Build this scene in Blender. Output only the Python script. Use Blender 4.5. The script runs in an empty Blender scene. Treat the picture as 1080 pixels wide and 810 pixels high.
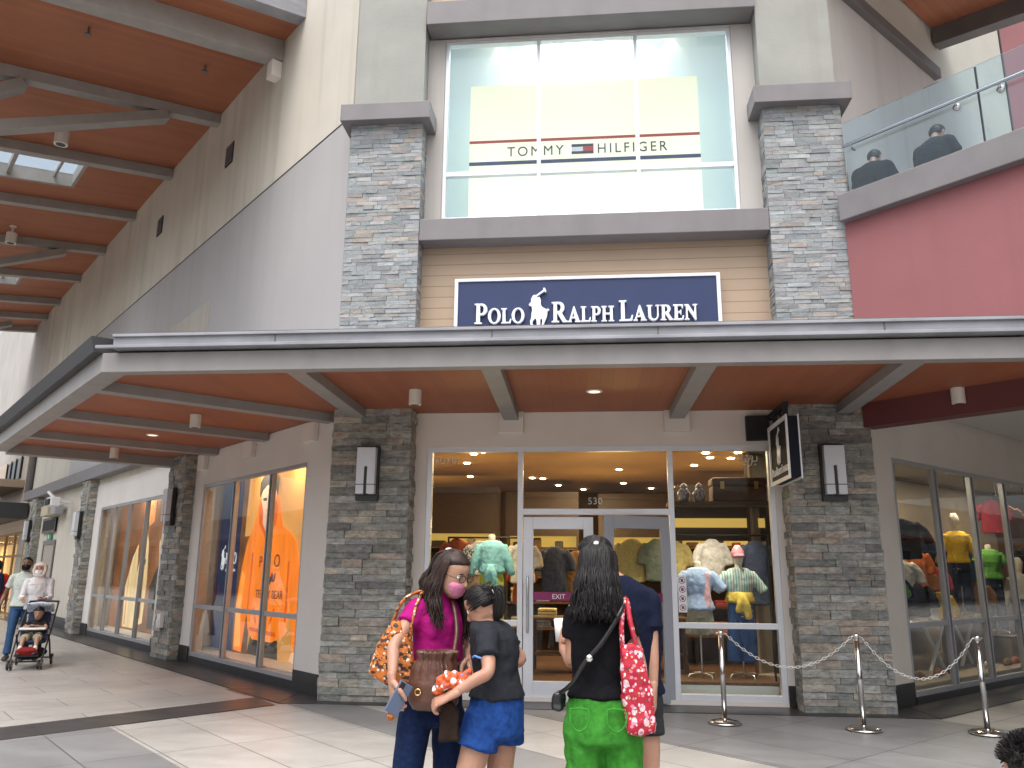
import bpy, math, random
from mathutils import Vector, Matrix, noise
random.seed(7)
S2 = 1/math.sqrt(2)
sc = bpy.context.scene
COL = sc.collection
V = Vector
R = math.radians

# ---------------------------------------------------------------- camera
cam = bpy.data.cameras.new('camera'); camo = bpy.data.objects.new('camera', cam); COL.objects.link(camo)
_p, _y, _r = R(13.203), R(5.459), R(0.478)
fw = V((-math.sin(_y)*math.cos(_p), math.cos(_y)*math.cos(_p), math.sin(_p)))
rt0 = V((math.cos(_y), math.sin(_y), 0)); up0 = rt0.cross(fw)
rt = rt0*math.cos(_r) + up0*math.sin(_r); up = up0*math.cos(_r) - rt0*math.sin(_r)
camo.matrix_world = Matrix(((rt.x, up.x, -fw.x, 0), (rt.y, up.y, -fw.y, 0), (rt.z, up.z, -fw.z, 1.6), (0, 0, 0, 1)))
cam.sensor_width = 36; cam.lens = 28.27; cam.clip_start = .05; cam.clip_end = 400
sc.camera = camo
sc.render.resolution_x = 1024; sc.render.resolution_y = 768

# ---------------------------------------------------------------- sky, sun, exposure
W = bpy.data.worlds.new('World'); sc.world = W; W.use_nodes = True
nt = W.node_tree; nt.nodes.clear()
sky = nt.nodes.new('ShaderNodeTexSky'); sky.sky_type = 'NISHITA'; sky.sun_disc = False
SUN_EL, SUN_AZ = R(68), R(190)          # azimuth measured from +Y towards +X
sky.sun_elevation = SUN_EL; sky.sun_rotation = SUN_AZ
sky.air_density = 1.0; sky.dust_density = 6.0; sky.ozone_density = 1.0
hs = nt.nodes.new('ShaderNodeHueSaturation'); hs.inputs['Saturation'].default_value = .38
bg = nt.nodes.new('ShaderNodeBackground'); bg.inputs['Strength'].default_value = .15
wo = nt.nodes.new('ShaderNodeOutputWorld')
nt.links.new(sky.outputs[0], hs.inputs['Color']); nt.links.new(hs.outputs[0], bg.inputs[0]); nt.links.new(bg.outputs[0], wo.inputs[0])
sl = bpy.data.lights.new('sun', 'SUN'); sl.energy = .6; sl.angle = R(60); sl.color = (1, .965, .92)
so = bpy.data.objects.new('sun', sl); COL.objects.link(so)
sd = V((math.sin(SUN_AZ)*math.cos(SUN_EL), math.cos(SUN_AZ)*math.cos(SUN_EL), math.sin(SUN_EL)))
so.rotation_euler = sd.to_track_quat('Z', 'Y').to_euler(); so.location = (0, -10, 30)
sc.view_settings.view_transform = 'Standard'; sc.view_settings.look = 'None'
sc.view_settings.exposure = 1.08; sc.view_settings.gamma = 1; sc.view_settings.use_curve_mapping = False
sc.cycles.use_denoising = True
sc.cycles.max_bounces = 8; sc.cycles.transparent_max_bounces = 16; sc.cycles.diffuse_bounces = 5; sc.cycles.glossy_bounces = 3
sc.cycles.caustics_reflective = False; sc.cycles.caustics_refractive = False

# ---------------------------------------------------------------- materials
MATS = {}
def mat(name, col, rough=.6, metal=0., var=.0, vscale=4., vstretch=(1, 1, 1), bump=0., bscale=40., bstretch=(1, 1, 1), spec=.5,
        col2=None, emit=None, estr=0., streak=0., sss=0., coat=0., sheen=0.):
    m = bpy.data.materials.new(name); m.use_nodes = True; t = m.node_tree; N = t.nodes; L = t.links
    b = N['Principled BSDF']; b.inputs['Roughness'].default_value = rough; b.inputs['Metallic'].default_value = metal
    b.inputs['Specular IOR Level'].default_value = spec
    c4 = (*col, 1); b.inputs['Base Color'].default_value = c4
    tc = N.new('ShaderNodeTexCoord')
    def nz(scale, stretch, det=5.):
        mp = N.new('ShaderNodeMapping'); mp.inputs['Scale'].default_value = stretch
        n = N.new('ShaderNodeTexNoise'); n.inputs['Scale'].default_value = scale; n.inputs['Detail'].default_value = det
        L.new(tc.outputs['Object'], mp.inputs[0]); L.new(mp.outputs[0], n.inputs['Vector']); return n
    out = None
    if var or col2:
        n = nz(vscale, vstretch); rp = N.new('ShaderNodeValToRGB'); rp.color_ramp.elements[0].position = .32; rp.color_ramp.elements[1].position = .68
        c2 = col2 or tuple(x*(1-var) for x in col); c1 = col if col2 else tuple(min(1, x*(1+var*.5)) for x in col)
        rp.color_ramp.elements[0].color = (*c2, 1); rp.color_ramp.elements[1].color = (*c1, 1)
        L.new(n.outputs['Fac'], rp.inputs[0]); out = rp.outputs[0]
    if streak:
        n = nz(3.0, (1, 1, .05), 6.); rp = N.new('ShaderNodeValToRGB'); rp.color_ramp.elements[0].position = .5; rp.color_ramp.elements[1].position = .78
        rp.color_ramp.elements[0].color = (1, 1, 1, 1); rp.color_ramp.elements[1].color = (1-streak, 1-streak, 1-streak*1.15, 1)
        L.new(n.outputs['Fac'], rp.inputs[0])
        mx = N.new('ShaderNodeMix'); mx.data_type = 'RGBA'; mx.blend_type = 'MULTIPLY'; mx.inputs[0].default_value = 1
        if out: L.new(out, mx.inputs[6])
        else: mx.inputs[6].default_value = c4
        L.new(rp.outputs[0], mx.inputs[7]); out = mx.outputs[2]
    if out: L.new(out, b.inputs['Base Color'])
    if out and emit and name.startswith(('poster', 'robe')): L.new(out, b.inputs['Emission Color'])
    if bump:
        n = nz(bscale, bstretch, 6.); bp = N.new('ShaderNodeBump'); bp.inputs['Strength'].default_value = bump; bp.inputs['Distance'].default_value = .02
        L.new(n.outputs['Fac'], bp.inputs['Height']); L.new(bp.outputs[0], b.inputs['Normal'])
    if emit: b.inputs['Emission Color'].default_value = (*emit, 1)
    if emit: b.inputs['Emission Strength'].default_value = estr
    if sss: b.inputs['Subsurface Weight'].default_value = sss; b.inputs['Subsurface Radius'].default_value = (.02, .008, .005); b.inputs['Subsurface Scale'].default_value = .4
    if coat: b.inputs['Coat Weight'].default_value = coat
    if sheen: b.inputs['Sheen Weight'].default_value = sheen
    MATS[name] = m; return m
def nodes(m): return m.node_tree.nodes, m.node_tree.links, m.node_tree.nodes['Principled BSDF']
def attr_mat(name, rough, nscale=30., bump=.6, var=.45, stretch=(1, 1, 1)):
    m = mat(name, (.3, .3, .3), rough, bump=bump, bscale=nscale, bstretch=stretch); N, L, b = nodes(m)
    a = N.new('ShaderNodeAttribute'); a.attribute_name = 'col'
    tc = N.new('ShaderNodeTexCoord'); mp = N.new('ShaderNodeMapping'); mp.inputs['Scale'].default_value = (1, 1, 2.4)
    n = N.new('ShaderNodeTexNoise'); n.inputs['Scale'].default_value = 9; n.inputs['Detail'].default_value = 8; n.inputs['Roughness'].default_value = .7
    L.new(tc.outputs['Object'], mp.inputs[0]); L.new(mp.outputs[0], n.inputs['Vector'])
    rp = N.new('ShaderNodeValToRGB'); rp.color_ramp.elements[0].position = .3; rp.color_ramp.elements[1].position = .72
    rp.color_ramp.elements[0].color = (1-var, 1-var, 1-var, 1); rp.color_ramp.elements[1].color = (1+var*.5, 1+var*.47, 1+var*.42, 1)
    mx = N.new('ShaderNodeMix'); mx.data_type = 'RGBA'; mx.blend_type = 'MULTIPLY'; mx.inputs[0].default_value = 1
    L.new(n.outputs['Fac'], rp.inputs[0]); L.new(a.outputs['Color'], mx.inputs[6]); L.new(rp.outputs[0], mx.inputs[7]); L.new(mx.outputs[2], b.inputs['Base Color'])
    return m
def glass(name, tint, refl=.5, rough=.0, ior=1.5):
    m = bpy.data.materials.new(name); m.use_nodes = True; t = m.node_tree; N = t.nodes; L = t.links; N.clear()
    o = N.new('ShaderNodeOutputMaterial'); mx = N.new('ShaderNodeMixShader'); tr = N.new('ShaderNodeBsdfTransparent'); tr.inputs[0].default_value = (*tint, 1)
    gl = N.new('ShaderNodeBsdfGlossy'); gl.inputs['Roughness'].default_value = rough
    tc = N.new('ShaderNodeTexCoord'); n = N.new('ShaderNodeTexNoise'); n.inputs['Scale'].default_value = 1.3; bp = N.new('ShaderNodeBump'); bp.inputs['Strength'].default_value = .05; bp.inputs['Distance'].default_value = .03
    L.new(tc.outputs['Object'], n.inputs['Vector']); L.new(n.outputs['Fac'], bp.inputs['Height']); L.new(bp.outputs[0], gl.inputs['Normal'])
    fr = N.new('ShaderNodeFresnel'); fr.inputs[0].default_value = ior; ml = N.new('ShaderNodeMath'); ml.operation = 'MULTIPLY'; ml.inputs[1].default_value = refl
    L.new(fr.outputs[0], ml.inputs[0]); L.new(ml.outputs[0], mx.inputs[0]); L.new(tr.outputs[0], mx.inputs[1]); L.new(gl.outputs[0], mx.inputs[2]); L.new(mx.outputs[0], o.inputs[0])
    MATS[name] = m; return m

M_STUCCO = mat('stucco_grey', (.50, .475, .45), .85, var=.09, vscale=.7, bump=.12, bscale=60, streak=.13)
M_STUCCO_L = mat('stucco_shop', (.76, .70, .645), .85, var=.06, vscale=1.5, bump=.08, bscale=60)
M_STUCCO_S = mat('stucco_side', (.60, .565, .49), .88, var=.10, vscale=.5, bump=.14, bscale=50, streak=.2)
M_CONC = mat('concrete_shaft', (.33, .335, .31), .85, var=.12, vscale=1.4, bump=.15, bscale=30, streak=.16)
M_TRIM = mat('grey_trim', (.195, .183, .19), .6, var=.07, vscale=3, streak=.12, bump=.05)
M_TRIM_D = mat('dark_trim', (.13, .12, .115), .6, var=.1, vscale=3)
M_BEAM = mat('beam_grey', (.285, .272, .265), .55, var=.08, vscale=4, streak=.1)
M_BEAM2 = mat('roof_beam_grey', (.32, .295, .275), .6, var=.1, vscale=3, streak=.1)
M_GUTTER = mat('gutter_metal', (.30, .305, .335), .55, metal=.1, var=.2, streak=.15, vscale=2, vstretch=(1, 1, 4), bump=.1, bscale=3)
M_BLACK = mat('black_gap', (.012, .012, .013), .6)
M_PLINTH = mat('plinth_black', (.022, .021, .022), .35, var=.2, vscale=12)
M_RED = mat('red_paint', (.295, .112, .118), .8, var=.07, vscale=.9, bump=.1, bscale=50, streak=.1)
M_MAROON = mat('maroon_beam', (.13, .035, .035), .6)
M_ALU = mat('white_aluminium', (.74, .76, .80), .38, metal=.25, var=.04)
M_ALU_M = mat('satin_aluminium', (.46, .47, .49), .35, metal=.5, var=.05)
M_ALU_D = mat('grey_aluminium', (.42, .43, .455), .38, metal=.4, var=.05)
M_STEEL = mat('brushed_steel', (.55, .55, .55), .25, metal=1., var=.08, vscale=30)
M_WHITE = mat('white_paint', (.78, .77, .75), .5)
M_CEIL = mat('white_ceiling', (.62, .61, .60), .8)
M_STONE = attr_mat('ledge_stone', .8, 26, .8, .6); M_STONEU = attr_mat('upper_ledge_stone', .85, 30, .45, .3)
M_GLASS = glass('shop_glass', (.93, .95, .945), .25)
M_GLASS_U = glass('upper_glass', (.94, .97, .985), .28)
M_GLASS_B = glass('balcony_glass', (.84, .93, .96), .85, 0, 1.5)
M_CYAN = glass('skylight_glass', (.93, .98, 1.), .3)

def plank_mat(name, c1, c2, period, axis, groove=.5, rough=.6, var=.1, wave_dir=None):
    m = mat(name, c1, rough); N, L, b = nodes(m)
    tc = N.new('ShaderNodeTexCoord'); sx = N.new('ShaderNodeVectorMath'); sx.operation = 'DOT_PRODUCT'; sx.inputs[1].default_value = axis
    L.new(tc.outputs['Object'], sx.inputs[0])
    d = N.new('ShaderNodeMath'); d.operation = 'DIVIDE'; d.inputs[1].default_value = period; L.new(sx.outputs['Value'], d.inputs[0])
    fr = N.new('ShaderNodeMath'); fr.operation = 'FRACT'; L.new(d.outputs[0], fr.inputs[0])
    rp = N.new('ShaderNodeValToRGB'); e = rp.color_ramp.elements; e[0].position = 0; e[0].color = (groove,)*3+(1,); e[1].position = .07; e[1].color = (1, 1, 1, 1)
    x = e.new(.95); x.color = (1, 1, 1, 1); x = e.new(1.); x.color = (groove,)*3+(1,)
    L.new(fr.outputs[0], rp.inputs[0])
    fl = N.new('ShaderNodeMath'); fl.operation = 'FLOOR'; L.new(d.outputs[0], fl.inputs[0]); wn = N.new('ShaderNodeTexWhiteNoise'); wn.noise_dimensions = '1D'; L.new(fl.outputs[0], wn.inputs['W'])
    n = N.new('ShaderNodeTexNoise'); n.inputs['Scale'].default_value = 1.4; n.inputs['Detail'].default_value = 6; L.new(tc.outputs['Object'], n.inputs['Vector'])
    ad = N.new('ShaderNodeMath'); ad.operation = 'MULTIPLY_ADD'; ad.inputs[1].default_value = .35; L.new(wn.outputs['Value'], ad.inputs[0]); L.new(n.outputs['Fac'], ad.inputs[2])
    r2 = N.new('ShaderNodeValToRGB'); r2.color_ramp.elements[0].position = .35; r2.color_ramp.elements[1].position = .95
    r2.color_ramp.elements[0].color = (*c2, 1); r2.color_ramp.elements[1].color = (*c1, 1); L.new(ad.outputs[0], r2.inputs[0])
    mx = N.new('ShaderNodeMix'); mx.data_type = 'RGBA'; mx.blend_type = 'MULTIPLY'; mx.inputs[0].default_value = 1
    L.new(r2.outputs[0], mx.inputs[6]); L.new(rp.outputs[0], mx.inputs[7]); L.new(mx.outputs[2], b.inputs['Base Color'])
    bp = N.new('ShaderNodeBump'); bp.inputs['Strength'].default_value = .5; bp.inputs['Distance'].default_value = .01; L.new(rp.outputs[0], bp.inputs['Height']); L.new(bp.outputs[0], b.inputs['Normal'])
    return m
M_SOFFIT = plank_mat('canopy_soffit', (.33, .105, .048), (.27, .086, .04), .15, (1, 0, 0), .85, .55)
M_ROOFSOF = plank_mat('roof_soffit', (.36, .13, .063), (.28, .10, .049), .13, (S2, -S2, 0), .72, .6)
M_CLAP = plank_mat('tan_boards', (.45, .34, .243), (.41, .307, .218), .165, (0, 0, 1), .55, .7)
M_WOODPANEL = plank_mat('vertical_boards', (.50, .475, .41), (.42, .40, .345), .17, (1, -1, 0), .8, .7)
M_BRICK_F = plank_mat('cream_boards', (.66, .56, .46), (.58, .48, .39), .12, (0, 0, 1), .7, .7)

def tile_mat(name, c1, c2, ang, tw, th, offs=(0, 0), stag=0., rough=.33):
    m = mat(name, c1, rough, spec=.4); N, L, b = nodes(m)
    tc = N.new('ShaderNodeTexCoord'); mp = N.new('ShaderNodeMapping'); mp.vector_type = 'POINT'; mp.inputs['Rotation'].default_value = (0, 0, ang); mp.inputs['Location'].default_value = (*offs, 0)
    L.new(tc.outputs['Object'], mp.inputs[0])
    bt = N.new('ShaderNodeTexBrick'); bt.offset = stag; bt.inputs['Scale'].default_value = 1; bt.inputs['Brick Width'].default_value = tw; bt.inputs['Row Height'].default_value = th
    bt.inputs['Mortar Size'].default_value = .0065; bt.inputs['Mortar Smooth'].default_value = .3; bt.inputs['Bias'].default_value = 0
    bt.inputs['Color1'].default_value = (*c1, 1); bt.inputs['Color2'].default_value = (*c2, 1); bt.inputs['Mortar'].default_value = tuple(x*.3 for x in c2)+(1,)
    L.new(mp.outputs[0], bt.inputs['Vector'])
    mp2 = N.new('ShaderNodeMapping'); mp2.inputs['Rotation'].default_value = (0, 0, ang); mp2.inputs['Scale'].default_value = (.6, 2.2, 1); L.new(tc.outputs['Object'], mp2.inputs[0])
    n = N.new('ShaderNodeTexNoise'); n.inputs['Scale'].default_value = 2.2; n.inputs['Detail'].default_value = 9; n.inputs['Roughness'].default_value = .65; L.new(mp2.outputs[0], n.inputs['Vector'])
    rp = N.new('ShaderNodeValToRGB'); rp.color_ramp.elements[0].position = .3; rp.color_ramp.elements[1].position = .7; rp.color_ramp.elements[0].color = (.83, .82, .80, 1); rp.color_ramp.elements[1].color = (1.05, 1.05, 1.05, 1)
    L.new(n.outputs['Fac'], rp.inputs[0])
    mx = N.new('ShaderNodeMix'); mx.data_type = 'RGBA'; mx.blend_type = 'MULTIPLY'; mx.inputs[0].default_value = 1
    L.new(bt.outputs['Color'], mx.inputs[6]); L.new(rp.outputs[0], mx.inputs[7]); L.new(mx.outputs[2], b.inputs['Base Color'])
    vo = N.new('ShaderNodeTexVoronoi'); vo.inputs['Scale'].default_value = 1.7; vo.inputs['Randomness'].default_value = 1; L.new(tc.outputs['Object'], vo.inputs['Vector'])
    n2 = N.new('ShaderNodeTexNoise'); n2.inputs['Scale'].default_value = .9; n2.inputs['Detail'].default_value = 10; n2.inputs['Roughness'].default_value = .75; L.new(tc.outputs['Object'], n2.inputs['Vector'])
    rg = N.new('ShaderNodeValToRGB'); rg.color_ramp.elements[0].position = .018; rg.color_ramp.elements[0].color = (.6, .58, .56, 1); rg.color_ramp.elements[1].position = .03; rg.color_ramp.elements[1].color = (1, 1, 1, 1); L.new(vo.outputs['Distance'], rg.inputs[0])
    rs_ = N.new('ShaderNodeValToRGB'); rs_.color_ramp.elements[0].position = .36; rs_.color_ramp.elements[0].color = (.84, .83, .82, 1); rs_.color_ramp.elements[1].position = .56; rs_.color_ramp.elements[1].color = (1, 1, 1, 1); L.new(n2.outputs['Fac'], rs_.inputs[0])
    pv = mx.outputs[2]
    for q in (rg, rs_):
        m2 = N.new('ShaderNodeMix'); m2.data_type = 'RGBA'; m2.blend_type = 'MULTIPLY'; m2.inputs[0].default_value = 1; L.new(pv, m2.inputs[6]); L.new(q.outputs[0], m2.inputs[7]); pv = m2.outputs[2]
    L.new(pv, b.inputs['Base Color'])
    r3 = N.new('ShaderNodeMapRange'); r3.inputs['To Min'].default_value = rough-.06; r3.inputs['To Max'].default_value = rough+.16; L.new(n.outputs['Fac'], r3.inputs['Value']); L.new(r3.outputs[0], b.inputs['Roughness'])
    return m
M_TILE = tile_mat('light_tiles', (.43, .417, .395), (.385, .373, .353), R(45), 1.33, .67, (.0, .13))
M_TILE_L = tile_mat('light_tiles_walk', (.41, .396, .374), (.365, .352, .332), R(-45), 1.33, .67, (.2, .1), .5)
M_TILE_G = tile_mat('grey_tiles', (.225, .228, .233), (.197, .20, .206), R(45), 1.33, .67, (.0, .13))
M_TILE_D = tile_mat('dark_granite', (.045, .042, .043), (.035, .033, .034), R(45), .67, .67, (.0, .13), 0, .3)

# ---------------------------------------------------------------- mesh builder and object helpers
FRONT = Matrix.Identity(4)
LEFT = Matrix(((S2, S2, 0, 0), (-S2, S2, 0, 7.3), (0, 0, 1, 0), (0, 0, 0, 1)))     # x = minus distance along the left wall, y into the building
RIGHT = Matrix(((S2, -S2, 0, 0), (S2, S2, 0, 7.2), (0, 0, 1, 0), (0, 0, 0, 1)))    # x = distance along the right wall, y into the building
class MB:
    def __init__(s, M=None): s.v = []; s.f = []; s.M = M; s.col = []; s.mi = []; s.cc = None; s.cm = 0
    def add(s, vs, fs):
        o = len(s.v)
        for p in vs: s.v.append((s.M @ V(p)) if s.M else V(p))
        for f in fs: s.f.append(tuple(i+o for i in f)); s.col.append(s.cc); s.mi.append(s.cm)
        return s
    def box(s, x0, x1, y0, y1, z0, z1):
        return s.add([(x0, y0, z0), (x1, y0, z0), (x1, y1, z0), (x0, y1, z0), (x0, y0, z1), (x1, y0, z1), (x1, y1, z1), (x0, y1, z1)],
              [(0, 3, 2, 1), (4, 5, 6, 7), (0, 1, 5, 4), (1, 2, 6, 5), (2, 3, 7, 6), (3, 0, 4, 7)])
    def hexa(s, p): return s.add(p, [(0, 3, 2, 1), (4, 5, 6, 7), (0, 1, 5, 4), (1, 2, 6, 5), (2, 3, 7, 6), (3, 0, 4, 7)])
    def prism(s, poly, z0, z1):       # poly in xy
        n = len(poly)
        return s.add([(x, y, z0) for x, y in poly]+[(x, y, z1) for x, y in poly], [tuple(range(n))[::-1], tuple(range(n, 2*n))]+[(i, (i+1) % n, n+(i+1) % n, n+i) for i in range(n)])
    def plate(s, poly, y0, y1):       # poly in xz, thickness along y
        n = len(poly)
        return s.add([(x, y0, z) for x, z in poly]+[(x, y1, z) for x, z in poly], [tuple(range(n)), tuple(range(n, 2*n))[::-1]]+[(i, n+i, n+(i+1) % n, (i+1) % n) for i in range(n)])
    def loft(s, rings, n=16, dome=.5):   # rings: (centre, axis_a, axis_b)
        rs = []
        c0, a0, b0 = rings[0]; c1, a1, b1 = rings[-1]
        d0 = (rings[0][0]-rings[1][0]); d1 = (rings[-1][0]-rings[-2][0])
        k0 = min(a0.length, b0.length); k1 = min(a1.length, b1.length)
        d0 = d0.normalized()*k0*dome if d0.length > 1e-9 else d0; d1 = d1.normalized()*k1*dome if d1.length > 1e-9 else d1
        if dome: rs += [(c0+d0*.85, a0*.5, b0*.5), (c0+d0*.5, a0*.85, b0*.85)]
        rs += list(rings)
        if dome: rs += [(c1+d1*.5, a1*.85, b1*.85), (c1+d1*.85, a1*.5, b1*.5)]
        vs = []; fs = []
        for c, a, b in rs:
            for i in range(n):
                t = 2*math.pi*i/n; vs.append(c+a*math.cos(t)+b*math.sin(t))
        for k in range(len(rs)-1):
            for i in range(n):
                j = (i+1) % n; fs.append((k*n+i, k*n+j, (k+1)*n+j, (k+1)*n+i))
        e0 = len(vs); vs.append(rs[0][0]+d0*(.15 if dome else 0)); e1 = len(vs); vs.append(rs[-1][0]+d1*(.15 if dome else 0))
        for i in range(n):
            j = (i+1) % n; fs.append((e0, j, i)); fs.append((e1, (len(rs)-1)*n+i, (len(rs)-1)*n+j))
        return s.add(vs, fs)
    def tube(s, pts, radii, n=10, sub=4, dome=1., flat=1., ref=None):
        pts = [V(p) for p in pts]
        if not isinstance(radii, (list, tuple)): radii = [radii]*len(pts)
        P = []; Q = []
        if len(pts) == 2 or sub <= 1: P, Q = pts, list(radii)
        else:
            for i in range(len(pts)-1):
                p0 = pts[max(0, i-1)]; p1 = pts[i]; p2 = pts[i+1]; p3 = pts[min(len(pts)-1, i+2)]
                for k in range(sub):
                    t = k/sub; P.append(.5*((2*p1)+(p2-p0)*t+(2*p0-5*p1+4*p2-p3)*t*t+(3*p1-p0-3*p2+p3)*t**3)); Q.append(radii[i]*(1-t)+radii[i+1]*t)
            P.append(pts[-1]); Q.append(radii[-1])
        rings = []; a = None
        for i, p in enumerate(P):
            tg = (P[min(i+1, len(P)-1)]-P[max(i-1, 0)]).normalized()
            if a is None:
                a = V(ref) if ref is not None else (V((0, 0, 1)) if abs(tg.z) < .8 else V((0, 1, 0)))
            a = (a-tg*a.dot(tg)).normalized(); b = tg.cross(a)
            rings.append((p, a*Q[i]*flat, b*Q[i]))
        return s.loft(rings, n, dome)
    def disc(s, c, r, nrm, h, n=20):   # short cylinder
        c = V(c); nrm = V(nrm).normalized(); return s.tube([c, c+nrm*h], r, n, 1, 0)
    def mesh(s, smooth=False):
        me = bpy.data.meshes.new('m'); me.from_pydata([tuple(p) for p in s.v], [], s.f); me.update()
        if any(c is not None for c in s.col):
            at = me.color_attributes.new('col', 'FLOAT_COLOR', 'CORNER'); i = 0; buf = []
            for f, c in zip(s.f, s.col):
                c = c or (.05, .05, .05); buf += [c[0], c[1], c[2], 1.]*len(f)
            at.data.foreach_set('color', buf)
        if any(s.mi): me.polygons.foreach_set('material_index', s.mi)
        if smooth: me.polygons.foreach_set('use_smooth', [True]*len(me.polygons))
        return me
def tag(o, label=None, cat=None, group=None, kind=None):
    if label: o['label'] = label
    if cat: o['category'] = cat
    if group: o['group'] = group
    if kind: o['kind'] = kind
    return o
def thing(name, label, cat, loc=(0, 0, 0), group=None, rz=0):
    o = bpy.data.objects.new(name, None); COL.objects.link(o); o.location = loc; o.rotation_euler = (0, 0, rz); o.empty_display_size = .2
    return tag(o, label, cat, group)
def obj(name, mb, m, parent=None, smooth=False, bevel=0, label=None, local=False, cat=None, group=None, kind=None):
    me = mb if isinstance(mb, bpy.types.Mesh) else mb.mesh(smooth)
    me.name = name; o = bpy.data.objects.new(name, me); COL.objects.link(o)
    ms = m if isinstance(m, (list, tuple)) else [m]
    if not len(me.materials):
        for x in ms: me.materials.append(x)
    if parent:
        o.parent = parent
        if not local and parent.type == 'EMPTY': o.location = -V(parent.location)
    if bevel:
        bv = o.modifiers.new('bevel', 'BEVEL'); bv.width = bevel; bv.segments = 2; bv.limit_method = 'ANGLE'; bv.angle_limit = R(40)
    return tag(o, label, cat, group, kind)
def dup(root, loc, label=None, rz=None):
    r = root.copy(); COL.objects.link(r); r.location = loc
    if rz is not None: r.rotation_euler = (0, 0, rz)
    if label: r['label'] = label
    for ch in root.children:
        c = ch.copy(); COL.objects.link(c); c.parent = r
        for g in ch.children:
            d = g.copy(); COL.objects.link(d); d.parent = c
    return r
def remesh(mb, voxel, it=4, fac=.5, disp=None):
    me = mb.mesh(); o = bpy.data.objects.new('t', me); COL.objects.link(o)
    m = o.modifiers.new('r', 'REMESH'); m.mode = 'VOXEL'; m.voxel_size = voxel; m.use_smooth_shade = True
    if it: s = o.modifiers.new('s', 'SMOOTH'); s.factor = fac; s.iterations = it
    dg = bpy.context.evaluated_depsgraph_get(); me2 = bpy.data.meshes.new_from_object(o.evaluated_get(dg))
    bpy.data.objects.remove(o); bpy.data.meshes.remove(me)
    me2.materials.clear()
    if disp:
        nn = [v.normal.copy() for v in me2.vertices]
        for v, n in zip(me2.vertices, nn): v.co += n*disp(v.co, n)
    me2.polygons.foreach_set('use_smooth', [True]*len(me2.polygons)); me2.update()
    return me2
def wall(mb, x0, x1, y0, y1, z0, z1, ops=()):     # a wall with rectangular openings (x0,x1,z0,z1), sorted along x
    x = x0
    for a, b, c, d in sorted(ops):
        if a > x: mb.box(x, a, y0, y1, z0, z1)
        if c > z0: mb.box(a, b, y0, y1, z0, c)
        if d < z1: mb.box(a, b, y0, y1, d, z1)
        x = b
    if x < x1: mb.box(x, x1, y0, y1, z0, z1)
    return mb
def text_mesh(body, size, ext, sx=1., align='CENTER', sp=1., bev=0., shear=0.):
    c = bpy.data.curves.new('t', 'FONT'); c.body = body; c.size = size; c.extrude = ext; c.align_x = align; c.space_character = sp; c.bevel_depth = bev; c.shear = shear; c.resolution_u = 4
    o = bpy.data.objects.new('t', c); COL.objects.link(o); dg = bpy.context.evaluated_depsgraph_get()
    me = bpy.data.meshes.new_from_object(o.evaluated_get(dg)); bpy.data.objects.remove(o); me.materials.clear()
    for v in me.vertices: v.co.x *= sx
    return me
def place(me, M): me.transform(M); return me
def upright(M, x, y, z, rot=None):     # text lies in xy facing +z  ->  stands facing -y in frame M
    return M @ Matrix.Translation((x, y, z)) @ Matrix.Rotation(R(90), 4, 'X')
def outline_mesh(polys, ext, bev=0.):
    c = bpy.data.curves.new('t', 'CURVE'); c.dimensions = '2D'; c.fill_mode = 'BOTH'; c.extrude = ext; c.bevel_depth = bev; c.bevel_resolution = 1
    for pl in polys:
        sp = c.splines.new('POLY'); sp.points.add(len(pl)-1)
        for i, (x, y) in enumerate(pl): sp.points[i].co = (x, y, 0, 1)
        sp.use_cyclic_u = True
    o = bpy.data.objects.new('t', c); COL.objects.link(o); dg = bpy.context.evaluated_depsgraph_get()
    me = bpy.data.meshes.new_from_object(o.evaluated_get(dg)); bpy.data.objects.remove(o); me.materials.clear(); return me
# ---------------------------------------------------------------- ground
def wv(w, v): return ((w-v)*S2, (w+v)*S2)
g = MB(); g.box(-70, 70, -45, 90, -.3, 0); obj('ground', g, M_TILE, kind='structure')
def sheet(name, poly, z, m): obj(name, MB().prism(poly, z-.0035, z), m, kind='structure')
sheet('walkway_paving', [(-4.31, 10.68), (-12.5, -.32), (-12.5, -20), (-60, -20), (-60, 66.4)], .004, M_TILE_L)
sheet('grey_paving', [(-5.03, 8.53), (-12.03, -.87), (-12.03, -6), wv(2.5, 6), wv(2.5, 9.55)], .004, M_TILE_G)
sheet('grey_paving', [wv(4.58, -4), wv(5.24, -4), wv(5.24, 9.4), wv(4.6, 9.85)], .004, M_TILE_G)
sheet('grey_paving', [wv(6.5, -6), wv(10., -6), wv(10., 4.5), wv(6.5, 8.0)], .004, M_TILE_G)
sheet('dark_paving_strip', [(-4.31, 10.68), (-12.5, -.32), (-12.03, -.87), (-3.84, 10.13)], .008, M_TILE_D)
sheet('dark_paving_strip', [(-3.86, 10.27), (4.0, 10.27), (4.0, 11.4), (-4.6, 11.4), (-5, 11.3)], .008, M_TILE_D)
sheet('dark_paving_strip', [(-3.86, 10.27), (-3.9, 11.4), (-30.3, 37.8), (-30.9, 37.3)], .0115, M_TILE_D)
sheet('dark_paving_strip', [(4.0, 10.27), (13.7, 19.97), (13.2, 20.6), (3.9, 11.3)], .0115, M_TILE_D)

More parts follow.
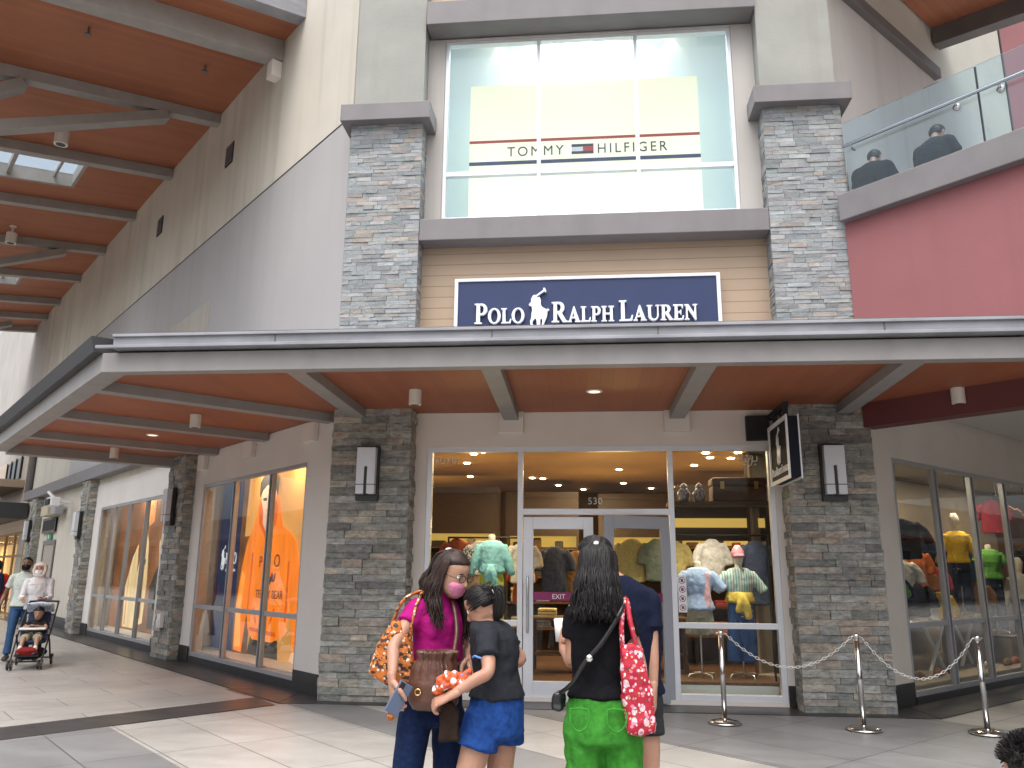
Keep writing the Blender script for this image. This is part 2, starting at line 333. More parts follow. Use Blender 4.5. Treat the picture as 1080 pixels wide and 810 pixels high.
# ---------------------------------------------------------------- the corner shop building
B = thing('shop_building', 'chamfered corner shop building with stone pillars, tan boards and wide display windows behind the canopy', 'building', (0, 10.85, 0))
PAL = [(.235, .245, .228), (.295, .30, .275), (.345, .338, .305), (.39, .365, .315), (.25, .252, .24), (.44, .38, .32), (.31, .32, .305), (.39, .388, .37), (.325, .332, .31)]
PALU = [(.285, .31, .32), (.32, .345, .355), (.34, .347, .347), (.305, .315, .325), (.36, .33, .305), (.32, .35, .37), (.265, .29, .30), (.35, .365, .375)]
def stone_face(mb, M, x0, x1, y, z0, z1, rh, l0, l1, pal, dmax=.034):
    mb.M = M; z = z0
    while z < z1-.01:
        h = min(rh*random.uniform(.78, 1.2), z1-z)
        if z1-z-h < rh*.4: h = z1-z
        x = x0+random.uniform(-.5, 0)*l0
        while x < x1-.004:
            l = random.uniform(l0, l1); a = max(x, x0); b = min(x+l, x1)
            if x1-b < .06: b = x1
            x = x+l if b < x1 else x1
            if b-a < .01: continue
            q = random.random(); c = pal[int(random.random()*len(pal))]; u = random.uniform(.8, 1.2); c = tuple(k*u*random.uniform(.98, 1.02) for k in c); mb.cc = c
            d = .006+dmax*q; g_ = .0022; j = lambda: random.uniform(-.005, .005)
            mb.hexa([(a+g_, y-d-j(), z+g_), (b-g_, y-d+j(), z+g_), (b-g_, y+.02, z+g_), (a+g_, y+.02, z+g_), (a+g_, y-d+j(), z+h-g_), (b-g_, y-d-j(), z+h-g_), (b-g_, y+.02, z+h-g_), (a+g_, y+.02, z+h-g_)])
        z += h
def stone_pillar(M, x0, x1, y0, y1, z0, z1, rh, l0, l1, pal, label=None, sides='LR', m=None, dm=.034):
    mb = MB(M); mb.cc = tuple(k*(.6 if dm < .02 else .42) for k in pal[0]); mb.box(x0+.02, x1-.02, y0+.02, y1, z0, z1)
    stone_face(mb, M, x0, x1, y0+.02, z0, z1, rh, l0, l1, pal, dm)
    if 'R' in sides: stone_face(mb, M @ Matrix(((0, -1, 0, x1-.02), (1, 0, 0, 0), (0, 0, 1, 0), (0, 0, 0, 1))), y0+.02, y1, 0, z0, z1, rh, l0, l1, pal, dm)
    if 'L' in sides: stone_face(mb, M @ Matrix(((0, 1, 0, x0+.02), (-1, 0, 0, 0), (0, 0, 1, 0), (0, 0, 0, 1))), -y1, -y0-.02, 0, z0, z1, rh, l0, l1, pal, dm)
    return obj('stone_pillar', mb, m or M_STONE, B, label=label)
PX = ((-3.44, -2.36), (2.53, 3.60))
for (a, b) in PX:
    stone_pillar(FRONT, a, b, 10.5, 11.1, .0, 3.9, .092, .2, .48, PAL)
    p = stone_pillar(FRONT, a, b, 10.5, 11.1, 3.9, 8.06, .062, .12, .36, PALU, 'upper ledge stone pillar of thin pale stones', 'LR', M_STONEU, .012)
    obj('pillar_cap', MB().box(a-.13, b+.13, 10.36, 11.1, 8.06, 8.33), M_TRIM, p, bevel=.008)
    obj('concrete_shaft', MB().box(a+.01, b-.02, 10.58, 11.2, 8.33, 14), M_CONC, p)
# front plaster wall, boards, ledges
mb = MB(); wall(mb, -3.4, 3.55, 10.85, 11.05, .0, 4.6, [(-2.2, 2.44, .06, 3.28)]); obj('plaster_wall', mb, M_STUCCO_L, B)
for x in (-1.04, 1.2): obj('beam_corbel', MB().box(x-.17, x+.17, 10.77, 10.848, 3.46, 3.76), M_STUCCO_L, B, bevel=.01)
for a, b in ((-2.36, -2.2), (2.44, 2.53)): obj('plinth', MB().box(a, b, 10.835, 10.849, 0, .26), M_PLINTH, B)
obj('board_cladding', MB().box(-2.4, 2.55, 10.83, 11.05, 4.6, 6.2), M_CLAP, B)
obj('ledge', MB().box(-2.36, 2.53, 10.52, 11.0, 6.2, 6.53), M_TRIM, B, bevel=.01)
mb = MB(); wall(mb, -2.4, 2.57, 10.86, 11.05, 6.53, 9.7, [(-2.12, 2.23, 6.66, 9.68)]); obj('plaster_wall', mb, M_STUCCO, B)
obj('ledge', MB().box(-2.36, 2.53, 10.5, 11.0, 9.72, 10.12), M_TRIM, B, bevel=.01)
mc = plank_mat('vertical_tan_boards', (.55, .43, .30), (.49, .37, .25), .17, (1, 0, 0), .6, .7)
obj('board_cladding', MB().box(-2.4, 2.57, 10.83, 11.05, 10.12, 14), mc, B)
obj('black_wall_box', MB().box(2.1, 2.40, 10.76, 10.849, 3.33, 3.66), M_BLACK, B, bevel=.01)
# left wall: s is the distance from the meeting point of front and side walls
mb = MB(LEFT); wall(mb, -29.2, -5.0, 0, .22, 0, 13.8, [(-10.05, -5.75, .13, 3.15), (-17.55, -12.28, .13, 3.13)]); obj('side_wall', mb, M_STUCCO_S, B)
mb = MB(LEFT); mb.box(-60, -29.2, .02, .22, 5.9, 13.8); obj('side_wall', mb, M_STUCCO, B)
LOWW = mat('stucco_lower', (.70, .665, .625), .88, var=.05, vscale=1.2, bump=.1, bscale=50)
mb = MB(LEFT); wall(mb, -20.0, -5.0, -.012, -.002, .26, 3.74, [(-10.05, -5.75, 0, 3.15), (-17.55, -12.28, 0, 3.13)]); obj('lower_side_wall', mb, LOWW, B)
UPW = mat('stucco_upper_panel', (.42, .41, .413), .85, var=.05, vscale=.6, bump=.1, bscale=60, streak=.08)
mb = MB(LEFT); mb.plate([(-5.0, 3.9), (-5.0, 8.42), (-22, 8.42), (-22, 3.9)], -.014, -.002); obj('upper_wall_panel', mb, UPW, B)
obj('wall_groove', MB(LEFT).box(-29, -5.0, -.016, -.0, 8.415, 8.445), M_BLACK, B)
obj('wall_patch', MB(LEFT).plate([(-10.7, 5.2), (-10.7, 6.95), (-13.2, 6.9), (-13.2, 5.2)], -.022, -.0142), M_WOODPANEL, B)
for s in (10.42, 15.12):
    o = obj('wall_vent', MB(LEFT).box(-s-.2, -s+.2, -.02, -.002, 9.83, 10.3), M_BLACK, B)
    mb = MB(LEFT)
    for k in range(7): mb.box(-s-.19, -s+.19, -.035, -.02, 9.86+k*.063, 9.885+k*.063)
    obj('louvre', mb, M_TRIM_D, o)
for a, b in ((-5.75, -5.0), (-10.6, -10.05), (-12.28, -11.5), (-18.2, -17.55)): obj('plinth', MB(LEFT).box(a, b, -.03, -.013, 0, .28), M_PLINTH, B)
for a, b in ((-10.05, -5.75), (-17.55, -12.28)): obj('plinth', MB(LEFT).box(a, b, -.02, .1, 0, .128), M_PLINTH, B)
obj('plinth', MB(LEFT).box(-25.4, -19.0, -.03, -.0125, 0, .3), M_PLINTH, B)
for s in (5.62, 7.88, 10.1): obj('beam_corbel', MB(LEFT).box(-s-.17, -s+.17, -.1, -.013, 3.42, 3.7), M_STUCCO_L, B, bevel=.01)
# pillars and band further along the left wall
for a, b in ((-11.52, -10.55), (-19.0, -18.15), (-26.3, -25.3)): stone_pillar(LEFT, a, b, -.21, .1, 0, 3.88, .095, .2, .5, PAL)
obj('wall_band', MB(LEFT).box(-27.6, -11.4, -.27, 0.0, 3.89, 4.2), M_TRIM, B, bevel=.01)
dr = obj('service_door', MB(LEFT).box(-24.2, -22.7, -.02, .0, .0, 2.33), mat('door_beige', (.40, .36, .30), .5), B)
obj('door_frame', wall(MB(LEFT), -24.32, -22.58, -.045, -.021, 0, 2.46, [(-24.2, -22.7, 0, 2.33)]), M_TRIM, dr)
obj('handle', MB(LEFT).box(-22.95, -22.85, -.09, -.02, 1.0, 1.08), M_STEEL, dr)
# right wall
mb = MB(RIGHT); wall(mb, 5.1, 24, 0, .22, 0, 3.95, [(5.8, 14.8, .1, 3.17)]); obj('side_wall', mb, mat('stucco_right', (.68, .63, .57), .85, var=.06, vscale=1.5, bump=.1, bscale=50), B)
for a, b in ((5.1, 5.8),): obj('plinth', MB(RIGHT).box(a, b, -.02, -.002, 0, .28), M_PLINTH, B)
obj('plinth', MB(RIGHT).box(5.8, 15, -.03, .1, 0, .098), M_PLINTH, B)
obj('upper_side_wall', MB(RIGHT).box(5.1, 24, 0, .22, 3.95, 10.3), M_STUCCO, B)
obj('eaves_band', MB(RIGHT).box(5.0, 8.95, -.12, .2, 10.3, 10.5), M_TRIM_D, B, bevel=.01)
obj('upper_boarding', MB(RIGHT).box(5.0, 12.75, 0.0, .2, 10.3, 14.5), M_WOODPANEL, B)
obj('red_wall_section', MB(RIGHT).box(12.75, 26, -.02, .2, 10.3, 14.5), M_RED, B)
obj('wall_groove', MB(RIGHT).box(12.72, 12.78, -.025, 0., 10.3, 14.5), M_BLACK, B)
obj('wall_return', MB(RIGHT).box(8.6, 8.75, -.0035, .1, 6.2, 10.3), M_STUCCO, B)
# interior shell
FLO = tile_mat('shop_floor', (.20, .11, .06), (.155, .085, .045), R(0), 1.2, .15, (0, 0), .37, .3)
poly_in = [(-3.35, 11.05), (3.5, 11.05), (10.3, 17.85), (10.3, 22), (-10.5, 22), (-10.5, 18.1)]
obj('shop_floor', MB().prism(poly_in, .012, .03), FLO, B)
M_SHOPCEIL = mat('shop_ceiling', (.62, .38, .15), .7, var=.15, vscale=.8)
ce = obj('shop_ceiling', MB().prism(poly_in, 3.5, 3.6), M_SHOPCEIL, B)
M_BACK = mat('shop_back_wall', (.10, .06, .035), .6, var=.25, vscale=1.5)
obj('shop_back_wall', MB().box(-10.4, 10.2, 19.6, 19.8, .03, 3.5), M_BACK, B)
M_BULB = mat('warm_bulb', (1, .9, .7), .4, emit=(1, .80, .5), estr=14)
rr = random.Random(3)
for k in range(34):
    x = rr.uniform(-5, 6); y = rr.uniform(12.6, 19.2)
    if y-7.9 < abs(x): continue
    obj('ceiling_spotlight', MB().disc((x, y, 3.5), .055, (0, 0, -1), .015, 10), M_BULB, ce)
for (x, y, e) in ((-1.4, 13.2, 22), (1.6, 13.2, 22), (0, 15.2, 46), (-4, 16, 36), (4.5, 16, 36)):
    l = bpy.data.lights.new('shop_lamp', 'AREA'); l.energy = e; l.size = 1.2; l.color = (1, .74, .42); o = bpy.data.objects.new('shop_lamp', l); COL.objects.link(o); o.location = (x, y, 3.44)
for (x, y, e) in ((-1.9, 13.4, 11), (.5, 13.0, 12), (2.6, 14.2, 11), (-3.5, 16.2, 14), (.2, 15.6, 12), (4.6, 16.6, 14)):  # unseen warm lights added to brighten the shop ceiling; no pendants hang here
    l = bpy.data.lights.new('ceiling_fill_light', 'POINT'); l.energy = e; l.shadow_soft_size = .15; l.color = (1, .66, .25); o = bpy.data.objects.new('ceiling_fill_light', l); COL.objects.link(o); o.location = (x, y, 2.35)
for (x, y, tx, ty, e) in ((-1.2, 11.25, -1.4, 11.8, 120), (1.3, 11.2, 1.5, 11.65, 90), (2.2, 11.2, 2.05, 11.7, 90)):
    l = bpy.data.lights.new('display_spot', 'SPOT'); l.energy = e; l.spot_size = R(62); l.spot_blend = .6; l.shadow_soft_size = .06; l.color = (1, .86, .66); o = bpy.data.objects.new('display_spot', l); COL.objects.link(o); o.location = (x, y, 3.42); o.rotation_euler = (V((x, y, 3.42))-V((tx, ty, 1.3))).to_track_quat('Z', 'Y').to_euler()
# display backs of the side windows
M_DISP = mat('display_back', (.30, .20, .12), .6, var=.2)
M_DISPL = mat('display_panel_brown', (.30, .235, .165), .6, var=.15)
obj('display_back', MB(LEFT).box(-10.9, -5.4, 1.25, 1.33, .03, 3.45), M_DISP, B)
obj('display_back', MB(LEFT).box(-18.3, -11.8, 1.25, 1.33, .03, 3.45), M_DISP, B)
obj('display_back', MB(RIGHT).box(5.6, 15, 2.14, 2.2, .03, 3.45), M_BACK, B); obj('display_lining', MB(RIGHT).box(5.6, 15, 2.10, 2.138, .2, 3.45), M_DISPL, B)
for M, a, b, y1 in ((LEFT, -10.8, -5.6, 1.25), (LEFT, -18.2, -12.1, 1.25), (RIGHT, 5.5, 14.9, 2.1)):
    obj('display_floor', MB(M).box(a, b, .12, y1, .031, .2), M_WHITE if M is LEFT else M_DISPL, B)
for (M, x, y, e) in ((LEFT, -7.2, .3, 9), (LEFT, -8.6, .3, 9), (LEFT, -13.4, .3, 12), (LEFT, -15.6, .3, 12), (RIGHT, 7.5, .8, 20), (RIGHT, 10, .8, 24), (RIGHT, 13, .8, 22)):
    l = bpy.data.lights.new('window_lamp', 'AREA'); l.energy = e; l.size = .3; l.color = (1, .82, .58); o = bpy.data.objects.new('window_lamp', l); COL.objects.link(o); o.location = M @ V((x, y, 3.38))
obj('display_ceiling', MB(LEFT).box(-17.8, -5.0, .22, 1.3, 3.46, 3.5), M_WHITE, B)
obj('display_ceiling', MB(RIGHT).box(4.9, 15, .22, 2.15, 3.46, 3.5), M_CEIL, B)
obj('display_side', MB(LEFT).box(-10.9, -10.82, .22, 1.25, .03, 3.46), M_WHITE, B)
obj('display_side', MB(LEFT).box(-18.3, -18.22, .22, 1.25, .03, 3.46), M_WHITE, B)

def shop_window(name, M, x0, x1, z0, z1, mull, bar, m, fw_=.06, dbl=False, y=0., gl=M_GLASS, top=None):
    fr = MB(M); d0, d1 = (y-.02, y+.04) if dbl else (y-.03, y+.07)
    fr.box(x0, x0+fw_, d0, d1, z0, z1); fr.box(x1-fw_, x1, d0, d1, z0, z1); fr.box(x0+fw_, x1-fw_, d0, d1, z1-fw_, z1); fr.box(x0+fw_, x1-fw_, d0, d1, z0, z0+fw_)
    f = obj(name, fr, m, B, bevel=.004)
    xs = [x0+fw_]+list(mull)+[x1-fw_]
    for q in mull:
        mm = MB(M)
        if dbl:
            for e in (-.060, .038): mm.box(q+e, q+e+.022, d0-.008, d1+.004, z0+fw_, z1-fw_)
            obj('mullion_core', MB(M).box(q-.037, q+.037, d0+.026, d1-.01, z0+fw_, z1-fw_), M_TRIM_D, f)
        else: mm.box(q-fw_/2, q+fw_/2, d0-.004, d1, z0+fw_, z1-fw_)
        obj('mullion', mm, M_ALU_M if dbl else m, f, bevel=.003)
    hw = .064 if dbl else fw_/2
    for i in range(len(xs)-1):
        a = xs[i]+(hw if i else 0); b = xs[i+1]-(hw if i < len(xs)-2 else 0)
        zs = [z0+fw_]+([bar] if bar else [])+[z1-fw_]
        if bar: obj('transom', MB(M).box(a, b, d0+.008, d1-.008, bar-.035, bar+.035), M_ALU_D if dbl else m, f, bevel=.003)
        for k in range(len(zs)-1):
            c = zs[k]+(.035 if k else 0); e = zs[k+1]-(.035 if k < len(zs)-2 else 0)
            obj('glass_pane', MB(M).box(a, b, y+.005, y+.013, c, e), gl, f)
    return f
shop_window('shop_window', LEFT, -10.05, -5.75, .13, 3.15, (-8.53, -7.02), .97, M_ALU_D, .06, True, .02)
shop_window('shop_window', LEFT, -17.55, -12.28, .13, 3.13, (-16.25, -14.95, -13.6), .97, M_ALU_D, .06, True, .02)
shop_window('shop_window', RIGHT, 5.8, 14.8, .1, 3.17, (7.1, 8.38, 9.66, 10.95, 12.25, 13.5), .97, M_ALU_D, .06, True, .02)
shop_window('upper_window', FRONT, -2.12, 2.23, 6.66, 9.68, (-.67, .80), 7.42, M_ALU, .055, False, 10.93, M_GLASS_U)
# entrance frontage
E_ = shop_window('shop_window', FRONT, -2.2, -.88, .06, 3.28, (), .96, M_ALU, .07, False, 10.9)
E_ = shop_window('shop_window', FRONT, 1.06, 2.44, .06, 3.28, (), .96, M_ALU, .07, False, 10.9)
tr_ = MB(); tr_.box(-.88, 1.06, 10.87, 10.97, 3.21, 3.28); tr_.box(-.88, 1.06, 10.87, 10.97, 2.36, 2.44)
f = obj('door_transom', tr_, M_ALU, B, bevel=.004); obj('glass_pane', MB().box(-.88, 1.06, 10.905, 10.913, 2.44, 3.21), M_GLASS, f)
M_MAG = mat('magenta_band', (.26, .012, .11), .4); M_LET = mat('white_lettering', (.82, .82, .82), .5); M_DIM = mat('pale_lettering', (.62, .60, .52), .5)
M_DOOR2 = mat('grey_door_paint', (.36, .375, .41), .4)
def leaf(M, m, txt, label):
    mb = MB(M); w, h = .93, 2.33
    mb.box(0, .13, -.025, .025, .02, h); mb.box(w-.13, w, -.025, .025, .02, h); mb.box(.13, w-.13, -.025, .025, .02, .25); mb.box(.13, w-.13, -.025, .025, h-.16, h)
    d = obj('door', mb, m, B, bevel=.004, label=label)
    obj('glass_pane', MB(M).box(.13, w-.13, -.004, .004, .25, h-.16), M_GLASS, d)
    obj('push_band', MB(M).box(.13, w-.13, -.009, -.005, 1.25, 1.355), M_MAG, d)
    obj('lettering', place(text_mesh(txt, .085, .001), upright(M, w/2, -.0105, 1.272)), M_LET, d)
    mb = MB(M)
    for q in (-.06, .06): mb.tube([(.06, q, .85), (.06, q, 1.55)], .014, 8, 1)
    for z in (.9, 1.5): mb.tube([(.06, -.06, z), (.06, .06, z)], .009, 8, 1)
    obj('handle', mb, M_STEEL, d, True)
leaf(Matrix.Translation((.06, 10.91, 0)) @ Matrix.Scale(1, 4) @ Matrix.Translation((-.93, 0, 0)), M_ALU, 'EXIT', 'closed white door leaf with magenta band')
hg = Matrix.Translation((1.05, 10.9, 0)) @ Matrix.Rotation(R(23), 4, 'Z') @ Matrix.Translation((-.93, 0, 0))
leaf(hg, M_DOOR2, 'ENTRANCE', 'grey door leaf standing ajar')
# lettering on the glass
f = obj('window_lettering', place(text_mesh('530', .13, .001, .95, 'CENTER', 1.1), upright(FRONT, .09, 10.902, 2.5)), M_DIM, B)
obj('window_lettering', place(text_mesh('BUTIK', .12, .001, .95, 'LEFT', 1.1), upright(FRONT, -2.1, 10.902, 3.05)), M_DIM, B)
mb = MB()
def stroke(pts, r=.008): mb.tube([(2.0+x*.16, 10.896, 3.06+z*.16) for x, z in pts], r, 6, 4)
stroke([(1.5, .45), (1.48, .1), (1.25, .05), (1.1, .2)]); stroke([(1.1, .2), (1.15, .45), (.98, .5), (.95, .3), (1.1, .2), (1.02, -.2), (.8, -.35)])
stroke([(.85, .25), (.8, .05), (.6, .05), (.55, .3), (.53, .05), (.3, .05), (.28, .3)]); stroke([(.28, .3), (.25, .05), (.1, .05), (.05, .1), (.15, .45), (.0, .6), (.12, .8)])
for x, z in ((1.35, -.2), (.75, .52), (.63, .52), (.5, -.2), (.4, -.2)): mb.tube([(2.0+x*.16, 10.89, 3.06+z*.16), (2.0+x*.16, 10.90, 3.06+z*.16)], .011, 6, 1)
obj('window_lettering', mb, M_DIM, B, True)
# room behind the upper window
M_ROOM = mat('upper_room_paint', (.70, .78, .82), .8)
mb = MB(); mb.box(-2.7, 2.7, 12.2, 12.3, 6.5, 10.9); mb.box(-2.8, -2.7, 11.05, 12.3, 6.5, 10.9); mb.box(2.7, 2.8, 11.05, 12.3, 6.5, 10.9); mb.box(-2.7, 2.7, 11.05, 12.2, 10.8, 10.9); mb.box(-2.7, 2.7, 11.05, 12.2, 6.5, 6.6)
ur = obj('upper_room', mb, M_ROOM, B)
for x in (-1.42, .08, 1.5): obj('ceiling_spotlight', MB().disc((x, 12.0, 10.8), .07, (0, 0, -1), .02, 12), mat('room_bulb', (1, .9, .7), .4, emit=(1, .82, .55), estr=12), ur)
for x in (-1.42, .08, 1.5):
    l = bpy.data.lights.new('room_light', 'SPOT'); l.energy = 6; l.spot_size = R(46); l.color = (1, .72, .42); o = bpy.data.objects.new('room_light', l); COL.objects.link(o); o.location = (x, 12.05, 10.75); o.rotation_euler = (R(8), 0, 0)
l = bpy.data.lights.new('room_light', 'AREA'); l.energy = 70; l.size = 1; l.color = (.88, .96, 1); o = bpy.data.objects.new('room_light', l); COL.objects.link(o); o.location = (0, 11.8, 10.6)  # cool fill added to brighten the upper room; no such lamp hangs there

# ---------------------------------------------------------------- neighbouring shop further down the left wall
NB = thing('neighbour_shop', 'cream boarded neighbouring shop with dark awning and warmly lit glazing past the drainpipe', 'shop', tuple(LEFT @ V((-34, 0, 0))))
obj('wall', wall(MB(LEFT), -60, -28.0, -.06, .015, 2.9, 5.9), M_BRICK_F, NB)
w_ = obj('window', MB(LEFT).box(-33.6, -30.2, -.10, -.062, 4.95, 5.75), mat('dark_window_glass', (.02, .022, .025), .15), NB)  # dark panel and bars stand in for unreadable wall lettering; no window here
mb = MB(LEFT)
for q in (-33.6, -32.6, -31.5, -30.3): mb.box(q, q+.1, -.13, -.101, 4.9, 5.8)
obj('mullion', mb, M_BLACK, w_)
sh = MB(LEFT); sh.box(-34.6, -29.2, -.9, -.062, 4.5, 4.78); obj('sign_shelf', sh, mat('shelf_tan', (.40, .30, .22), .7), NB, bevel=.01)
obj('drainpipe', MB(LEFT).tube([(-27.85, -.12, 4.2), (-27.85, -.12, 6.4)], .12, 10, 1), M_TRIM_D, NB, True)
obj('awning', MB(LEFT).box(-60, -27.7, -1.5, -.062, 3.3, 3.85), mat('awning_dark', (.035, .036, .038), .6), NB, bevel=.02)
mb = MB(LEFT)
for k in range(17): mb.box(-60+k*2, -59.9+k*2, -.02, .05, 0, 2.9)
for z in (0, 2.0, 2.82): mb.box(-60, -27.6, -.015, .045, z, z+.08)
gz = obj('glazing_frame', mb, mat('gold_frame', (.42, .27, .11), .4, metal=.4), NB)
obj('glass_pane', MB(LEFT).box(-60, -27.6, .0, .008, .05, 2.85), M_GLASS, gz)
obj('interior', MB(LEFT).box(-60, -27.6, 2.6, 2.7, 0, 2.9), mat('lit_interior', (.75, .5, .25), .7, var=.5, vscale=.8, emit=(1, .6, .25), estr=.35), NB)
obj('interior_floor', MB(LEFT).box(-60, -27.6, .05, 2.6, .012, .03), M_DISP, NB)
obj('interior_ceiling', MB(LEFT).box(-60, -27.6, .05, 2.6, 2.9, 2.95), M_DISPL, NB)
for x in (-33, -42, -51):
    l = bpy.data.lights.new('shop_lamp', 'AREA'); l.energy = 120; l.size = 1.5; l.color = (1, .7, .35); o = bpy.data.objects.new('shop_lamp', l); COL.objects.link(o); o.location = LEFT @ V((x, 1.2, 2.85))

# ---------------------------------------------------------------- entrance canopy
M_LBK = mat('dark_flashing', (.03, .03, .032), .5, var=.2)
C_ = thing('entrance_canopy', 'wide flat canopy with grey fascia beams and orange-brown soffit wrapping the shop corner', 'canopy', (0, 9.3, 3.62))
so_poly = [(-4.92, 7.92), (8.0, 7.92), (8.0, 6.0), (7.95, 6.05), (3.55, 10.45), (3.55, 10.84), (-3.53, 10.84), (-8.12, 15.43), (-10.25, 13.25)]
so_poly = [(-4.92, 7.92), (6.08, 7.92), (3.55, 10.45), (3.55, 10.84), (-3.55, 10.84), (-8.12, 15.4), (-10.23, 13.23)]
obj('soffit', MB().prism(so_poly, 3.75, 3.82), M_SOFFIT, C_)
obj('roof_deck', MB().prism([(x, y) for x, y in so_poly], 3.83, 3.93), M_GUTTER, C_)
fa = MB(); fa.hexa([(-5.1, 7.78, 3.62), (9, 7.78, 3.62), (9, 7.925, 3.62), (-4.925, 7.925, 3.62), (-5.1, 7.78, 3.83), (9, 7.78, 3.83), (9, 7.925, 3.83), (-4.925, 7.925, 3.83)])
fr_ = obj('front_fascia', fa, M_BEAM, C_, bevel=.006)
obj('fascia_recess', MB().box(-5.05, 9, 7.815, 7.93, 3.832, 3.85), M_BLACK, fr_)
gt = MB(); gt.plate([(-4.95, 3.852), (9, 3.852), (9, 4.0), (-4.95, 4.0)], 7.70, 7.90); gt.box(-5.12, 9, 7.66, 7.70, 3.852, 3.885); gt.box(-4.95, 9, 7.67, 7.70, 3.975, 4.005)
gu = obj('gutter', gt, M_GUTTER, C_, bevel=.004)
mb = MB(); 
for x in (-3.2, -.95, .7, 2.85, 4.3): mb.box(x, x+.012, 7.692, 7.70, 3.886, 3.975)
obj('gutter_joint', mb, M_TRIM_D, gu); obj('roof_edge', MB().box(-5.0, 9, 7.72, 7.95, 4.006, 4.028), M_TRIM_D, gu)
# left fascia, from the corner along the 45 degree side
def lf(s, d): return (s*S2*1.0, d)
def sd_(sm, df, z): return ((sm-df)*.5, (sm+df)*.5, z)       # from x+y and y-x
D0, D0i, D1 = 12.88, 12.845, 23.6
ls = MB(); ls.hexa([sd_(2.68, D0, 3.62), sd_(2.68, D1, 3.62), sd_(3.0, D1, 3.62), sd_(3.0, D0i, 3.62), sd_(2.68, D0, 3.83), sd_(2.68, D1, 3.83), sd_(3.0, D1, 3.83), sd_(3.0, D0i, 3.83)][0:1]+[sd_(3.0, D0i, 3.62), sd_(3.0, D1, 3.62), sd_(2.68, D1, 3.62), sd_(2.68, D0, 3.83), sd_(3.0, D0i, 3.83), sd_(3.0, D1, 3.83), sd_(2.68, D1, 3.83)])
obj('side_fascia', ls, M_BEAM, C_)
ls = MB(); ls.hexa([sd_(2.55, 12.9, 3.832), sd_(3.0, 12.85, 3.832), sd_(3.0, D1, 3.832), sd_(2.55, D1, 3.832), sd_(2.5, 12.9, 4.0), sd_(3.0, 12.85, 4.0), sd_(3.0, D1, 4.0), sd_(2.5, D1, 4.0)])
obj('roof_edge', ls, M_LBK, C_)
def rib(p, q, w=.1, z0=3.63, z1=3.752, name='rib'):
    p, q = V((*p, 0)), V((*q, 0)); d = (q-p).normalized(); n = V((-d.y, d.x, 0))*w
    mb = MB(); mb.add([(*(p-n).xy, z0), (*(p+n).xy, z0), (*(q+n).xy, z0), (*(q-n).xy, z0), (*(p-n).xy, z1), (*(p+n).xy, z1), (*(q+n).xy, z1), (*(q-n).xy, z1)], [(0, 1, 2, 3), (4, 7, 6, 5), (0, 4, 5, 1), (1, 5, 6, 2), (2, 6, 7, 3), (3, 7, 4, 0)])
    return obj(name, mb, M_BEAM, C_, bevel=.004)
for a, b in (((-.98, 7.93), (-1.04, 10.83)), ((1.2, 7.93), (1.2, 10.83)), ((-3.05, 7.93), (-3.1, 10.52)), ((3.2, 7.93), (3.3, 10.52))): rib(a, b)
for df in (14.45, 17.6, 20.75, 23.5): rib(sd_(3.0, df, 0)[:2], sd_(7.26, df, 0)[:2], .1 if df < 23 else .14, 3.63 if df < 23 else 3.58)

# ---------------------------------------------------------------- high roof over the left walkway
W_ = thing('walkway_roof', 'high sloping timber-soffit roof on grey steel beams above the left walkway', 'roof', tuple(LEFT @ V((-10, 0, 11.4))))
RF = LEFT @ Matrix(((1, 0, 0, 0), (0, 1, 0, 0), (0, .136, 1, 11.4), (0, 0, 0, 1)))
sky_ops = [(-16.75, -14.85, -5.3, -1.78), (-26.2, -24.5, -5.3, -1.6)]
mb = MB(RF)
xs = [-32.4]+[q for o in sorted(sky_ops) for q in o[:2]]+[-7.35]
for i in range(len(xs)-1):
    a, b = xs[i], xs[i+1]
    if i % 2 == 0: mb.box(a, b, -5.8, -.003, 0, .22)
    else:
        c, d = [o[2:] for o in sky_ops if o[0] == a][0]; mb.box(a, b, -5.8, c, 0, .22); mb.box(a, b, d, -.003, 0, .22)
obj('soffit', mb, M_ROOFSOF, W_)
for a, b, c, d in sky_ops:
    fr = MB(RF); 
    for q in (d-1.5, d-3.4): fr.box(a, b, q, q+.09, .1, .3)
    fr.box(a, b, d-.08, d, .0, .34); fr.box(a, a+.1, c, d-.08, 0, .34); fr.box(b-.1, b, c, d-.08, 0, .34); fr.box(a+.1, b-.1, d-.5, d-.44, .2, .3)
    f = obj('skylight', fr, M_BEAM2, W_); obj('glass_pane', MB(RF).box(a+.1, b-.1, c, d-.08, .30, .31), M_CYAN, f)
for s in (8.1, 11.35, 14.6, 17.85, 21.1, 24.35, 27.6, 30.0, 32.2):
    h = .42 if s < 9 else .24; bw = .16 if s < 9 else .12
    obj('beam', MB(RF).box(-s-bw, -s+bw, -5.8, -.004, -h, -.002), M_BEAM2, W_, bevel=.01)
obj('gutter', MB(RF).box(-7.34, -7.05, -5.8, -.002, -.02, .4), M_GUTTER, W_, bevel=.01)
def P_roof(s, d, h): return RF @ V((-s, -d, h))
def brace(p, q, w=.16):
    p, q = V(p), V(q); mb = MB(); t = (q-p).normalized(); a = LEFT.to_3x3() @ V((1, 0, 0)); b = t.cross(a).normalized()
    mb.add([p-a*w-b*.1, p+a*w-b*.1, p+a*w+b*.1, p-a*w+b*.1, q-a*w-b*.1, q+a*w-b*.1, q+a*w+b*.1, q-a*w+b*.1], [(0, 1, 2, 3), (4, 7, 6, 5), (0, 4, 5, 1), (1, 5, 6, 2), (2, 6, 7, 3), (3, 7, 4, 0)])
    obj('brace', mb, M_BEAM2, W_, bevel=.01)
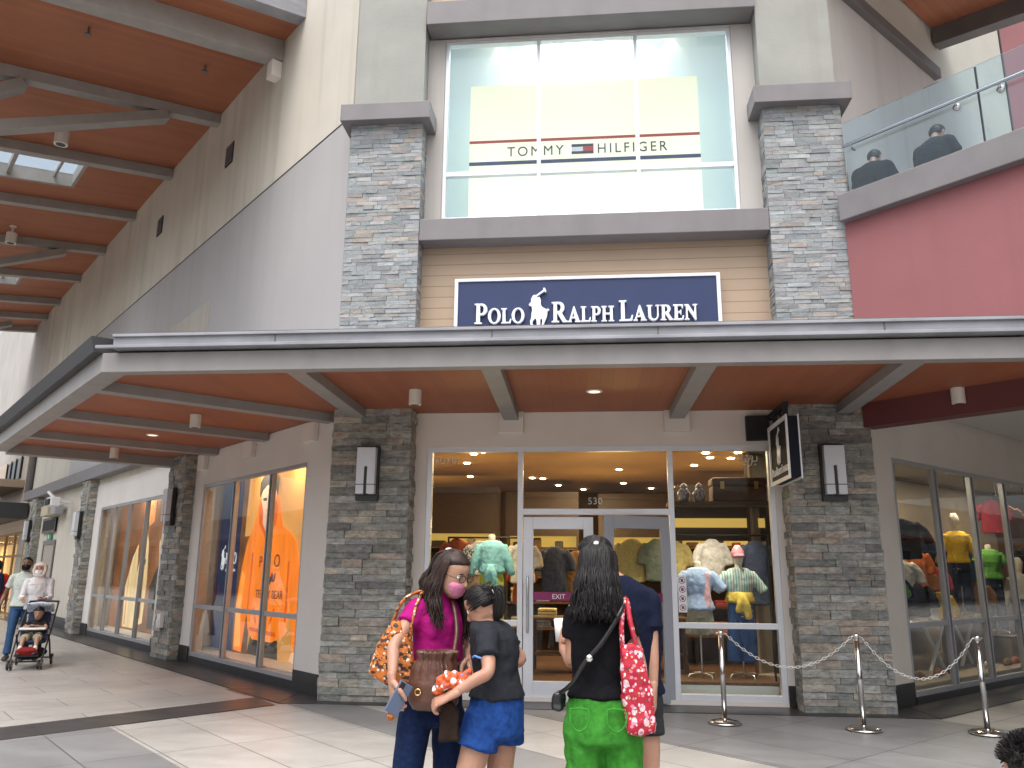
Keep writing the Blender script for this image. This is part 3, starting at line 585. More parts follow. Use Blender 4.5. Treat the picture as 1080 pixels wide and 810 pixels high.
for s, dz in ((11.35, 0), (21.1, 0), (30.6, 0)):
    brace(P_roof(s, 1.1, -.3), LEFT @ V((-s, -5.2, 9.0))); brace(P_roof(s, 3.7, -.3), LEFT @ V((-s, -5.4, 9.2)))
    obj('column', MB(LEFT).tube([(-s, -5.4, 0), (-s, -5.4, 10.35)], .16, 14, 1, 0), M_BEAM2, W_, True)
for s in (8.1,): obj('roof_corbel', MB(LEFT).box(-s-.12, -s+.12, -.2, -.002, 10.62 if s < 9 else 10.95, 11.38-.42 if s < 9 else 11.08), M_STUCCO_L, B, bevel=.01)

# ---------------------------------------------------------------- balcony and red parapet on the right
FR = Matrix(((S2, S2, 0, 3.55), (-S2, S2, 0, 10.45), (0, 0, 1, 0), (0, 0, 0, 1)))     # x runs towards the camera side, y behind the parapet
BL = thing('balcony', 'upper floor balcony with pink-red parapet wall, grey slab edge and glass balustrade', 'balcony', tuple(FR @ V((2, 0, 6))))
obj('parapet_wall', MB(FR).box(-.05, 13, 0, .2, 3.76, 6.24), M_RED, BL)
obj('bottom_beam', MB(FR).box(-.05, 13, -.01, .25, 3.44, 3.755), M_MAROON, BL)
obj('slab_edge', MB(FR).box(-.06, 13, -.13, .3, 6.24, 6.62), M_TRIM, BL, bevel=.012)
obj('floor_slab', MB().prism([tuple((FR @ V(q)).xy) for q in ((.1, .3, 0), (13, .3, 0))]+[(16.5, 5.3), (22, 11), (16, 23.1), (3.7, 10.85)], 5.9, 6.15), M_CEIL, BL)
obj('lower_ceiling', MB().prism([tuple((FR @ V(q)).xy) for q in ((.0, .26, 0), (13, .26, 0))]+[(16.5, 5.3), (22, 11), (16, 23.1), (3.7, 10.85)], 3.92, 4.0), M_CEIL, BL)
gx = [.02, 1.75, 3.5, 5.25, 7.0, 8.75]
for i in range(5): obj('glass_panel', MB(FR).box(gx[i]+.012, gx[i+1]-.012, .02, .034, 6.55, 7.72), M_GLASS_B, BL)
for q in gx[1:-1]: obj('panel_joint', MB(FR).box(q-.011, q+.011, .015, .04, 6.55, 7.70), M_BLACK, BL)
hr = obj('handrail', MB(FR).tube([(.05, -.05, 7.33), (9, -.05, 7.33)], .024, 10, 1), mat('handrail_metal', (.5, .56, .6), .2, metal=1), BL, True)
for q in (.15, 1.5, 2.0, 3.25, 3.75, 5.0): obj('bracket', MB(FR).tube([(q, .06, 7.28), (q, -.03, 7.28), (q, -.05, 7.33)], .016, 8, 3), M_STEEL, hr, True); 
for q in (1.5, 2.0, 3.25, 3.75): obj('bracket', MB(FR).disc((q, .012, 7.26), .045, (0, -1, 0), .03, 14), M_STEEL, hr, True)
RR = thing('high_roof', 'dark-edged overhanging roof high above the balcony at the top right', 'roof', (7, 13, 11.4))
RG = RIGHT @ Matrix(((1, 0, 0, 0), (0, 1, 0, 0), (0, .136, 1, 11.4), (0, 0, 0, 1)))
obj('soffit', MB(RG).box(4.9, 9.0, -8, -.03, 0, .2), M_ROOFSOF, RR)
obj('edge_beam', MB(RG).box(9.0, 9.26, -8, -.03, -.34, .2), M_TRIM_D, RR, bevel=.01)
obj('gutter', MB(RG).box(9.262, 9.5, -8, -.03, -.1, .32), M_BLACK, RR, bevel=.01)
for s in (6.5,): obj('beam', MB(RG).box(s-.16, s+.16, -8, -.03, -.3, -.002), M_TRIM_D, RR)

# ---------------------------------------------------------------- the street on the other sides of the square
def block(label, M, x0, x1, y0, y1, h, m, seed):
    t = thing('opposite_building', label, 'building', tuple(M @ V(((x0+x1)/2, (y0+y1)/2, 0)))); obj('wall', MB(M).box(x0, x1, y0, y1, 0, h), m, t)
    q = random.Random(seed); x = x0+1.5; k = 0
    while x < x1-3 and k < 26:
        w = q.uniform(2.5, 4); f_ = obj('window', MB(M).box(x, x+w, y1+.002, y1+.06, .3, 3.1), MATS['dark_window_glass'], t); obj('frame', wall(MB(M), x-.08, x+w+.08, y1+.061, y1+.12, .2, 3.2, [(x, x+w, .3, 3.1)]), M_TRIM, f_); x += w+q.uniform(1, 2); k += 1
    obj('canopy', MB(M).box(x0, x1, y1+.002, y1+2.2, 3.8, 4.1), M_TRIM, t); obj('soffit', MB(M).box(x0, x1, y1+.002, y1+2.1, 3.7, 3.797), M_SOFFIT, t)
block('long tan shop building across the square behind the viewer', FRONT, -26, 26, -44, -34, 7, M_BRICK_F, 1)
block('dark grey shop row across the left walkway', LEFT, -190, 2, -28, -18, 5.5, M_TRIM_D, 2)
block('dark brown shop row across the right walkway', RIGHT, -2, 190, -28, -18, 6, M_TRIM_D, 3)
# ---------------------------------------------------------------- signs
GL = {
 'L': [[(0,0),(.66,0),(.70,.27),(.66,.27),(.58,.07),(.27,.06),(.27,.94),(.37,.96),(.37,1),(0,1),(0,.96),(.1,.94),(.1,.06),(0,.04)]],
 'E': [[(0,0),(.66,0),(.7,.26),(.66,.26),(.58,.07),(.27,.06),(.27,.47),(.45,.47),(.49,.37),(.53,.37),(.53,.64),(.49,.64),(.45,.54),(.27,.54),(.27,.94),(.56,.93),(.62,.77),(.66,.77),(.64,1),(0,1),(0,.96),(.1,.94),(.1,.06),(0,.04)]],
 'A': [[(0,0),(.27,0),(.27,.04),(.19,.06),(.25,.25),(.53,.25),(.6,.06),(.52,.04),(.52,0),(.9,0),(.9,.04),(.82,.06),(.46,1.02),(.42,1.02),(.1,.06),(0,.04)], [(.27,.32),(.385,.7),(.5,.32)]],
 'H': [[(0,0),(.37,0),(.37,.04),(.27,.06),(.27,.47),(.63,.47),(.63,.06),(.53,.04),(.53,0),(.9,0),(.9,.04),(.8,.06),(.8,.94),(.9,.96),(.9,1),(.53,1),(.53,.96),(.63,.94),(.63,.54),(.27,.54),(.27,.94),(.37,.96),(.37,1),(0,1),(0,.96),(.1,.94),(.1,.06),(0,.04)]],
 'N': [[(0,0),(.3,0),(.3,.04),(.19,.06),(.19,.78),(.72,-.02),(.79,-.02),(.79,.94),(.88,.96),(.88,1),(.6,1),(.6,.96),(.71,.94),(.71,.3),(.26,1),(0,1),(0,.96),(.11,.92),(.11,.06),(0,.04)]],
}
def arc(cx, cy, rx, ry, a0, a1, n=14): return [(cx+rx*math.cos(R(a0+(a1-a0)*i/n)), cy+ry*math.sin(R(a0+(a1-a0)*i/n))) for i in range(n+1)]
GL['P'] = [[(0,0),(.38,0),(.38,.04),(.27,.06),(.27,.44)]+arc(.38,.715,.29,.285,-90,90)+[(0,1),(0,.96),(.1,.94),(.1,.06),(0,.04)], [(.27,.93)]+arc(.36,.715,.14,.215,90,-90)+[(.27,.5)]]
GL['R'] = [[(0,0),(.38,0),(.38,.04),(.27,.06),(.27,.45),(.31,.45),(.6,0),(.86,0),(.86,.04),(.78,.06)]+arc(.4,.73,.28,.27,-65,90)+[(0,1),(0,.96),(.1,.94),(.1,.06),(0,.04)], [(.27,.93)]+arc(.36,.73,.14,.2,90,-90)+[(.27,.53)]]
GL['O'] = [arc(.45,.5,.45,.52,0,347,26), arc(.45,.5,.27,.455,0,-347,26)]
GL['U'] = [[(0,1),(0,.96),(.09,.94),(.09,.33)]+arc(.44,.33,.35,.35,180,360)+[(.79,.94),(.88,.96),(.88,1),(.62,1),(.62,.96),(.72,.94),(.72,.33)]+arc(.49,.33,.23,.26,0,-180)+[(.26,.94),(.36,.96),(.36,1)]]
WD = dict(L=.7, E=.72, A=.9, H=.92, N=.9, P=.69, R=.84, O=.92, U=.9)
PONY = [(300,245),(312,225),(330,215),(352,222),(440,157),(462,136),(458,118),(470,108),(484,125),(500,158),(490,176),(474,160),(452,172),(366,236),(364,262),(400,248),(418,285),(418,350),(432,395),(470,420),(505,438),(520,430),(535,432),(540,450),(515,462),(513,500),(500,560),(480,610),(465,650),(455,700),(430,705),(440,650),(445,600),(440,570),(412,580),(412,660),(385,690),(370,725),(345,725),(358,690),(368,660),(362,600),(345,560),(310,600),(295,640),(325,680),(325,700),(305,705),(275,660),(270,610),(290,550),(290,500),(300,440),(290,380),(255,372),(252,355),(285,320),(285,275)]
def pony(h): # outline scaled to height h, base at 0, centred
    k = h/617.; return [[((x-395)*k, (725-y)*k) for x, y in PONY]]
def caps(x, word, H, h, sp=.06):     # small capitals: first letter large; returns polygons and the end x
    out = []
    for i, ch in enumerate(word):
        s = H if i == 0 else h
        for pl in GL[ch]: out.append([(x+px*s, py*s) for px, py in pl])
        x += WD[ch]*s+sp*h
    return out, x
M_NAVY = mat('navy_sign', (.012, .027, .098), .5, var=.06)
M_SWHITE = mat('sign_white', (.80, .82, .85), .45)
SG = thing('shop_sign', 'long navy blue sign board with white raised serif letters and polo player above the canopy', 'sign', (0, 10.75, 4.75))
obj('board', MB().box(-1.80, 1.80, 10.70, 10.826, 4.72, 5.62), M_NAVY, SG)
mb = MB(); mb.box(-1.85, 1.85, 10.68, 10.826, 5.62, 5.665); mb.box(-1.85, -1.80, 10.68, 10.826, 4.72, 5.62); mb.box(1.80, 1.85, 10.68, 10.826, 4.72, 5.62); mb.box(-1.85, 1.85, 10.68, 10.826, 4.675, 4.72); obj('frame', mb, M_SWHITE, SG, bevel=.004)
P1, e1 = caps(0, 'POLO', .29, .215); P2, e2 = caps(0, 'RALPH', .29, .215); P3, e3 = caps(0, 'LAUREN', .29, .215)
def fit(P, e, x0, x1): k = (x1-x0)/e; return [[(x0+x*k, y) for x, y in q] for q in P]
for P, e, x0, x1 in ((P1, e1, -1.55, -.84), (P2, e2, -.47, .40), (P3, e3, .46, 1.53)):
    obj('lettering', place(outline_mesh(fit(P, e, x0, x1), .022, .004), upright(FRONT, 0, 10.665, 4.98)), M_SWHITE, SG)
obj('emblem', place(outline_mesh(pony(.60), .02, .003), upright(FRONT, -.65, 10.67, 4.89)), M_SWHITE, SG)
# lit panel behind the upper window
M_CREAM = mat('backlit_cream', (.70, .71, .56), .6, emit=(1, .97, .66), estr=.30)
TS = thing('window_sign', 'backlit cream panel lettered TOMMY HILFIGER between red and navy stripes behind the upper window', 'sign', (0, 11.45, 6.7))
obj('panel', MB().box(-1.81, 1.80, 11.5, 11.56, 6.7, 9.28), M_CREAM, TS)
obj('red_stripe', MB().box(-1.81, 1.80, 11.493, 11.499, 8.25, 8.295), mat('stripe_red', (.50, .06, .055), .5), TS)
obj('navy_stripe', MB().box(-1.81, 1.80, 11.493, 11.499, 7.865, 7.925), mat('stripe_navy', (.05, .07, .14), .5), TS)
ML_ = mat('sign_dark_letters', (.045, .05, .06), .5)
for w_, x in (('TOMMY', -.76), ('HILFIGER', .75)): obj('lettering', place(text_mesh(w_, .235, .002, .9, 'CENTER', 1.32), upright(FRONT, x, 11.494, 8.005)), ML_, TS)
fl_ = obj('flag_emblem', MB().box(-.19, .155, 11.492, 11.498, 8.0, 8.17), M_SWHITE, TS)
mb = MB(); mb.box(-.19, .155, 11.488, 11.4915, 8.125, 8.17); mb.box(-.19, .155, 11.488, 11.4915, 8.0, 8.045); obj('navy_bar', mb, ML_, fl_); obj('red_field', MB().box(-.01, .155, 11.488, 11.4915, 8.0455, 8.1245), MATS['stripe_red'], fl_)
# projecting blade sign
BS = thing('blade_sign', 'black projecting sign with white border and polo player hung beside the right stone pillar', 'sign', (2.45, 10.1, 2.7))
SM = Matrix(((0, 1, 0, 2.34), (-1, 0, 0, 10.62), (0, 0, 1, 2.72), (0, 0, 0, 1)))      # x toward the camera, y to the right
M_SIGNB = mat('sign_black', (.012, .013, .022), .7, spec=.2)
obj('board', MB(SM).box(0.02, .98, .015, .135, .0, .72), M_SIGNB, BS)
mb = MB(SM)
for y0, y1 in ((-.002, .0148), (.1352, .15)): mb.box(0, 1.0, y0, y1, -.02, .025); mb.box(0, 1.0, y0, y1, .69, .74); mb.box(0, .055, y0, y1, .025, .69); mb.box(.945, 1.0, y0, y1, .025, .69)
obj('border', mb, M_SWHITE, BS)
obj('emblem', place(outline_mesh(pony(.46), .006), upright(SM, .5, .008, .2)), M_SWHITE, BS)
P, e = caps(0, 'POLO', .1, .07, .1); Q, e2 = caps(e+.03, 'RALPH', .1, .07, .1); U_, e3 = caps(e2+.03, 'LAUREN', .1, .07, .1)
obj('lettering', place(outline_mesh(fit(P+Q+U_, e3, .09, .91), .004), upright(SM, 0, .009, .085)), M_SWHITE, BS)
mb = MB(); mb.box(2.38, 2.44, 9.85, 10.82, 3.60, 3.66); mb.box(2.38, 2.44, 9.9, 9.94, 3.46, 3.6); mb.box(2.38, 2.44, 10.45, 10.49, 3.46, 3.6); obj('bracket', mb, M_BLACK, BS)

# ---------------------------------------------------------------- wall lanterns
M_LANT = mat('lantern_diffuser', (.66, .68, .72), .4); M_LBACK = mat('lantern_back', (.02, .02, .021), .4)
def lantern(label):
    t = thing('wall_lantern', label, 'lantern', (0, 0, 0), 'wall lanterns on the stone pillars')
    obj('backplate', MB().box(-.15, .15, -.07, -.0, -.36, .36), M_LBACK, t, bevel=.006, local=True)
    mb = MB(); mb.plate([(-.125, -.28), (-.02, -.28), (-.02, .08), (.02, .08), (.02, -.28), (.125, -.28), (.125, .33), (-.125, .33)], -.17, -.071); d = obj('diffuser', mb, M_LANT, t, bevel=.006, local=True)
    obj('seam', MB().box(-.126, .126, -.172, -.07, -.165, -.155), M_LBACK, d); obj('slot', MB().box(-.0195, .0195, -.150, -.071, -.28, .0795), M_LBACK, d)
    return t
la = lantern('rectangular pale lantern on the stone pillar left of the entrance'); la.location = (-2.91, 10.485, 2.87)
dup(la, (3.07, 10.485, 2.86), 'rectangular pale lantern on the stone pillar beside the black blade sign')
for s, z, lb in ((11.02, 2.78, 'dark-sided lantern on the stone pillar between the two left display windows'), (18.6, 2.72, 'lantern on the stone pillar left of the farther display window'), (25.75, 2.8, 'farthest lantern on the stone pillar next to the neighbouring shop awning')):
    p = LEFT @ V((-s, -.235, z)); dup(la, p, lb, R(-45))
# ---------------------------------------------------------------- canopy and roof lamps
M_LAMPW = mat('lamp_housing', (.72, .69, .63), .5)
def can(label, grp, r=.075, h=.19, stem=0.):
    t = thing('ceiling_lamp', label, 'ceiling lamp', (0, 0, 0), grp)
    mb = MB(); mb.tube([(0, 0, -h), (0, 0, -h+.01), (0, 0, 0)], r, 18, 1, 0)
    obj('housing', mb, M_LAMPW, t, bevel=.006, local=True); obj('lens', MB().disc((0, 0, -h-.002), r*.7, (0, 0, 1), .0015, 14), M_LBACK, t, local=True)
    if stem: mb = MB(); mb.tube([(0, 0, .001), (0, 0, stem)], .03, 8, 1, 0); mb.tube([(0, 0, stem-.02), (0, 0, stem+.02)], .09, 12, 1, 0); obj('stem', mb, M_LAMPW, t, local=True)
    return t
ca = can('white cylinder lamp under the canopy above the left stone pillar', 'cylinder lamps under the canopy'); ca.location = (-2.07, 9.36, 3.749)
for x, y, lb in ((4.32, 9.63, 'white cylinder lamp under the canopy near the maroon beam'), (-5.53, 10.75, 'white cylinder lamp under the left canopy wing, nearer of two'), (-8.55, 13.75, 'white cylinder lamp at the far end of the left canopy wing')): dup(ca, (x, y, 3.749), lb)
M_FLUSH = mat('flush_lens', (.9, .85, .75), .4, emit=(1, .85, .65), estr=.5)
for x, y, lb in ((.09, 9.54, 'flush round downlight in the soffit above the doors'), (-7.08, 12.38, 'flush round downlight in the left canopy wing between two beams')):
    t = thing('recessed_downlight', lb, 'downlight', (x, y, 3.749), 'recessed downlights in the canopy'); mb = MB(); mb.tube([(0, 0, -.012), (0, 0, 0)], .1, 20, 1, 0); obj('ring', mb, M_LAMPW, t, local=True); obj('lens', MB().disc((0, 0, -.0145), .07, (0, 0, 1), .002, 16), M_FLUSH, t, local=True)
cb = can('white pendant lamp on the walkway roof behind the near diagonal brace', 'lamps on the walkway roof', .14, .3, .22)
for i, (s, d, lb) in enumerate(((13.2, 2.69, None), (20.2, 2.6, 'white pendant lamp on the walkway roof just below the skylight'), (22.4, 3.3, 'white pendant lamp on the walkway roof farther back at the left edge'))):
    p = P_roof(s, d, -.22)
    if i == 0: cb.location = p
    else: dup(cb, p, lb)
for s, d, lb in ((9.3, 3.05, 'small dark sprinkler head on the roof soffit at the upper left'), (9.5, .95, 'small dark sprinkler head on the roof soffit near the big grey wall')):
    t = thing('sprinkler', lb, 'sprinkler', P_roof(s, d, 0), 'sprinklers in the roof soffit'); mb = MB(); mb.tube([(0, 0, 0), (0, 0, -.14)], .02, 8, 1, 0); mb.tube([(0, 0, -.14), (0, 0, -.16)], .06, 10, 1, 0); obj('head', mb, M_TRIM_D, t, local=True)
# ---------------------------------------------------------------- fittings on the left wall
def lthing(name, label, cat, s, o, z): return thing(name, label, cat, tuple(LEFT @ V((-s, -o, z))))
t = lthing('security_camera', 'white security camera on an arm beneath the grey band of the left wall', 'camera', 20.9, 0, 3.4)
obj('arm', MB(LEFT).tube([(-20.9, -.0, 3.45), (-20.9, -.45, 3.5), (-21.3, -.6, 3.75)], .045, 8, 1), M_WHITE, t, True); obj('body', MB(LEFT).box(-20.9, -20.3, -.7, -.45, 3.3, 3.56), M_WHITE, t, bevel=.03); obj('lens', MB(LEFT).box(-20.85, -20.35, -.74, -.701, 3.34, 3.5), M_BLACK, t)
t = lthing('floodlight', 'boxy beige floodlight on the wall left of the security camera', 'floodlight', 22.6, 0, 3.3)
obj('housing', MB(LEFT).box(-23.3, -22.3, -.4, -.02, 3.15, 3.45), mat('flood_beige', (.55, .47, .33), .5), t, bevel=.02); obj('lamp', MB(LEFT).box(-22.2, -21.6, -.35, -.1, 3.16, 3.44), M_ALU_D, t, bevel=.02); obj('arm', MB(LEFT).box(-22.3, -22.2, -.25, -.02, 3.25, 3.35), M_BLACK, t)
t = lthing('notice_panel', 'black notice panel on the pale wall above the service door', 'panel', 23.6, 0, 3)
obj('board', MB(LEFT).box(-24.6, -22.75, -.06, -.002, 2.72, 3.12), M_BLACK, t); obj('rim', wall(MB(LEFT), -24.65, -22.7, -.07, -.061, 2.68, 3.16, [(-24.55, -22.8, 2.76, 3.08)]), M_TRIM_D, t)
t = lthing('exit_sign', 'small green exit sign over the service door', 'sign', 23.5, 0, 2.5)
obj('board', MB(LEFT).box(-23.75, -23.15, -.06, -.022, 2.47, 2.64), mat('exit_green', (.05, .28, .12), .5), t); obj('figure', MB(LEFT).box(-23.55, -23.45, -.066, -.0605, 2.5, 2.61), M_SWHITE, t)
t = lthing('socket_box', 'small white socket box low on the pillar between the left windows', 'socket box', 11, .4, .66)
obj('box', MB(LEFT).box(-11.1, -10.9, -.30, -.22, .55, .8), M_WHITE, t, bevel=.01); obj('flap', MB(LEFT).box(-11.07, -10.93, -.315, -.301, .58, .7), M_LAMPW, t)

# ---------------------------------------------------------------- stanchions and chains
M_CHROME = mat('polished_steel', (.62, .61, .60), .16, metal=1., var=.05)
def stanchion(label):
    t = thing('stanchion', label, 'stanchion', (0, 0, 0), 'steel barrier posts by the entrance')
    mb = MB(); mb.loft([(V((0, 0, 0)), V((.185, 0, 0)), V((0, .185, 0))), (V((0, 0, .012)), V((.185, 0, 0)), V((0, .185, 0))), (V((0, 0, .03)), V((.15, 0, 0)), V((0, .15, 0))), (V((0, 0, .05)), V((.05, 0, 0)), V((0, .05, 0)))], 28, 0); obj('base', mb, M_CHROME, t, True, local=True)
    mb = MB(); mb.tube([(0, 0, .04), (0, 0, .93)], .028, 16, 1, 0); obj('post', mb, M_CHROME, t, True, local=True)
    mb = MB(); mb.loft([(V((0, 0, .93)), V((.034, 0, 0)), V((0, .034, 0))), (V((0, 0, .965)), V((.034, 0, 0)), V((0, .034, 0))), (V((0, 0, .975)), V((.02, 0, 0)), V((0, .02, 0)))], 16, .3); mb.tube([(-.05, 0, .945), (.05, 0, .945)], .008, 8, 1); obj('cap', mb, M_CHROME, t, True, local=True)
    return t
ST = [(1.46, 9.62), (2.87, 9.42), (4.10, 9.38)]
st = stanchion('steel barrier post standing in front of the right entrance window'); st.location = (*ST[0], .012)
dup(st, (*ST[1], .012), 'steel barrier post standing in front of the right stone pillar'); dup(st, (*ST[2], .012), 'steel barrier post nearest the right side windows')
M_CHAIN = mat('white_chain', (.72, .70, .66), .4)
def chain(name, a, b, sag, label):
    a, b = V(a), V(b); mb = MB(); n = int((b-a).length/.034); pts = []
    for i in range(n+1):
        t = i/n; pts.append(a.lerp(b, t)-V((0, 0, sag*4*t*(1-t))))
    for i in range(n):
        c = (pts[i]+pts[i+1])/2; d = (pts[i+1]-pts[i]).normalized(); u = d.cross(V((0, 0, 1))).normalized(); w = u.cross(d)
        if i % 2: u, w = w, -u
        ring = [c+d*math.cos(q)*.024+u*math.sin(q)*.013 for q in [k*math.pi/4 for k in range(8)]]
        o = []
        for k in range(8):
            p, q = ring[k], ring[(k+1) % 8]; mb.tube([p, q], .0036, 5, 1, 0)
    o = obj(name, mb, M_CHAIN, None, True, label=label); tag(o, None, 'chain', 'chains between the barrier posts')
chain('barrier_chain', (ST[0][0]+.05, ST[0][1], .955), (ST[1][0]-.05, ST[1][1], .955), .34, 'white chain hanging between the posts in front of window and pillar')
chain('barrier_chain', (ST[1][0]+.05, ST[1][1], .955), (ST[2][0]-.05, ST[2][1], .955), .42, 'white chain hanging between the two right-hand posts')

# ---------------------------------------------------------------- posters in the left display windows (flat printed boards)
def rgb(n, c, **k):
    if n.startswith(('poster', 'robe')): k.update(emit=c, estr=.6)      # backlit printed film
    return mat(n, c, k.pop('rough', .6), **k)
def shp(parent, name, M, y, pts, m): return obj(name, MB(M).plate([(-s-PSH, z) for s, z in pts], y, y+.004), m, parent)
PS = lthing('hoodie_poster', 'large poster of a figure in a bright orange hooded sweatshirt filling the nearer left window', 'poster', 7.4, -.8, .2)
Yp = .57; PSH = .57
M_PBG = rgb('poster_ochre', (.58, .27, .07), var=.2, vscale=.7); M_OR = rgb('poster_orange', (.86, .20, .012), var=.16, vscale=2.2, vstretch=(2.4, 2.4, .5)); M_ORD = rgb('poster_orange_fold', (.58, .10, .008), var=.2, vscale=3)
M_ORL = rgb('poster_orange_light', (.92, .34, .05), var=.1); M_SKINP = rgb('poster_skin', (.62, .38, .26)); M_DARKP = rgb('poster_dark', (.035, .028, .025)); M_INK = rgb('poster_ink', (.03, .022, .035))
obj('board', MB(LEFT).box(-9.0-PSH, -5.9, Yp+.006, Yp+.03, .2, 3.4), M_PBG, PS)
shp(PS, 'dark_background', LEFT, Yp, [(8.3, .2), (9.0, .2), (9.0, 3.4), (8.75, 3.4), (8.8, 2.2), (8.3, 2.2)], rgb('poster_brown', (.14, .055, .02), var=.4))
shp(PS, 'hoodie', LEFT, Yp-.006, [(8.55, .22), (8.9, .24), (8.93, 1.0), (8.80, 1.65), (8.62, 2.12), (8.42, 2.32), (8.32, 2.55), (8.22, 2.82), (8.05, 2.86), (7.52, 2.86), (7.36, 2.76), (7.26, 2.5), (7.16, 2.32), (6.9, 2.24), (6.62, 2.06), (6.42, 1.6), (6.3, 1.0), (6.22, .42), (6.52, .36), (6.74, 1.2), (6.82, .62), (7.3, .46), (8.1, .46), (8.32, .62), (8.42, .9)], M_OR)
shp(PS, 'hood_shadow', LEFT, Yp-.012, [(8.16, 2.42), (8.2, 2.72), (8.02, 2.84), (7.55, 2.84), (7.4, 2.66), (7.44, 2.38), (7.8, 2.1)], M_ORD)
shp(PS, 'neck', LEFT, Yp-.014, [(8.0, 2.4), (8.02, 2.7), (7.6, 2.7), (7.58, 2.4), (7.8, 2.22)], M_SKINP)
shp(PS, 'face', LEFT, Yp-.020, [(8.12, 3.02), (8.1, 2.78), (7.98, 2.58), (7.8, 2.5), (7.62, 2.58), (7.5, 2.78), (7.48, 3.02), (7.8, 3.14)], M_SKINP)
shp(PS, 'hair', LEFT, Yp-.026, [(8.17, 2.86), (8.2, 3.12), (8.0, 3.27), (7.6, 3.27), (7.40, 3.12), (7.42, 2.84), (7.52, 2.98), (7.66, 3.08), (7.9, 3.06), (8.06, 2.98)], M_DARKP)
for q in (7.95, 7.63): shp(PS, 'eye_shadow', LEFT, Yp-.024, [(q+.08, 2.84), (q-.08, 2.84), (q-.07, 2.79), (q+.07, 2.79)], M_DARKP)
shp(PS, 'mouth', LEFT, Yp-.024, [(7.88, 2.64), (7.72, 2.64), (7.75, 2.61), (7.85, 2.61)], rgb('poster_lip', (.4, .16, .12)))
shp(PS, 'trousers', LEFT, Yp-.001, [(7.05, .21), (8.3, .21), (8.2, .5), (7.1, .5)], M_DARKP)
shp(PS, 'sleeve_light', LEFT, Yp-.010, [(8.60, .3), (8.86, .3), (8.88, 1.0), (8.74, 1.6), (8.62, 1.5), (8.72, .95)], M_ORL)
for pts in ([(8.30, 1.9), (8.36, 1.9), (8.40, .9), (8.34, .9)], [(6.80, 1.75), (6.86, 1.75), (6.86, .8), (6.79, .8)], [(7.15, .62), (8.25, .66), (8.25, .60), (7.15, .55)], [(7.3, 1.0), (7.45, .75), (7.40, .73), (7.24, .98)], [(8.1, 1.0), (7.95, .74), (8.0, .72), (8.16, .97)], [(7.5, 2.18), (7.64, 2.04), (7.78, 2.2), (7.64, 2.12)]): shp(PS, 'fold', LEFT, Yp-.013, pts, M_ORD)
shp(PS, 'hand', LEFT, Yp-.012, [(6.24, .40), (6.5, .37), (6.60, .24), (6.42, .2), (6.2, .22)], M_SKINP)
for w_, s, z, sz in (('P', 7.95, 1.66, .26), ('O', 7.28, 1.66, .30), ('the', 7.55, 1.42, .26), ('TEDDY BEAR', 7.52, 1.15, .19), ('tale', 7.6, 1.02, .1)): obj('print', place(text_mesh(w_, sz, .0015), upright(LEFT, -s-PSH, Yp-.016, z)), M_INK, PS)
mb = MB(LEFT)
for q in (.12, .26, .38): mb.tube([(-7.6-PSH+q-.3, Yp-.016, 1.38), (-7.6-PSH+q-.25, Yp-.016, 1.5), (-7.6-PSH+q-.15, Yp-.016, 1.42), (-7.6-PSH+q-.1, Yp-.016, 1.55)], .012, 6, 3)
obj('print', mb, M_INK, PS)
M_PWH = rgb('poster_white', (.7, .7, .72))  # own glow added so the unlit white banner print shows
NP = lthing('navy_banner', 'navy banner with white POLO lettering and polo player in the nearer left window', 'banner', 9.5, -.7, .2)
obj('cloth', MB(LEFT).box(-10.62, -9.62, .58, .61, .2, 3.3), mat('poster_navy', (.012, .022, .075), .6, emit=(.012, .022, .06), estr=.5), NP)  # faint glow added to hold the navy against the glass reflections
P, e = caps(0, 'POLO', .20, .20)
obj('lettering', place(outline_mesh(fit(P, e, -10.22, -9.68), .002), upright(LEFT, 0, .574, 1.72)), M_PWH, NP)
obj('emblem', place(outline_mesh(pony(.46), .002), upright(LEFT, -10.34, .574, 1.6)), M_PWH, NP)
obj('lettering', place(text_mesh('RALPH LAUREN', .068, .001), upright(LEFT, -9.95, .576, 1.58)), M_PWH, NP)
P2_ = lthing('robe_poster', 'tall poster of hooded cream robes on a brown ground filling the farther left window', 'poster', 14.5, -.8, .2)
M_RB = rgb('robe_cream', (.66, .47, .24), var=.22, vscale=2.5, vstretch=(2, 2, .4)); M_RB2 = rgb('robe_shade', (.42, .26, .11), var=.3, vscale=2.5)
obj('board', MB(LEFT).box(-17.4-PSH, -12.4, Yp+.006, Yp+.03, .2, 3.35), rgb('poster_umber', (.22, .085, .03), var=.45, vscale=.9), P2_)
shp(P2_, 'robe', LEFT, Yp, [(16.1, .25), (16.2, 1.2), (15.8, 1.9), (15.45, 2.2), (15.3, 1.4), (15.2, .25)], M_RB)
shp(P2_, 'robe', LEFT, Yp-.006, [(15.35, .25), (15.3, 1.5), (15.05, 2.15), (14.85, 2.55), (14.6, 2.2), (14.45, 1.4), (14.5, .4)], M_RB)
shp(P2_, 'robe', LEFT, Yp-.012, [(13.6, 1.4), (13.75, 2.2), (13.45, 2.55), (13.15, 2.2), (13.1, 1.6)], M_RB)
shp(P2_, 'robe', LEFT, Yp-.008, [(14.1, .3), (14.2, 1.2), (13.7, 1.7), (12.9, 1.5), (12.8, .3)], M_DARKP)
for pts in ([(15.0, 2.0), (15.05, .4), (14.95, .4)], [(15.9, 1.6), (15.95, .3), (15.85, .3)], [(14.7, 2.0), (14.75, .5), (14.65, .5)]): shp(P2_, 'fold', LEFT, Yp-.016, pts, M_RB2)
for s, z in ((14.95, 1.75), (14.72, 1.72)): obj('print', MB(LEFT).box(-s-PSH-.05, -s-PSH+.05, Yp-.017, Yp-.0125, z, z+.12), M_INK, P2_)
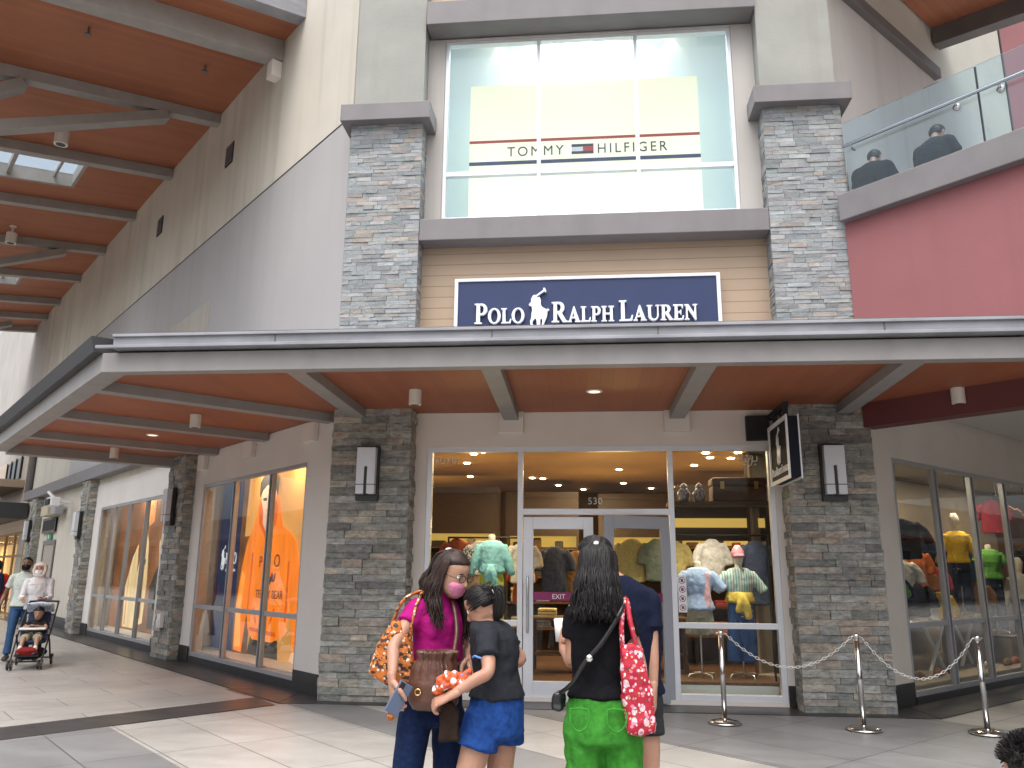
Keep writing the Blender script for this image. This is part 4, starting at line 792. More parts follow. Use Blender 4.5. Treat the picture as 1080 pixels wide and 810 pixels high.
shp(P2_, 'light_patch', LEFT, Yp-.004, [(14.7, 2.6), (15.0, 3.3), (14.3, 3.3), (14.35, 2.7)], rgb('poster_glow_orange', (.62, .25, .07), var=.3))
# ---------------------------------------------------------------- goods inside the shop
def fab(n, c, var=.2, bump=.3, **k): return mat(n, c, .88, var=var*.7, vscale=38, bump=bump, bscale=30, spec=.15, **k)
def cloth_noise(a, f=11., st=1.):
    return lambda p, n: a*(.8*noise.noise(V((p.x*f, p.y*f, p.z*f*st)))+.35*noise.noise(V((p.x*f*2.3, p.y*f*2.3, p.z*f*2.3*st+5)))-1.1*max(0., .32-abs(noise.noise(V(((p.x+.6*p.z)*f*.8, (p.y-.4*p.z)*f*.8, p.z*f*.9+9)))))-.8*max(0., .25-abs(noise.noise(V(((p.x-.8*p.z)*f*1.3, p.y*f*1.3, p.z*f*1.1+31))))))
M_WOODD = mat('dark_wood', (.055, .03, .018), .45, var=.3, vscale=5, vstretch=(1, 1, 6)); M_WOODM = mat('mid_wood', (.13, .065, .03), .45, var=.25, vscale=5, vstretch=(6, 1, 1))
M_COVE = mat('lit_shelf_back', (.8, .55, .12), .6, emit=(1, .66, .16), estr=.22)
def ell(c, a, b, s=V((1, 0, 0)), f=V((0, 1, 0))): return (V(c), s*a, f*b)
# tall shelf units along the back and sides of the sales floor
def shelf_unit(label, x0, x1, y, depth=.5, cove=True, h=3.1, z1=.03):
    t = thing('shelf_unit', label, 'shelf', ((x0+x1)/2, y, .03), 'shelf units inside the shop')
    mb = MB(); mb.box(x0, x0+.05, y, y+depth, .03, h); mb.box(x1-.05, x1, y, y+depth, .03, h); mb.box(x0+.05, x1-.05, y+depth-.04, y+depth, .03, h); mb.box(x0, x1, y-.02, y+depth, h, h+.12); obj('carcass', mb, M_WOODD, t)
    for z in (.5, 1.0, 1.5, 2.05): obj('shelf', MB().box(x0+.05, x1-.05, y+.02, y+depth-.04, z, z+.035), M_WOODM, t)
    if cove: obj('lit_back', MB().box(x0+.06, x1-.06, y+depth-.06, y+depth-.041, 2.12, 2.5), M_COVE, t); obj('pelmet', MB().box(x0+.05, x1-.05, y, y+.05, 2.33, h), M_WOODD, t)
    return t
US = [(-3.2, -1.75, 15.6), (-1.7, -.2, 16.6), (.2, 1.6, 17.0), (1.65, 3.15, 15.2), (3.2, 4.7, 15.6)]
for (x0, x1, y), lb in zip(US, ('dark shelf unit with lit cove at the left of the shop', 'dark shelf unit with lit cove seen behind the dress mannequin', 'dark shelf unit seen through the closed door', 'dark shelf unit with lit cove behind the two shirt mannequins', 'dark shelf unit at the right side of the shop')): shelf_unit(lb, x0, x1, y)
rr = random.Random(5)
CNAM = ['beige', 'navy', 'dark red', 'sand yellow', 'blue', 'pale grey', 'black', 'green', 'salmon']; ORD = ['leftmost', 'second', 'third', 'fourth', 'fifth', 'sixth']
PALC = [(.55, .5, .42), (.12, .14, .2), (.45, .08, .08), (.7, .62, .35), (.2, .3, .42), (.6, .58, .55), (.08, .08, .08), (.16, .3, .18), (.65, .32, .28)]
FM = [fab('folded_cloth', c) for c in PALC]
k = 0
WHERE = ('left', 'dress-side', 'middle', 'mannequin-side', 'right')
for ui, (x0, x1, y) in enumerate(US):
    for z in (.535, 1.035, 1.535):
        x = x0+.12; ix = 0
        while x < x1-.4:
            w = rr.uniform(.24, .32); n = rr.randint(2, 5); mb = MB(); zz = z
            for q in range(n):
                hh = rr.uniform(.04, .065); d = rr.uniform(-.012, .012); mb.box(x+d, x+w+d, y+.06+d, y+.4, zz+.001, zz+hh); zz += hh
            o = obj('folded_clothes', mb, FM[k % 9], None, bevel=.014, label='%s pile of folded %s clothes on the %s shelf of the %s shelf unit' % (ORD[ix], CNAM[k % 9], {.535: 'low', 1.035: 'waist-high', 1.535: 'upper'}[z], WHERE[ui])); ix += 1; tag(o, None, 'clothes', 'folded clothes on the shop shelves'); k += 1
            x += w+rr.uniform(.08, .3)
for ui, (x0, x1, y) in enumerate(US):
    x = x0+.15; ix = 0
    while x < x1-.3:
        w = rr.uniform(.12, .26); hh = rr.uniform(.08, .22); o = obj('display_box', MB().box(x, x+w, y+.12, y+.34, 2.086, 2.09+hh), [M_WOODD, M_WOODM, FM[6], FM[2], FM[0]][k % 5], None, bevel=.02, label='%s box or bag standing before the lit cove of the %s shelf unit' % (ORD[min(ix, 5)], WHERE[ui])); tag(o, None, 'box', 'boxes on the lit shelves'); k += 1; ix += 1; x += w+rr.uniform(.12, .3)
# display tables
def table(label, x, y, w, d, h, M=FRONT):
    t = thing('display_table', label, 'table', tuple(M @ V((x, y, .03))), 'display tables in the shop')
    obj('top', MB(M).box(x-w/2, x+w/2, y-d/2, y+d/2, h, h+.05), M_WOODM, t, bevel=.006)
    for sx in (-1, 1):
        for sy in (-1, 1): obj('leg', MB(M).box(x+sx*(w/2-.06)-.03, x+sx*(w/2-.06)+.03, y+sy*(d/2-.06)-.03, y+sy*(d/2-.06)+.03, .03, h), M_WOODD, t)
    obj('lower_shelf', MB(M).box(x-w/2+.1, x+w/2-.1, y-d/2+.1, y+d/2-.1, .3, .33), M_WOODM, t); return t
table('wooden display table inside behind the closed door', -.35, 13.9, 1.3, .8, .85)
table('wooden display table deeper in the shop on the right', 1.0, 14.2, 1.2, .8, .85)
table('wooden display table at the left inside the shop', -2.3, 13.6, 1.1, .7, .85)
for x, y, n, w in ((-.7, 13.8, 3, 'the table behind the closed door, at its left end'), (-.2, 13.9, 4, 'the table behind the closed door, at its right end'), (.8, 14.1, 3, 'the right inside table, near its left edge'), (1.2, 14.2, 5, 'the right inside table, near its right edge'), (-2.5, 13.5, 4, 'the left inside table, near its left edge'), (-2.1, 13.6, 2, 'the left inside table, near its right edge')):
    mb = MB(); z = .881
    for q in range(n): d = rr.uniform(-.015, .015); mb.box(x-.15+d, x+.15+d, y-.2, y+.18+d, z+.001, z+.05); z += .05
    o = obj('folded_clothes', mb, FM[k % 9], None, bevel=.014, label='pile of %d folded garments on %s' % (n, w)); tag(o, None, 'clothes', 'folded clothes on the shop tables'); k += 1
# garments: a hanging shirt shape
def garment(M, x, y, z, m, label, w=.42, h=.7, grp='garments hanging in the shop', yaw=0., kind='shirt', name='hanging_garment'):
    mb = MB(M @ Matrix.Translation((x, y, z)) @ Matrix.Rotation(yaw, 4, 'Z')); s = V((1, 0, 0)); f = V((0, 1, 0))
    mb.loft([ell((0, 0, -h), w*.50, .06), ell((0, 0, -h*.6), w*.46, .07), ell((0, 0, -.22), w*.48, .075), ell((0, 0, -.07), w*.42, .06), ell((0, 0, .0), w*.17, .045)], 18, .25)
    if kind == 'shirt':
        for e in (-1, 1): mb.tube([(e*w*.38, 0, -.08), (e*w*.56, 0, -.2), (e*w*.64, .0, -.36)], [.065, .07, .072], 10, 3, .3)
    o = obj(name, remesh(mb, .016, 3, .5, cloth_noise(.014, 9., .45)), m, None, label=label); return tag(o, None, 'garment', grp)
def hanger_rail(label, x0, x1, y, z):
    t = thing('clothes_rail', label, 'clothes rail', ((x0+x1)/2, y, .03), 'clothes rails in the shop')
    obj('rail', MB().tube([(x0, y, z), (x1, y, z)], .014, 8, 1), M_LBACK, t, True)
    for x in (x0, x1): obj('upright', MB().tube([(x, y, .03), (x, y, z)], .016, 8, 1), M_LBACK, t, True)
    return t
hanger_rail('clothes rail behind the dress mannequin', -2.1, -.95, 12.9, 1.85); hanger_rail('clothes rail behind the two shirt mannequins', 1.15, 2.5, 12.9, 1.8)
GC = [fab('garment_cloth', c, .25) for c in ((.62, .55, .45), (.50, .12, .07), (.08, .10, .16), (.68, .64, .58), (.35, .2, .1), (.15, .2, .32), (.62, .5, .2))]
for i, (x, c, w) in enumerate(((-2.0, 3, 'cream shirt hanging at the left end of the left rail'), (-1.78, 0, 'beige shirt hanging left of the dress mannequin'), (-1.05, 1, 'rust red shirt hanging right of the dress mannequin'), (1.3, 2, 'dark shirt hanging at the left of the right rail'), (1.62, 4, 'brown shirt hanging between the two mannequins'), (2.4, 5, 'blue-grey shirt hanging at the right end of the right rail'))): garment(FRONT, x, 12.9, 1.78 if x > 0 else 1.83, GC[c], w, yaw=.9)
garment(FRONT, -1.66, 12.4, 2.06, GC[3], 'white blouse hanging high behind the pink woman', .40, .5)
garment(FRONT, .62, 12.3, 2.1, GC[6], 'yellow shirt hanging inside behind the grey door leaf', .42, .62)
garment(FRONT, .98, 12.2, 2.1, fab('olive_cloth', (.2, .22, .16)), 'olive grey top hanging inside beside the yellow shirt', .36, .6)
for x, y, z, c, w, h, lb in ((-2.02, 12.5, 2.1, 1, .4, .55, 'rust red top hanging high beside the indoor palm'), (-1.0, 12.45, 2.05, 0, .4, .6, 'beige top hanging high right of the dress mannequin'), (-.55, 13.0, 2.0, 2, .45, .8, 'dark coat hanging behind the closed glass door'), (-.2, 13.3, 1.95, 4, .42, .7, 'brown coat hanging behind the closed glass door'), (1.25, 12.35, 2.08, 6, .4, .6, 'yellow top hanging high left of the blue shirt mannequin'), (1.8, 12.3, 2.1, 3, .4, .55, 'cream top hanging high between the two shirt mannequins'), (2.42, 12.3, 2.08, 2, .42, .9, 'dark coat hanging right of the capped mannequin')):
    garment(FRONT, x, y, z, GC[c], lb, w, h, yaw=.25)
t = hanger_rail('high clothes rail at the front of the left entrance window', -2.15, -.92, 12.46, 2.12); t = hanger_rail('high clothes rail at the front of the right entrance window', 1.15, 2.6, 12.28, 2.16)
# trunk and vases on the high shelf
t = thing('wall_shelf', 'high dark shelf carrying a trunk and two vases behind the right window', 'shelf', (2., 12.6, 2.6)); obj('board', MB().box(1.2, 2.75, 12.3, 12.8, 2.6, 2.66), M_WOODD, t); obj('panel', MB().box(1.2, 2.75, 12.78, 12.82, 2.1, 2.6), M_WOODD, t); obj('lit_back', MB().box(1.25, 2.7, 12.75, 12.78, 2.3, 2.44), M_COVE, t)
for x in (1.24, 2.71): obj('upright', MB().box(x-.03, x+.03, 12.7, 12.76, .03, 2.6), M_WOODD, t)
t = thing('trunk', 'old dark brown travel trunk on the high shelf in the right window', 'trunk', (2.22, 12.5, 2.66)); obj('body', MB().box(1.86, 2.66, 12.34, 12.74, 2.661, 2.9), mat('trunk_leather', (.075, .035, .02), .5, var=.3), t, bevel=.02); obj('lid', MB().box(1.85, 2.67, 12.33, 12.75, 2.905, 3.02), MATS['trunk_leather'], t, bevel=.03)
for x in (2.0, 2.5): obj('clasp', MB().box(x-.03, x+.03, 12.31, 12.329, 2.85, 2.96), mat('brass', (.5, .36, .14), .35, metal=1), t)
for x, lb in ((1.45, 'blue and white ginger jar at the left of the trunk'), (1.68, 'blue and white ginger jar touching the trunk')):
    t = thing('ginger_jar', lb, 'vase', (x, 12.5, 2.66), 'ginger jars on the high shelf'); mb = MB(); mb.loft([ell((x, 12.5, 2.662), .06, .06), ell((x, 12.5, 2.72), .085, .085), ell((x, 12.5, 2.80), .10, .10), ell((x, 12.5, 2.86), .06, .06), ell((x, 12.5, 2.89), .045, .045)], 18, 0); obj('body', mb, mat('porcelain', (.5, .53, .6), .25, col2=(.03, .05, .16), vscale=24), t, True)
    mb = MB(); mb.loft([ell((x, 12.5, 2.89), .06, .06), ell((x, 12.5, 2.92), .05, .05), ell((x, 12.5, 2.95), .015, .015)], 16, .5); obj('lid', mb, MATS['porcelain'], t, True)
# mannequins
M_MANQ = mat('mannequin_linen', (.62, .56, .46), .7); M_STAND = mat('stand_steel', (.5, .48, .45), .3, metal=.9)
def torso_rings(s=V((1, 0, 0)), f=V((0, 1, 0)), k=1.0, g=0.):
    return [ell((0, 0, .80), .165*k+g, .115*k+g, s, f), ell((0, 0, .92), .170*k+g, .12*k+g, s, f), ell((0, 0, 1.08), .135*k+g, .10*k+g, s, f), ell((0, 0, 1.24), .165*k+g, .118*k+g, s, f), ell((0, 0, 1.36), .175*k+g, .105*k+g, s, f), ell((0, 0, 1.43), .12*k+g, .075*k+g, s, f)]
def mannequin(label, M, x, y, zb, parts, pole=True, yaw=0., head=False, grp=None):
    """zb: height of the platform; body designed for a standing figure of 1.5 m to the neck"""
    T = M @ Matrix.Translation((x, y, zb)) @ Matrix.Rotation(yaw, 4, 'Z')
    t = thing('mannequin', label, 'mannequin', tuple(T.translation), grp)
    mb = MB(T); mb.loft(torso_rings(), 18, .4); mb.tube([(0, 0, 1.40), (0, 0, 1.52)], .05, 12, 1, .4)
    if head: mb.loft([ell((0, .0, 1.52), .06, .07), ell((0, 0, 1.60), .075, .095), ell((0, 0, 1.68), .075, .095), ell((0, 0, 1.74), .045, .06)], 14, .5)
    obj('body', mb, M_MANQ, t, True)
    if pole:
        obj('pole', MB(T).tube([(0, 0, .02), (0, 0, .85)], .014, 8, 1), M_STAND, t, True)
        mb = MB(T)
        for q in range(4): a = q*math.pi/2+.5; mb.tube([(0, 0, .06), (.2*math.cos(a), .2*math.sin(a), .05), (.22*math.cos(a), .22*math.sin(a), .0)], .014, 8, 2)
        obj('base', mb, M_STAND, t, True)
    for name, kind, m, kw in parts:
        mb = MB(T); g = kw.get('g', .015)
        if kind == 'top':
            z0 = kw.get('z0', .85); rs = [r for r in torso_rings(g=g) if r[0].z > z0+.03]; fl_ = kw.get('flare', .0)
            r0 = torso_rings(g=g+fl_)[1]; rs = [(V((0, 0, z0)), r0[1], r0[2])]+rs; mb.loft(rs, 22, .25)
            sl = kw.get('sleeve', .25)
            for e in (-1, 1): a = V((e*.165, 0, 1.37)); d = V((e*kw.get('out', .55), -.05, -1)).normalized(); mb.tube([a, a+d*sl*.5, a+d*sl], [.068, .072, .074 if sl < .3 else .05], 12, 3, .3)
            if sl > .3 and kw.get('arms'): pass
        elif kind == 'skirt':
            z0 = kw.get('z0', .2); mb.loft([ell((0, 0, z0), kw.get('w', .2), kw.get('w', .2)*.75), ell((0, 0, .6), .19, .14), ell((0, 0, .92), .18, .13), ell((0, 0, 1.08), .142, .108)], 22, .15)
        elif kind == 'legs':
            z0 = kw.get('z0', .1)
            mb.loft([ell((0, 0, .78), .17, .12), ell((0, 0, .92), .178, .128), ell((0, 0, 1.06), .145, .108)], 20, .2)
            for e in (-1, 1): mb.tube([(e*.085, 0, .86), (e*.095, 0, .5 if z0 < .4 else (.86+z0)/2), (e*.105, 0, z0)], [.09, kw.get('r', .08), kw.get('r', .08)], 14, 3, .15)
        elif kind == 'knot':
            zz = kw.get('z', 1.05); mb.loft([ell((0, 0, zz-.07), .205, .158), ell((0, 0, zz-.01), .195, .155), ell((0, 0, zz+.05), .18, .148)], 20, .25); mb.tube([(.0, -.16, zz), (.05, -.19, zz-.1), (.07, -.17, zz-.26)], [.045, .05, .055], 10, 3); mb.tube([(.0, -.16, zz), (-.03, -.19, zz-.08), (-.05, -.17, zz-.18)], [.045, .045, .05], 10, 3)
        elif kind == 'cap':
            mb.loft([ell((0, .0, 1.60), .09, .11), ell((0, 0, 1.66), .092, .112), ell((0, .0, 1.72), .06, .075)], 18, .5); mb.loft([ell((0, -.12, 1.605), .08, .09), ell((0, -.12, 1.62), .078, .088)], 16, .2)
        elif kind == 'arms':
            for e in (-1, 1): mb.tube([(e*.2, 0, 1.3), (e*.27, -.03, 1.08), (e*.22, -.10, .88)], [.05, .042, .035], 10, 3)
        elif kind == 'panel': mb.loft([ell((kw['x'], -.06, kw['z0']), .075, .085), ell((kw['x'], -.06, 1.1), .07, .075), ell((kw['x'], -.05, 1.38), .075, .07)], 14, .2)
        obj(name, remesh(mb, .014, 3, .5, cloth_noise(.010, 13., .5)), m, t)
    return t
F_TURQ = fab('turquoise_cotton', (.30, .62, .60)); F_YEL = fab('yellow_green_cotton', (.62, .62, .10)); F_LBL = fab('light_blue_stripe', (.42, .56, .82)); F_PINK = fab('pale_pink', (.78, .5, .56)); F_KHAKI = fab('khaki_cotton', (.34, .33, .25)); F_DENIM = fab('denim_blue', (.035, .09, .24), .3); F_YELLOW = fab('yellow_knit', (.75, .56, .12)); F_CAP = fab('pink_cap', (.62, .25, .30)); F_BLK = fab('black_cotton', (.015, .015, .018))
def stripe_fab(n, c1, c2, axis, per):
    m = plank_mat(n, c1, c1, per, axis, 1., .85); N, L, b = nodes(m)
    for r in [q for q in N if q.type == 'VALTORGB']:
        if len(r.color_ramp.elements) == 4:
            for e, c in zip(r.color_ramp.elements, (c2, c2, c1, c1)): e.color = (*c, 1)
            r.color_ramp.elements[1].position = .35; r.color_ramp.elements[2].position = .42
        else:
            for e in r.color_ramp.elements: e.color = (1, 1, 1, 1)
    return m
F_STR = stripe_fab('green_white_stripe', (.62, .66, .62), (.16, .42, .40), (1, 0, 0), .035)
mannequin('headless mannequin in turquoise knotted shirt over a yellow-green dress in the left entrance window', FRONT, -1.40, 11.8, .60, [('dress', 'skirt', F_YEL, dict(z0=.12, w=.19)), ('shirt', 'top', F_TURQ, dict(z0=1.06, sleeve=.42, out=.35, g=.022)), ('dress_front', 'panel', F_YEL, dict(x=0, z0=1.1)), ('shirt_knot', 'knot', F_TURQ, dict(z=1.07))], True)
mannequin('headless mannequin in pale blue and pink shirt with khaki shorts, right entrance window', FRONT, 1.50, 11.65, .24, [('shorts', 'legs', F_KHAKI, dict(z0=.56, r=.10)), ('shirt', 'top', F_LBL, dict(z0=.90, flare=.02, sleeve=.27, out=.75, g=.026)), ('pink_panel', 'panel', F_PINK, dict(x=.085, z0=.91)), ('black_vest', 'panel', F_BLK, dict(x=0., z0=1.2))], True, grp=None)
mannequin('mannequin with pink cap, green striped shirt and blue jeans, yellow sweater tied at the waist', FRONT, 2.06, 11.7, .24, [('jeans', 'legs', F_DENIM, dict(z0=.22, r=.105)), ('shirt', 'top', F_STR, dict(z0=1.0, sleeve=.28, out=.7, g=.03)), ('sweater', 'knot', F_YELLOW, dict(z=1.07)), ('cap', 'cap', F_CAP, {})], True, head=True)
t = thing('display_plinth', 'low pale display plinth under the two mannequins in the right entrance window', 'plinth', (1.8, 11.6, .03)); obj('box', MB().box(1.12, 2.42, 11.25, 12.0, .031, .2), mat('plinth_pale', (.62, .66, .64), .5), t, bevel=.01); obj('wood_top', MB().box(1.12, 2.42, 11.25, 12.0, .201, .24), M_WOODM, t, bevel=.005)
t = thing('display_plinth', 'wooden block under the dress mannequin', 'plinth', (-1.4, 11.8, .03)); obj('box', MB().box(-1.75, -1.05, 11.5, 12.1, .031, .56), M_WOODD, t, bevel=.01); obj('top', MB().box(-1.78, -1.02, 11.47, 12.13, .561, .6), M_WOODM, t, bevel=.005)
# palm leaf plant in the left window
t = thing('indoor_palm', 'dark indoor palm plant at the edge of the left entrance window', 'plant', (-1.95, 12.1, .03)); obj('pot', MB().loft([ell((-1.95, 12.1, .04), .16, .16), ell((-1.95, 12.1, .4), .2, .2)], 18, 0), M_WOODD, t, True)
mb = MB(); mb.tube([(-1.95, 12.1, .4), (-1.93, 12.1, 1.3), (-1.95, 12.1, 1.9)], [.03, .025, .015], 8, 3); obj('stem', mb, mat('palm_stem', (.08, .06, .03), .7), t, True)
mb = MB(); rp_ = random.Random(2)
for q in range(13):
    a = rp_.uniform(0, 6.28); l = rp_.uniform(.35, .55); base = V((-1.95, 12.1, rp_.uniform(1.6, 1.95)))
    for e in range(9):
        u = e/8; c = base+V((math.cos(a)*l*u, math.sin(a)*l*u, .35*u-.5*u*u)); w = .13*math.sin(math.pi*min(1, u+.12)); sd2 = V((-math.sin(a), math.cos(a), -.5))
        for sgn in (-1, 1): mb.add([c-V((math.cos(a), math.sin(a), 0))*.012, c+V((math.cos(a), math.sin(a), 0))*.012, c+sd2*sgn*w+V((math.cos(a), math.sin(a), 0))*.06], [(0, 1, 2)])
obj('leaves', mb, mat('palm_leaf', (.03, .06, .03), .5), t)
# prohibition sticker on the right entrance window
t = thing('rules_sticker', 'white strip of four round prohibition pictograms stuck on the right entrance window', 'sticker', (1.2, 10.89, 1.3)); obj('strip', MB().box(1.14, 1.25, 10.902, 10.9045, 1.12, 1.58), M_SWHITE, t)
for q in range(4):
    z = 1.18+q*.113; mb = MB(); ring = [(1.195+.038*math.cos(a), 10.8995, z+.038*math.sin(a)) for a in [k2*math.pi/8 for k2 in range(17)]]; mb.tube(ring, .004, 5, 1, 0); mb.tube([(1.168, 10.8995, z+.027), (1.222, 10.8995, z-.027)], .004, 5, 1, 0); obj('ring', mb, rgb('sticker_red', (.4, .05, .06)), t); obj('pictogram', MB().box(1.18, 1.21, 10.901, 10.9018, z-.018, z+.018), M_INK, t)
# goods in the right side windows
F_GRN = fab('green_knit', (.13, .36, .07)); F_ORG = fab('orange_leather', (.50, .13, .04)); F_MUST = fab('mustard_jacket', (.66, .42, .03)); F_NVY = fab('navy_jersey', (.02, .03, .07)); F_DKD = fab('dark_denim', (.02, .03, .055)); F_REDP = fab('red_polo', (.42, .04, .06)); F_BRW = fab('brown_suede', (.24, .11, .05)); F_WHT = fab('white_jersey', (.6, .58, .54)); F_GREY = fab('grey_marl', (.28, .27, .27))
mannequin('mannequin in green top and blue jeans at the near end of the right window', RIGHT, 6.75, .7, .2, [('jeans', 'legs', F_DENIM, dict(z0=.15)), ('top', 'top', F_GRN, dict(z0=.95, sleeve=.3)), ('cap', 'cap', F_REDP, {})], True, -.7, True)
mannequin('mannequin in mustard jacket and dark trousers in the second pane of the right window', RIGHT, 9.95, .95, .92, [('trousers', 'legs', F_DKD, dict(z0=.1)), ('jacket', 'top', F_MUST, dict(z0=.92, sleeve=.5, out=.4, g=.03))], True, -.8, True)
mannequin('mannequin in bright green jumper and dark jeans in the third pane of the right window', RIGHT, 10.75, .75, .62, [('jeans', 'legs', F_DKD, dict(z0=.1)), ('jumper', 'top', F_GRN, dict(z0=.95, sleeve=.16, g=.03))], True, -.8)
mannequin('mannequin in white shirt and navy skirt at the far end of the right window', RIGHT, 12.2, .8, .2, [('skirt', 'skirt', F_NVY, dict(z0=.4)), ('shirt', 'top', F_WHT, dict(z0=1.0, sleeve=.5, out=.3))], True, -.8, True)
for x, y, z, m, lb, w, h in ((7.35, .75, 2.45, F_BLK, 'black jacket draped high at the near end of the right window', .62, .6), (8.25, .9, 2.0, F_ORG, 'orange-brown leather bag shape hanging in the first right pane', .3, .62), (7.75, 1.0, 1.85, F_WHT, 'white tee hanging under the black jacket', .5, .55), (7.9, .85, 1.5, F_BLK, 'black garment hanging low in the first right pane', .42, .5), (8.8, 1.2, 1.75, F_BRW, 'brown suede jacket hanging in the second right pane', .45, .6), (11.6, .9, 3.0, F_REDP, 'red shirt hanging high in the third right pane', .42, .6), (12.5, 1.0, 2.95, F_BRW, 'brown shirt hanging high in the fourth right pane', .42, .6), (9.4, 1.4, 1.5, F_ORG, 'rust jacket hanging low behind the mustard mannequin', .36, .5), (9.0, 1.3, 2.3, F_NVY, 'navy coat hanging behind the trestle table', .5, .95), (10.3, 1.4, 2.2, F_BLK, 'black coat hanging between mustard and bright green mannequins', .5, 1.0), (11.4, 1.2, 2.1, F_DKD, 'dark jacket hanging past the bright green mannequin', .5, .9), (7.1, .8, 1.6, F_NVY, 'navy garment hanging at the near corner of the right window', .4, .7), (8.7, .8, 1.35, F_MUST, 'mustard scarf-like garment low beside the trestle table', .3, .4), (9.3, 1.1, 1.75, F_REDP, 'small red garment hanging left of the mustard mannequin', .3, .45), (10.2, .8, 1.5, F_BRW, 'brown garment hanging before the mustard mannequin legs', .34, .5), (13.2, .9, 2.2, F_BLK, 'black coat hanging at the far end of the right window', .5, 1.0), (8.3, 1.7, 2.75, F_DKD, 'dark jacket high on the back wall of the second right pane', .6, .7)): garment(RIGHT, x, y, z, m, lb, w*1.15, h, 'garments hanging in the right windows', -.85)
for x, y, z1, lb in ((9.95, .95, .92, 'pale block under the mustard jacket mannequin'), (10.75, .75, .62, 'pale block under the bright green jumper mannequin')):
    t = thing('display_plinth', lb, 'plinth', tuple(RIGHT @ V((x, y, .2)))); obj('box', MB(RIGHT).box(x-.3, x+.3, y-.3, y+.3, .201, z1), MATS['display_panel_brown'], t, bevel=.01); obj('top', MB(RIGHT).box(x-.32, x+.32, y-.32, y+.32, z1-.03, z1-.001), M_WOODM, t)
t = thing('window_rail', 'black rail under the ceiling of the right display window', 'rail', tuple(RIGHT @ V((9, .5, 2.9)))); obj('bar', MB(RIGHT).box(5.9, 14, .48, .5, 2.98, 3.0), M_BLACK, t)
for x in (6.9, 8.15, 9.4, 10.7, 12): obj('hanger_rod', MB(RIGHT).box(x-.01, x+.01, .48, .5, 3.001, 3.458), M_BLACK, t)
t = thing('trestle_table', 'white trestle table in the right display window', 'table', tuple(RIGHT @ V((8., 1.0, .2)))); obj('top', MB(RIGHT).box(8.0, 9.7, .6, 1.4, .86, .9), M_WHITE, t)
for x in (8.3, 9.4):
    mb = MB(RIGHT); mb.tube([(x-.28, .75, .2), (x+.28, .75, .86)], .028, 6, 1); mb.tube([(x+.28, .8, .2), (x-.28, .8, .86)], .028, 6, 1); obj('trestle', mb, M_WHITE, t)
def bag(M, x, y, z, m, label, w=.24, h=.22, cat='handbag'):
    t = thing('handbag' if cat == 'handbag' else 'cup', label, cat, tuple(M @ V((x, y, z)))); mb = MB(M); mb.loft([ell((x, y, z+.02), w/2, .08), ell((x, y, z+h*.5), w/2*1.02, .075), ell((x, y, z+h), w/2*.85, .03)], 16, .2); obj('body', mb, m, t, True)
    obj('handle', MB(M).tube([(x-.07, y, z+h), (x-.06, y, z+h+.1), (x+.06, y, z+h+.1), (x+.07, y, z+h)], .008, 6, 4), m, t, True)
bag(RIGHT, 8.55, .85, .902, F_WHT, 'white lettered bucket bag on the trestle table'); bag(RIGHT, 9.0, .95, .902, F_GREY, 'grey handbag on the trestle table'); bag(RIGHT, 9.45, .9, .902, F_BRW, 'tan handbag at the end of the trestle table')
def shoe(M, x, y, z, m, label):
    mb = MB(M); mb.loft([(V((x-.13, y, z+.045)), V((0, .035, 0)), V((0, 0, .04))), (V((x-.05, y, z+.06)), V((0, .042, 0)), V((0, 0, .055))), (V((x+.06, y, z+.04)), V((0, .045, 0)), V((0, 0, .038))), (V((x+.13, y, z+.028)), V((0, .03, 0)), V((0, 0, .025)))], 12, .6)
    o = obj('shoe', mb, m, None, True, label=label); tag(o, None, 'shoe', 'shoes in the right display window')
for x, y, m, lb in ((6.6, .4, F_BRW, 'brown shoe at the near end of the right window floor'), (6.95, .45, F_BRW, 'second brown shoe on the right window floor'), (7.5, .4, F_ORG, 'orange shoe under the trestle table'), (8.0, .42, F_BLK, 'black shoe under the trestle table'), (9.2, .38, F_WHT, 'white shoe before the mustard mannequin'), (9.9, .35, F_BRW, 'brown shoe before the bright green mannequin'), (10.4, .4, F_ORG, 'orange shoe at the far part of the right window floor')): shoe(RIGHT, x, y, .2, m, lb)
for x, z, w in ((6.6, 2.0, .5), (8.3, 2.2, .45), (10.0, 1.6, .8)):
    o = obj('display_board', MB(RIGHT).box(x, x+w, 2.02, 2.06, z, z+.7), M_WHITE, None, label='pale square board on the back of the right window at %s' % {6.6: 'its near end', 8.3: 'its second pane', 10.0: 'its third pane'}[x]); tag(o, None, 'board')
# ---------------------------------------------------------------- people
M_SK = mat('skin', (.44, .255, .175), .5, col2=(.40, .20, .135), vscale=11, bump=.1, bscale=120, sss=.1)
M_SK2 = mat('skin_dark', (.20, .11, .07), .5, var=.08, vscale=9)
M_EYE = mat('eye_white', (.75, .74, .72), .3); M_IRIS = mat('eye_dark', (.02, .014, .01), .2); M_LIP = mat('lips', (.46, .19, .17), .45)
M_HAIR = mat('hair_black', (.010, .0085, .0085), .5, var=.3, vscale=30, vstretch=(1, 1, .15), spec=.3); M_HAIRB = mat('hair_brown', (.030, .016, .012), .5, var=.45, vscale=26, vstretch=(1, 1, .15), spec=.32)
def vn(*a): return V(a).normalized()
def side(f): return V((f[1], -f[0], 0)).normalized()
def frame3(F, upv=(0, 0, 1)):
    F = V(F).normalized(); S = F.cross(V(upv)).normalized(); U = S.cross(F).normalized(); return F, U, S
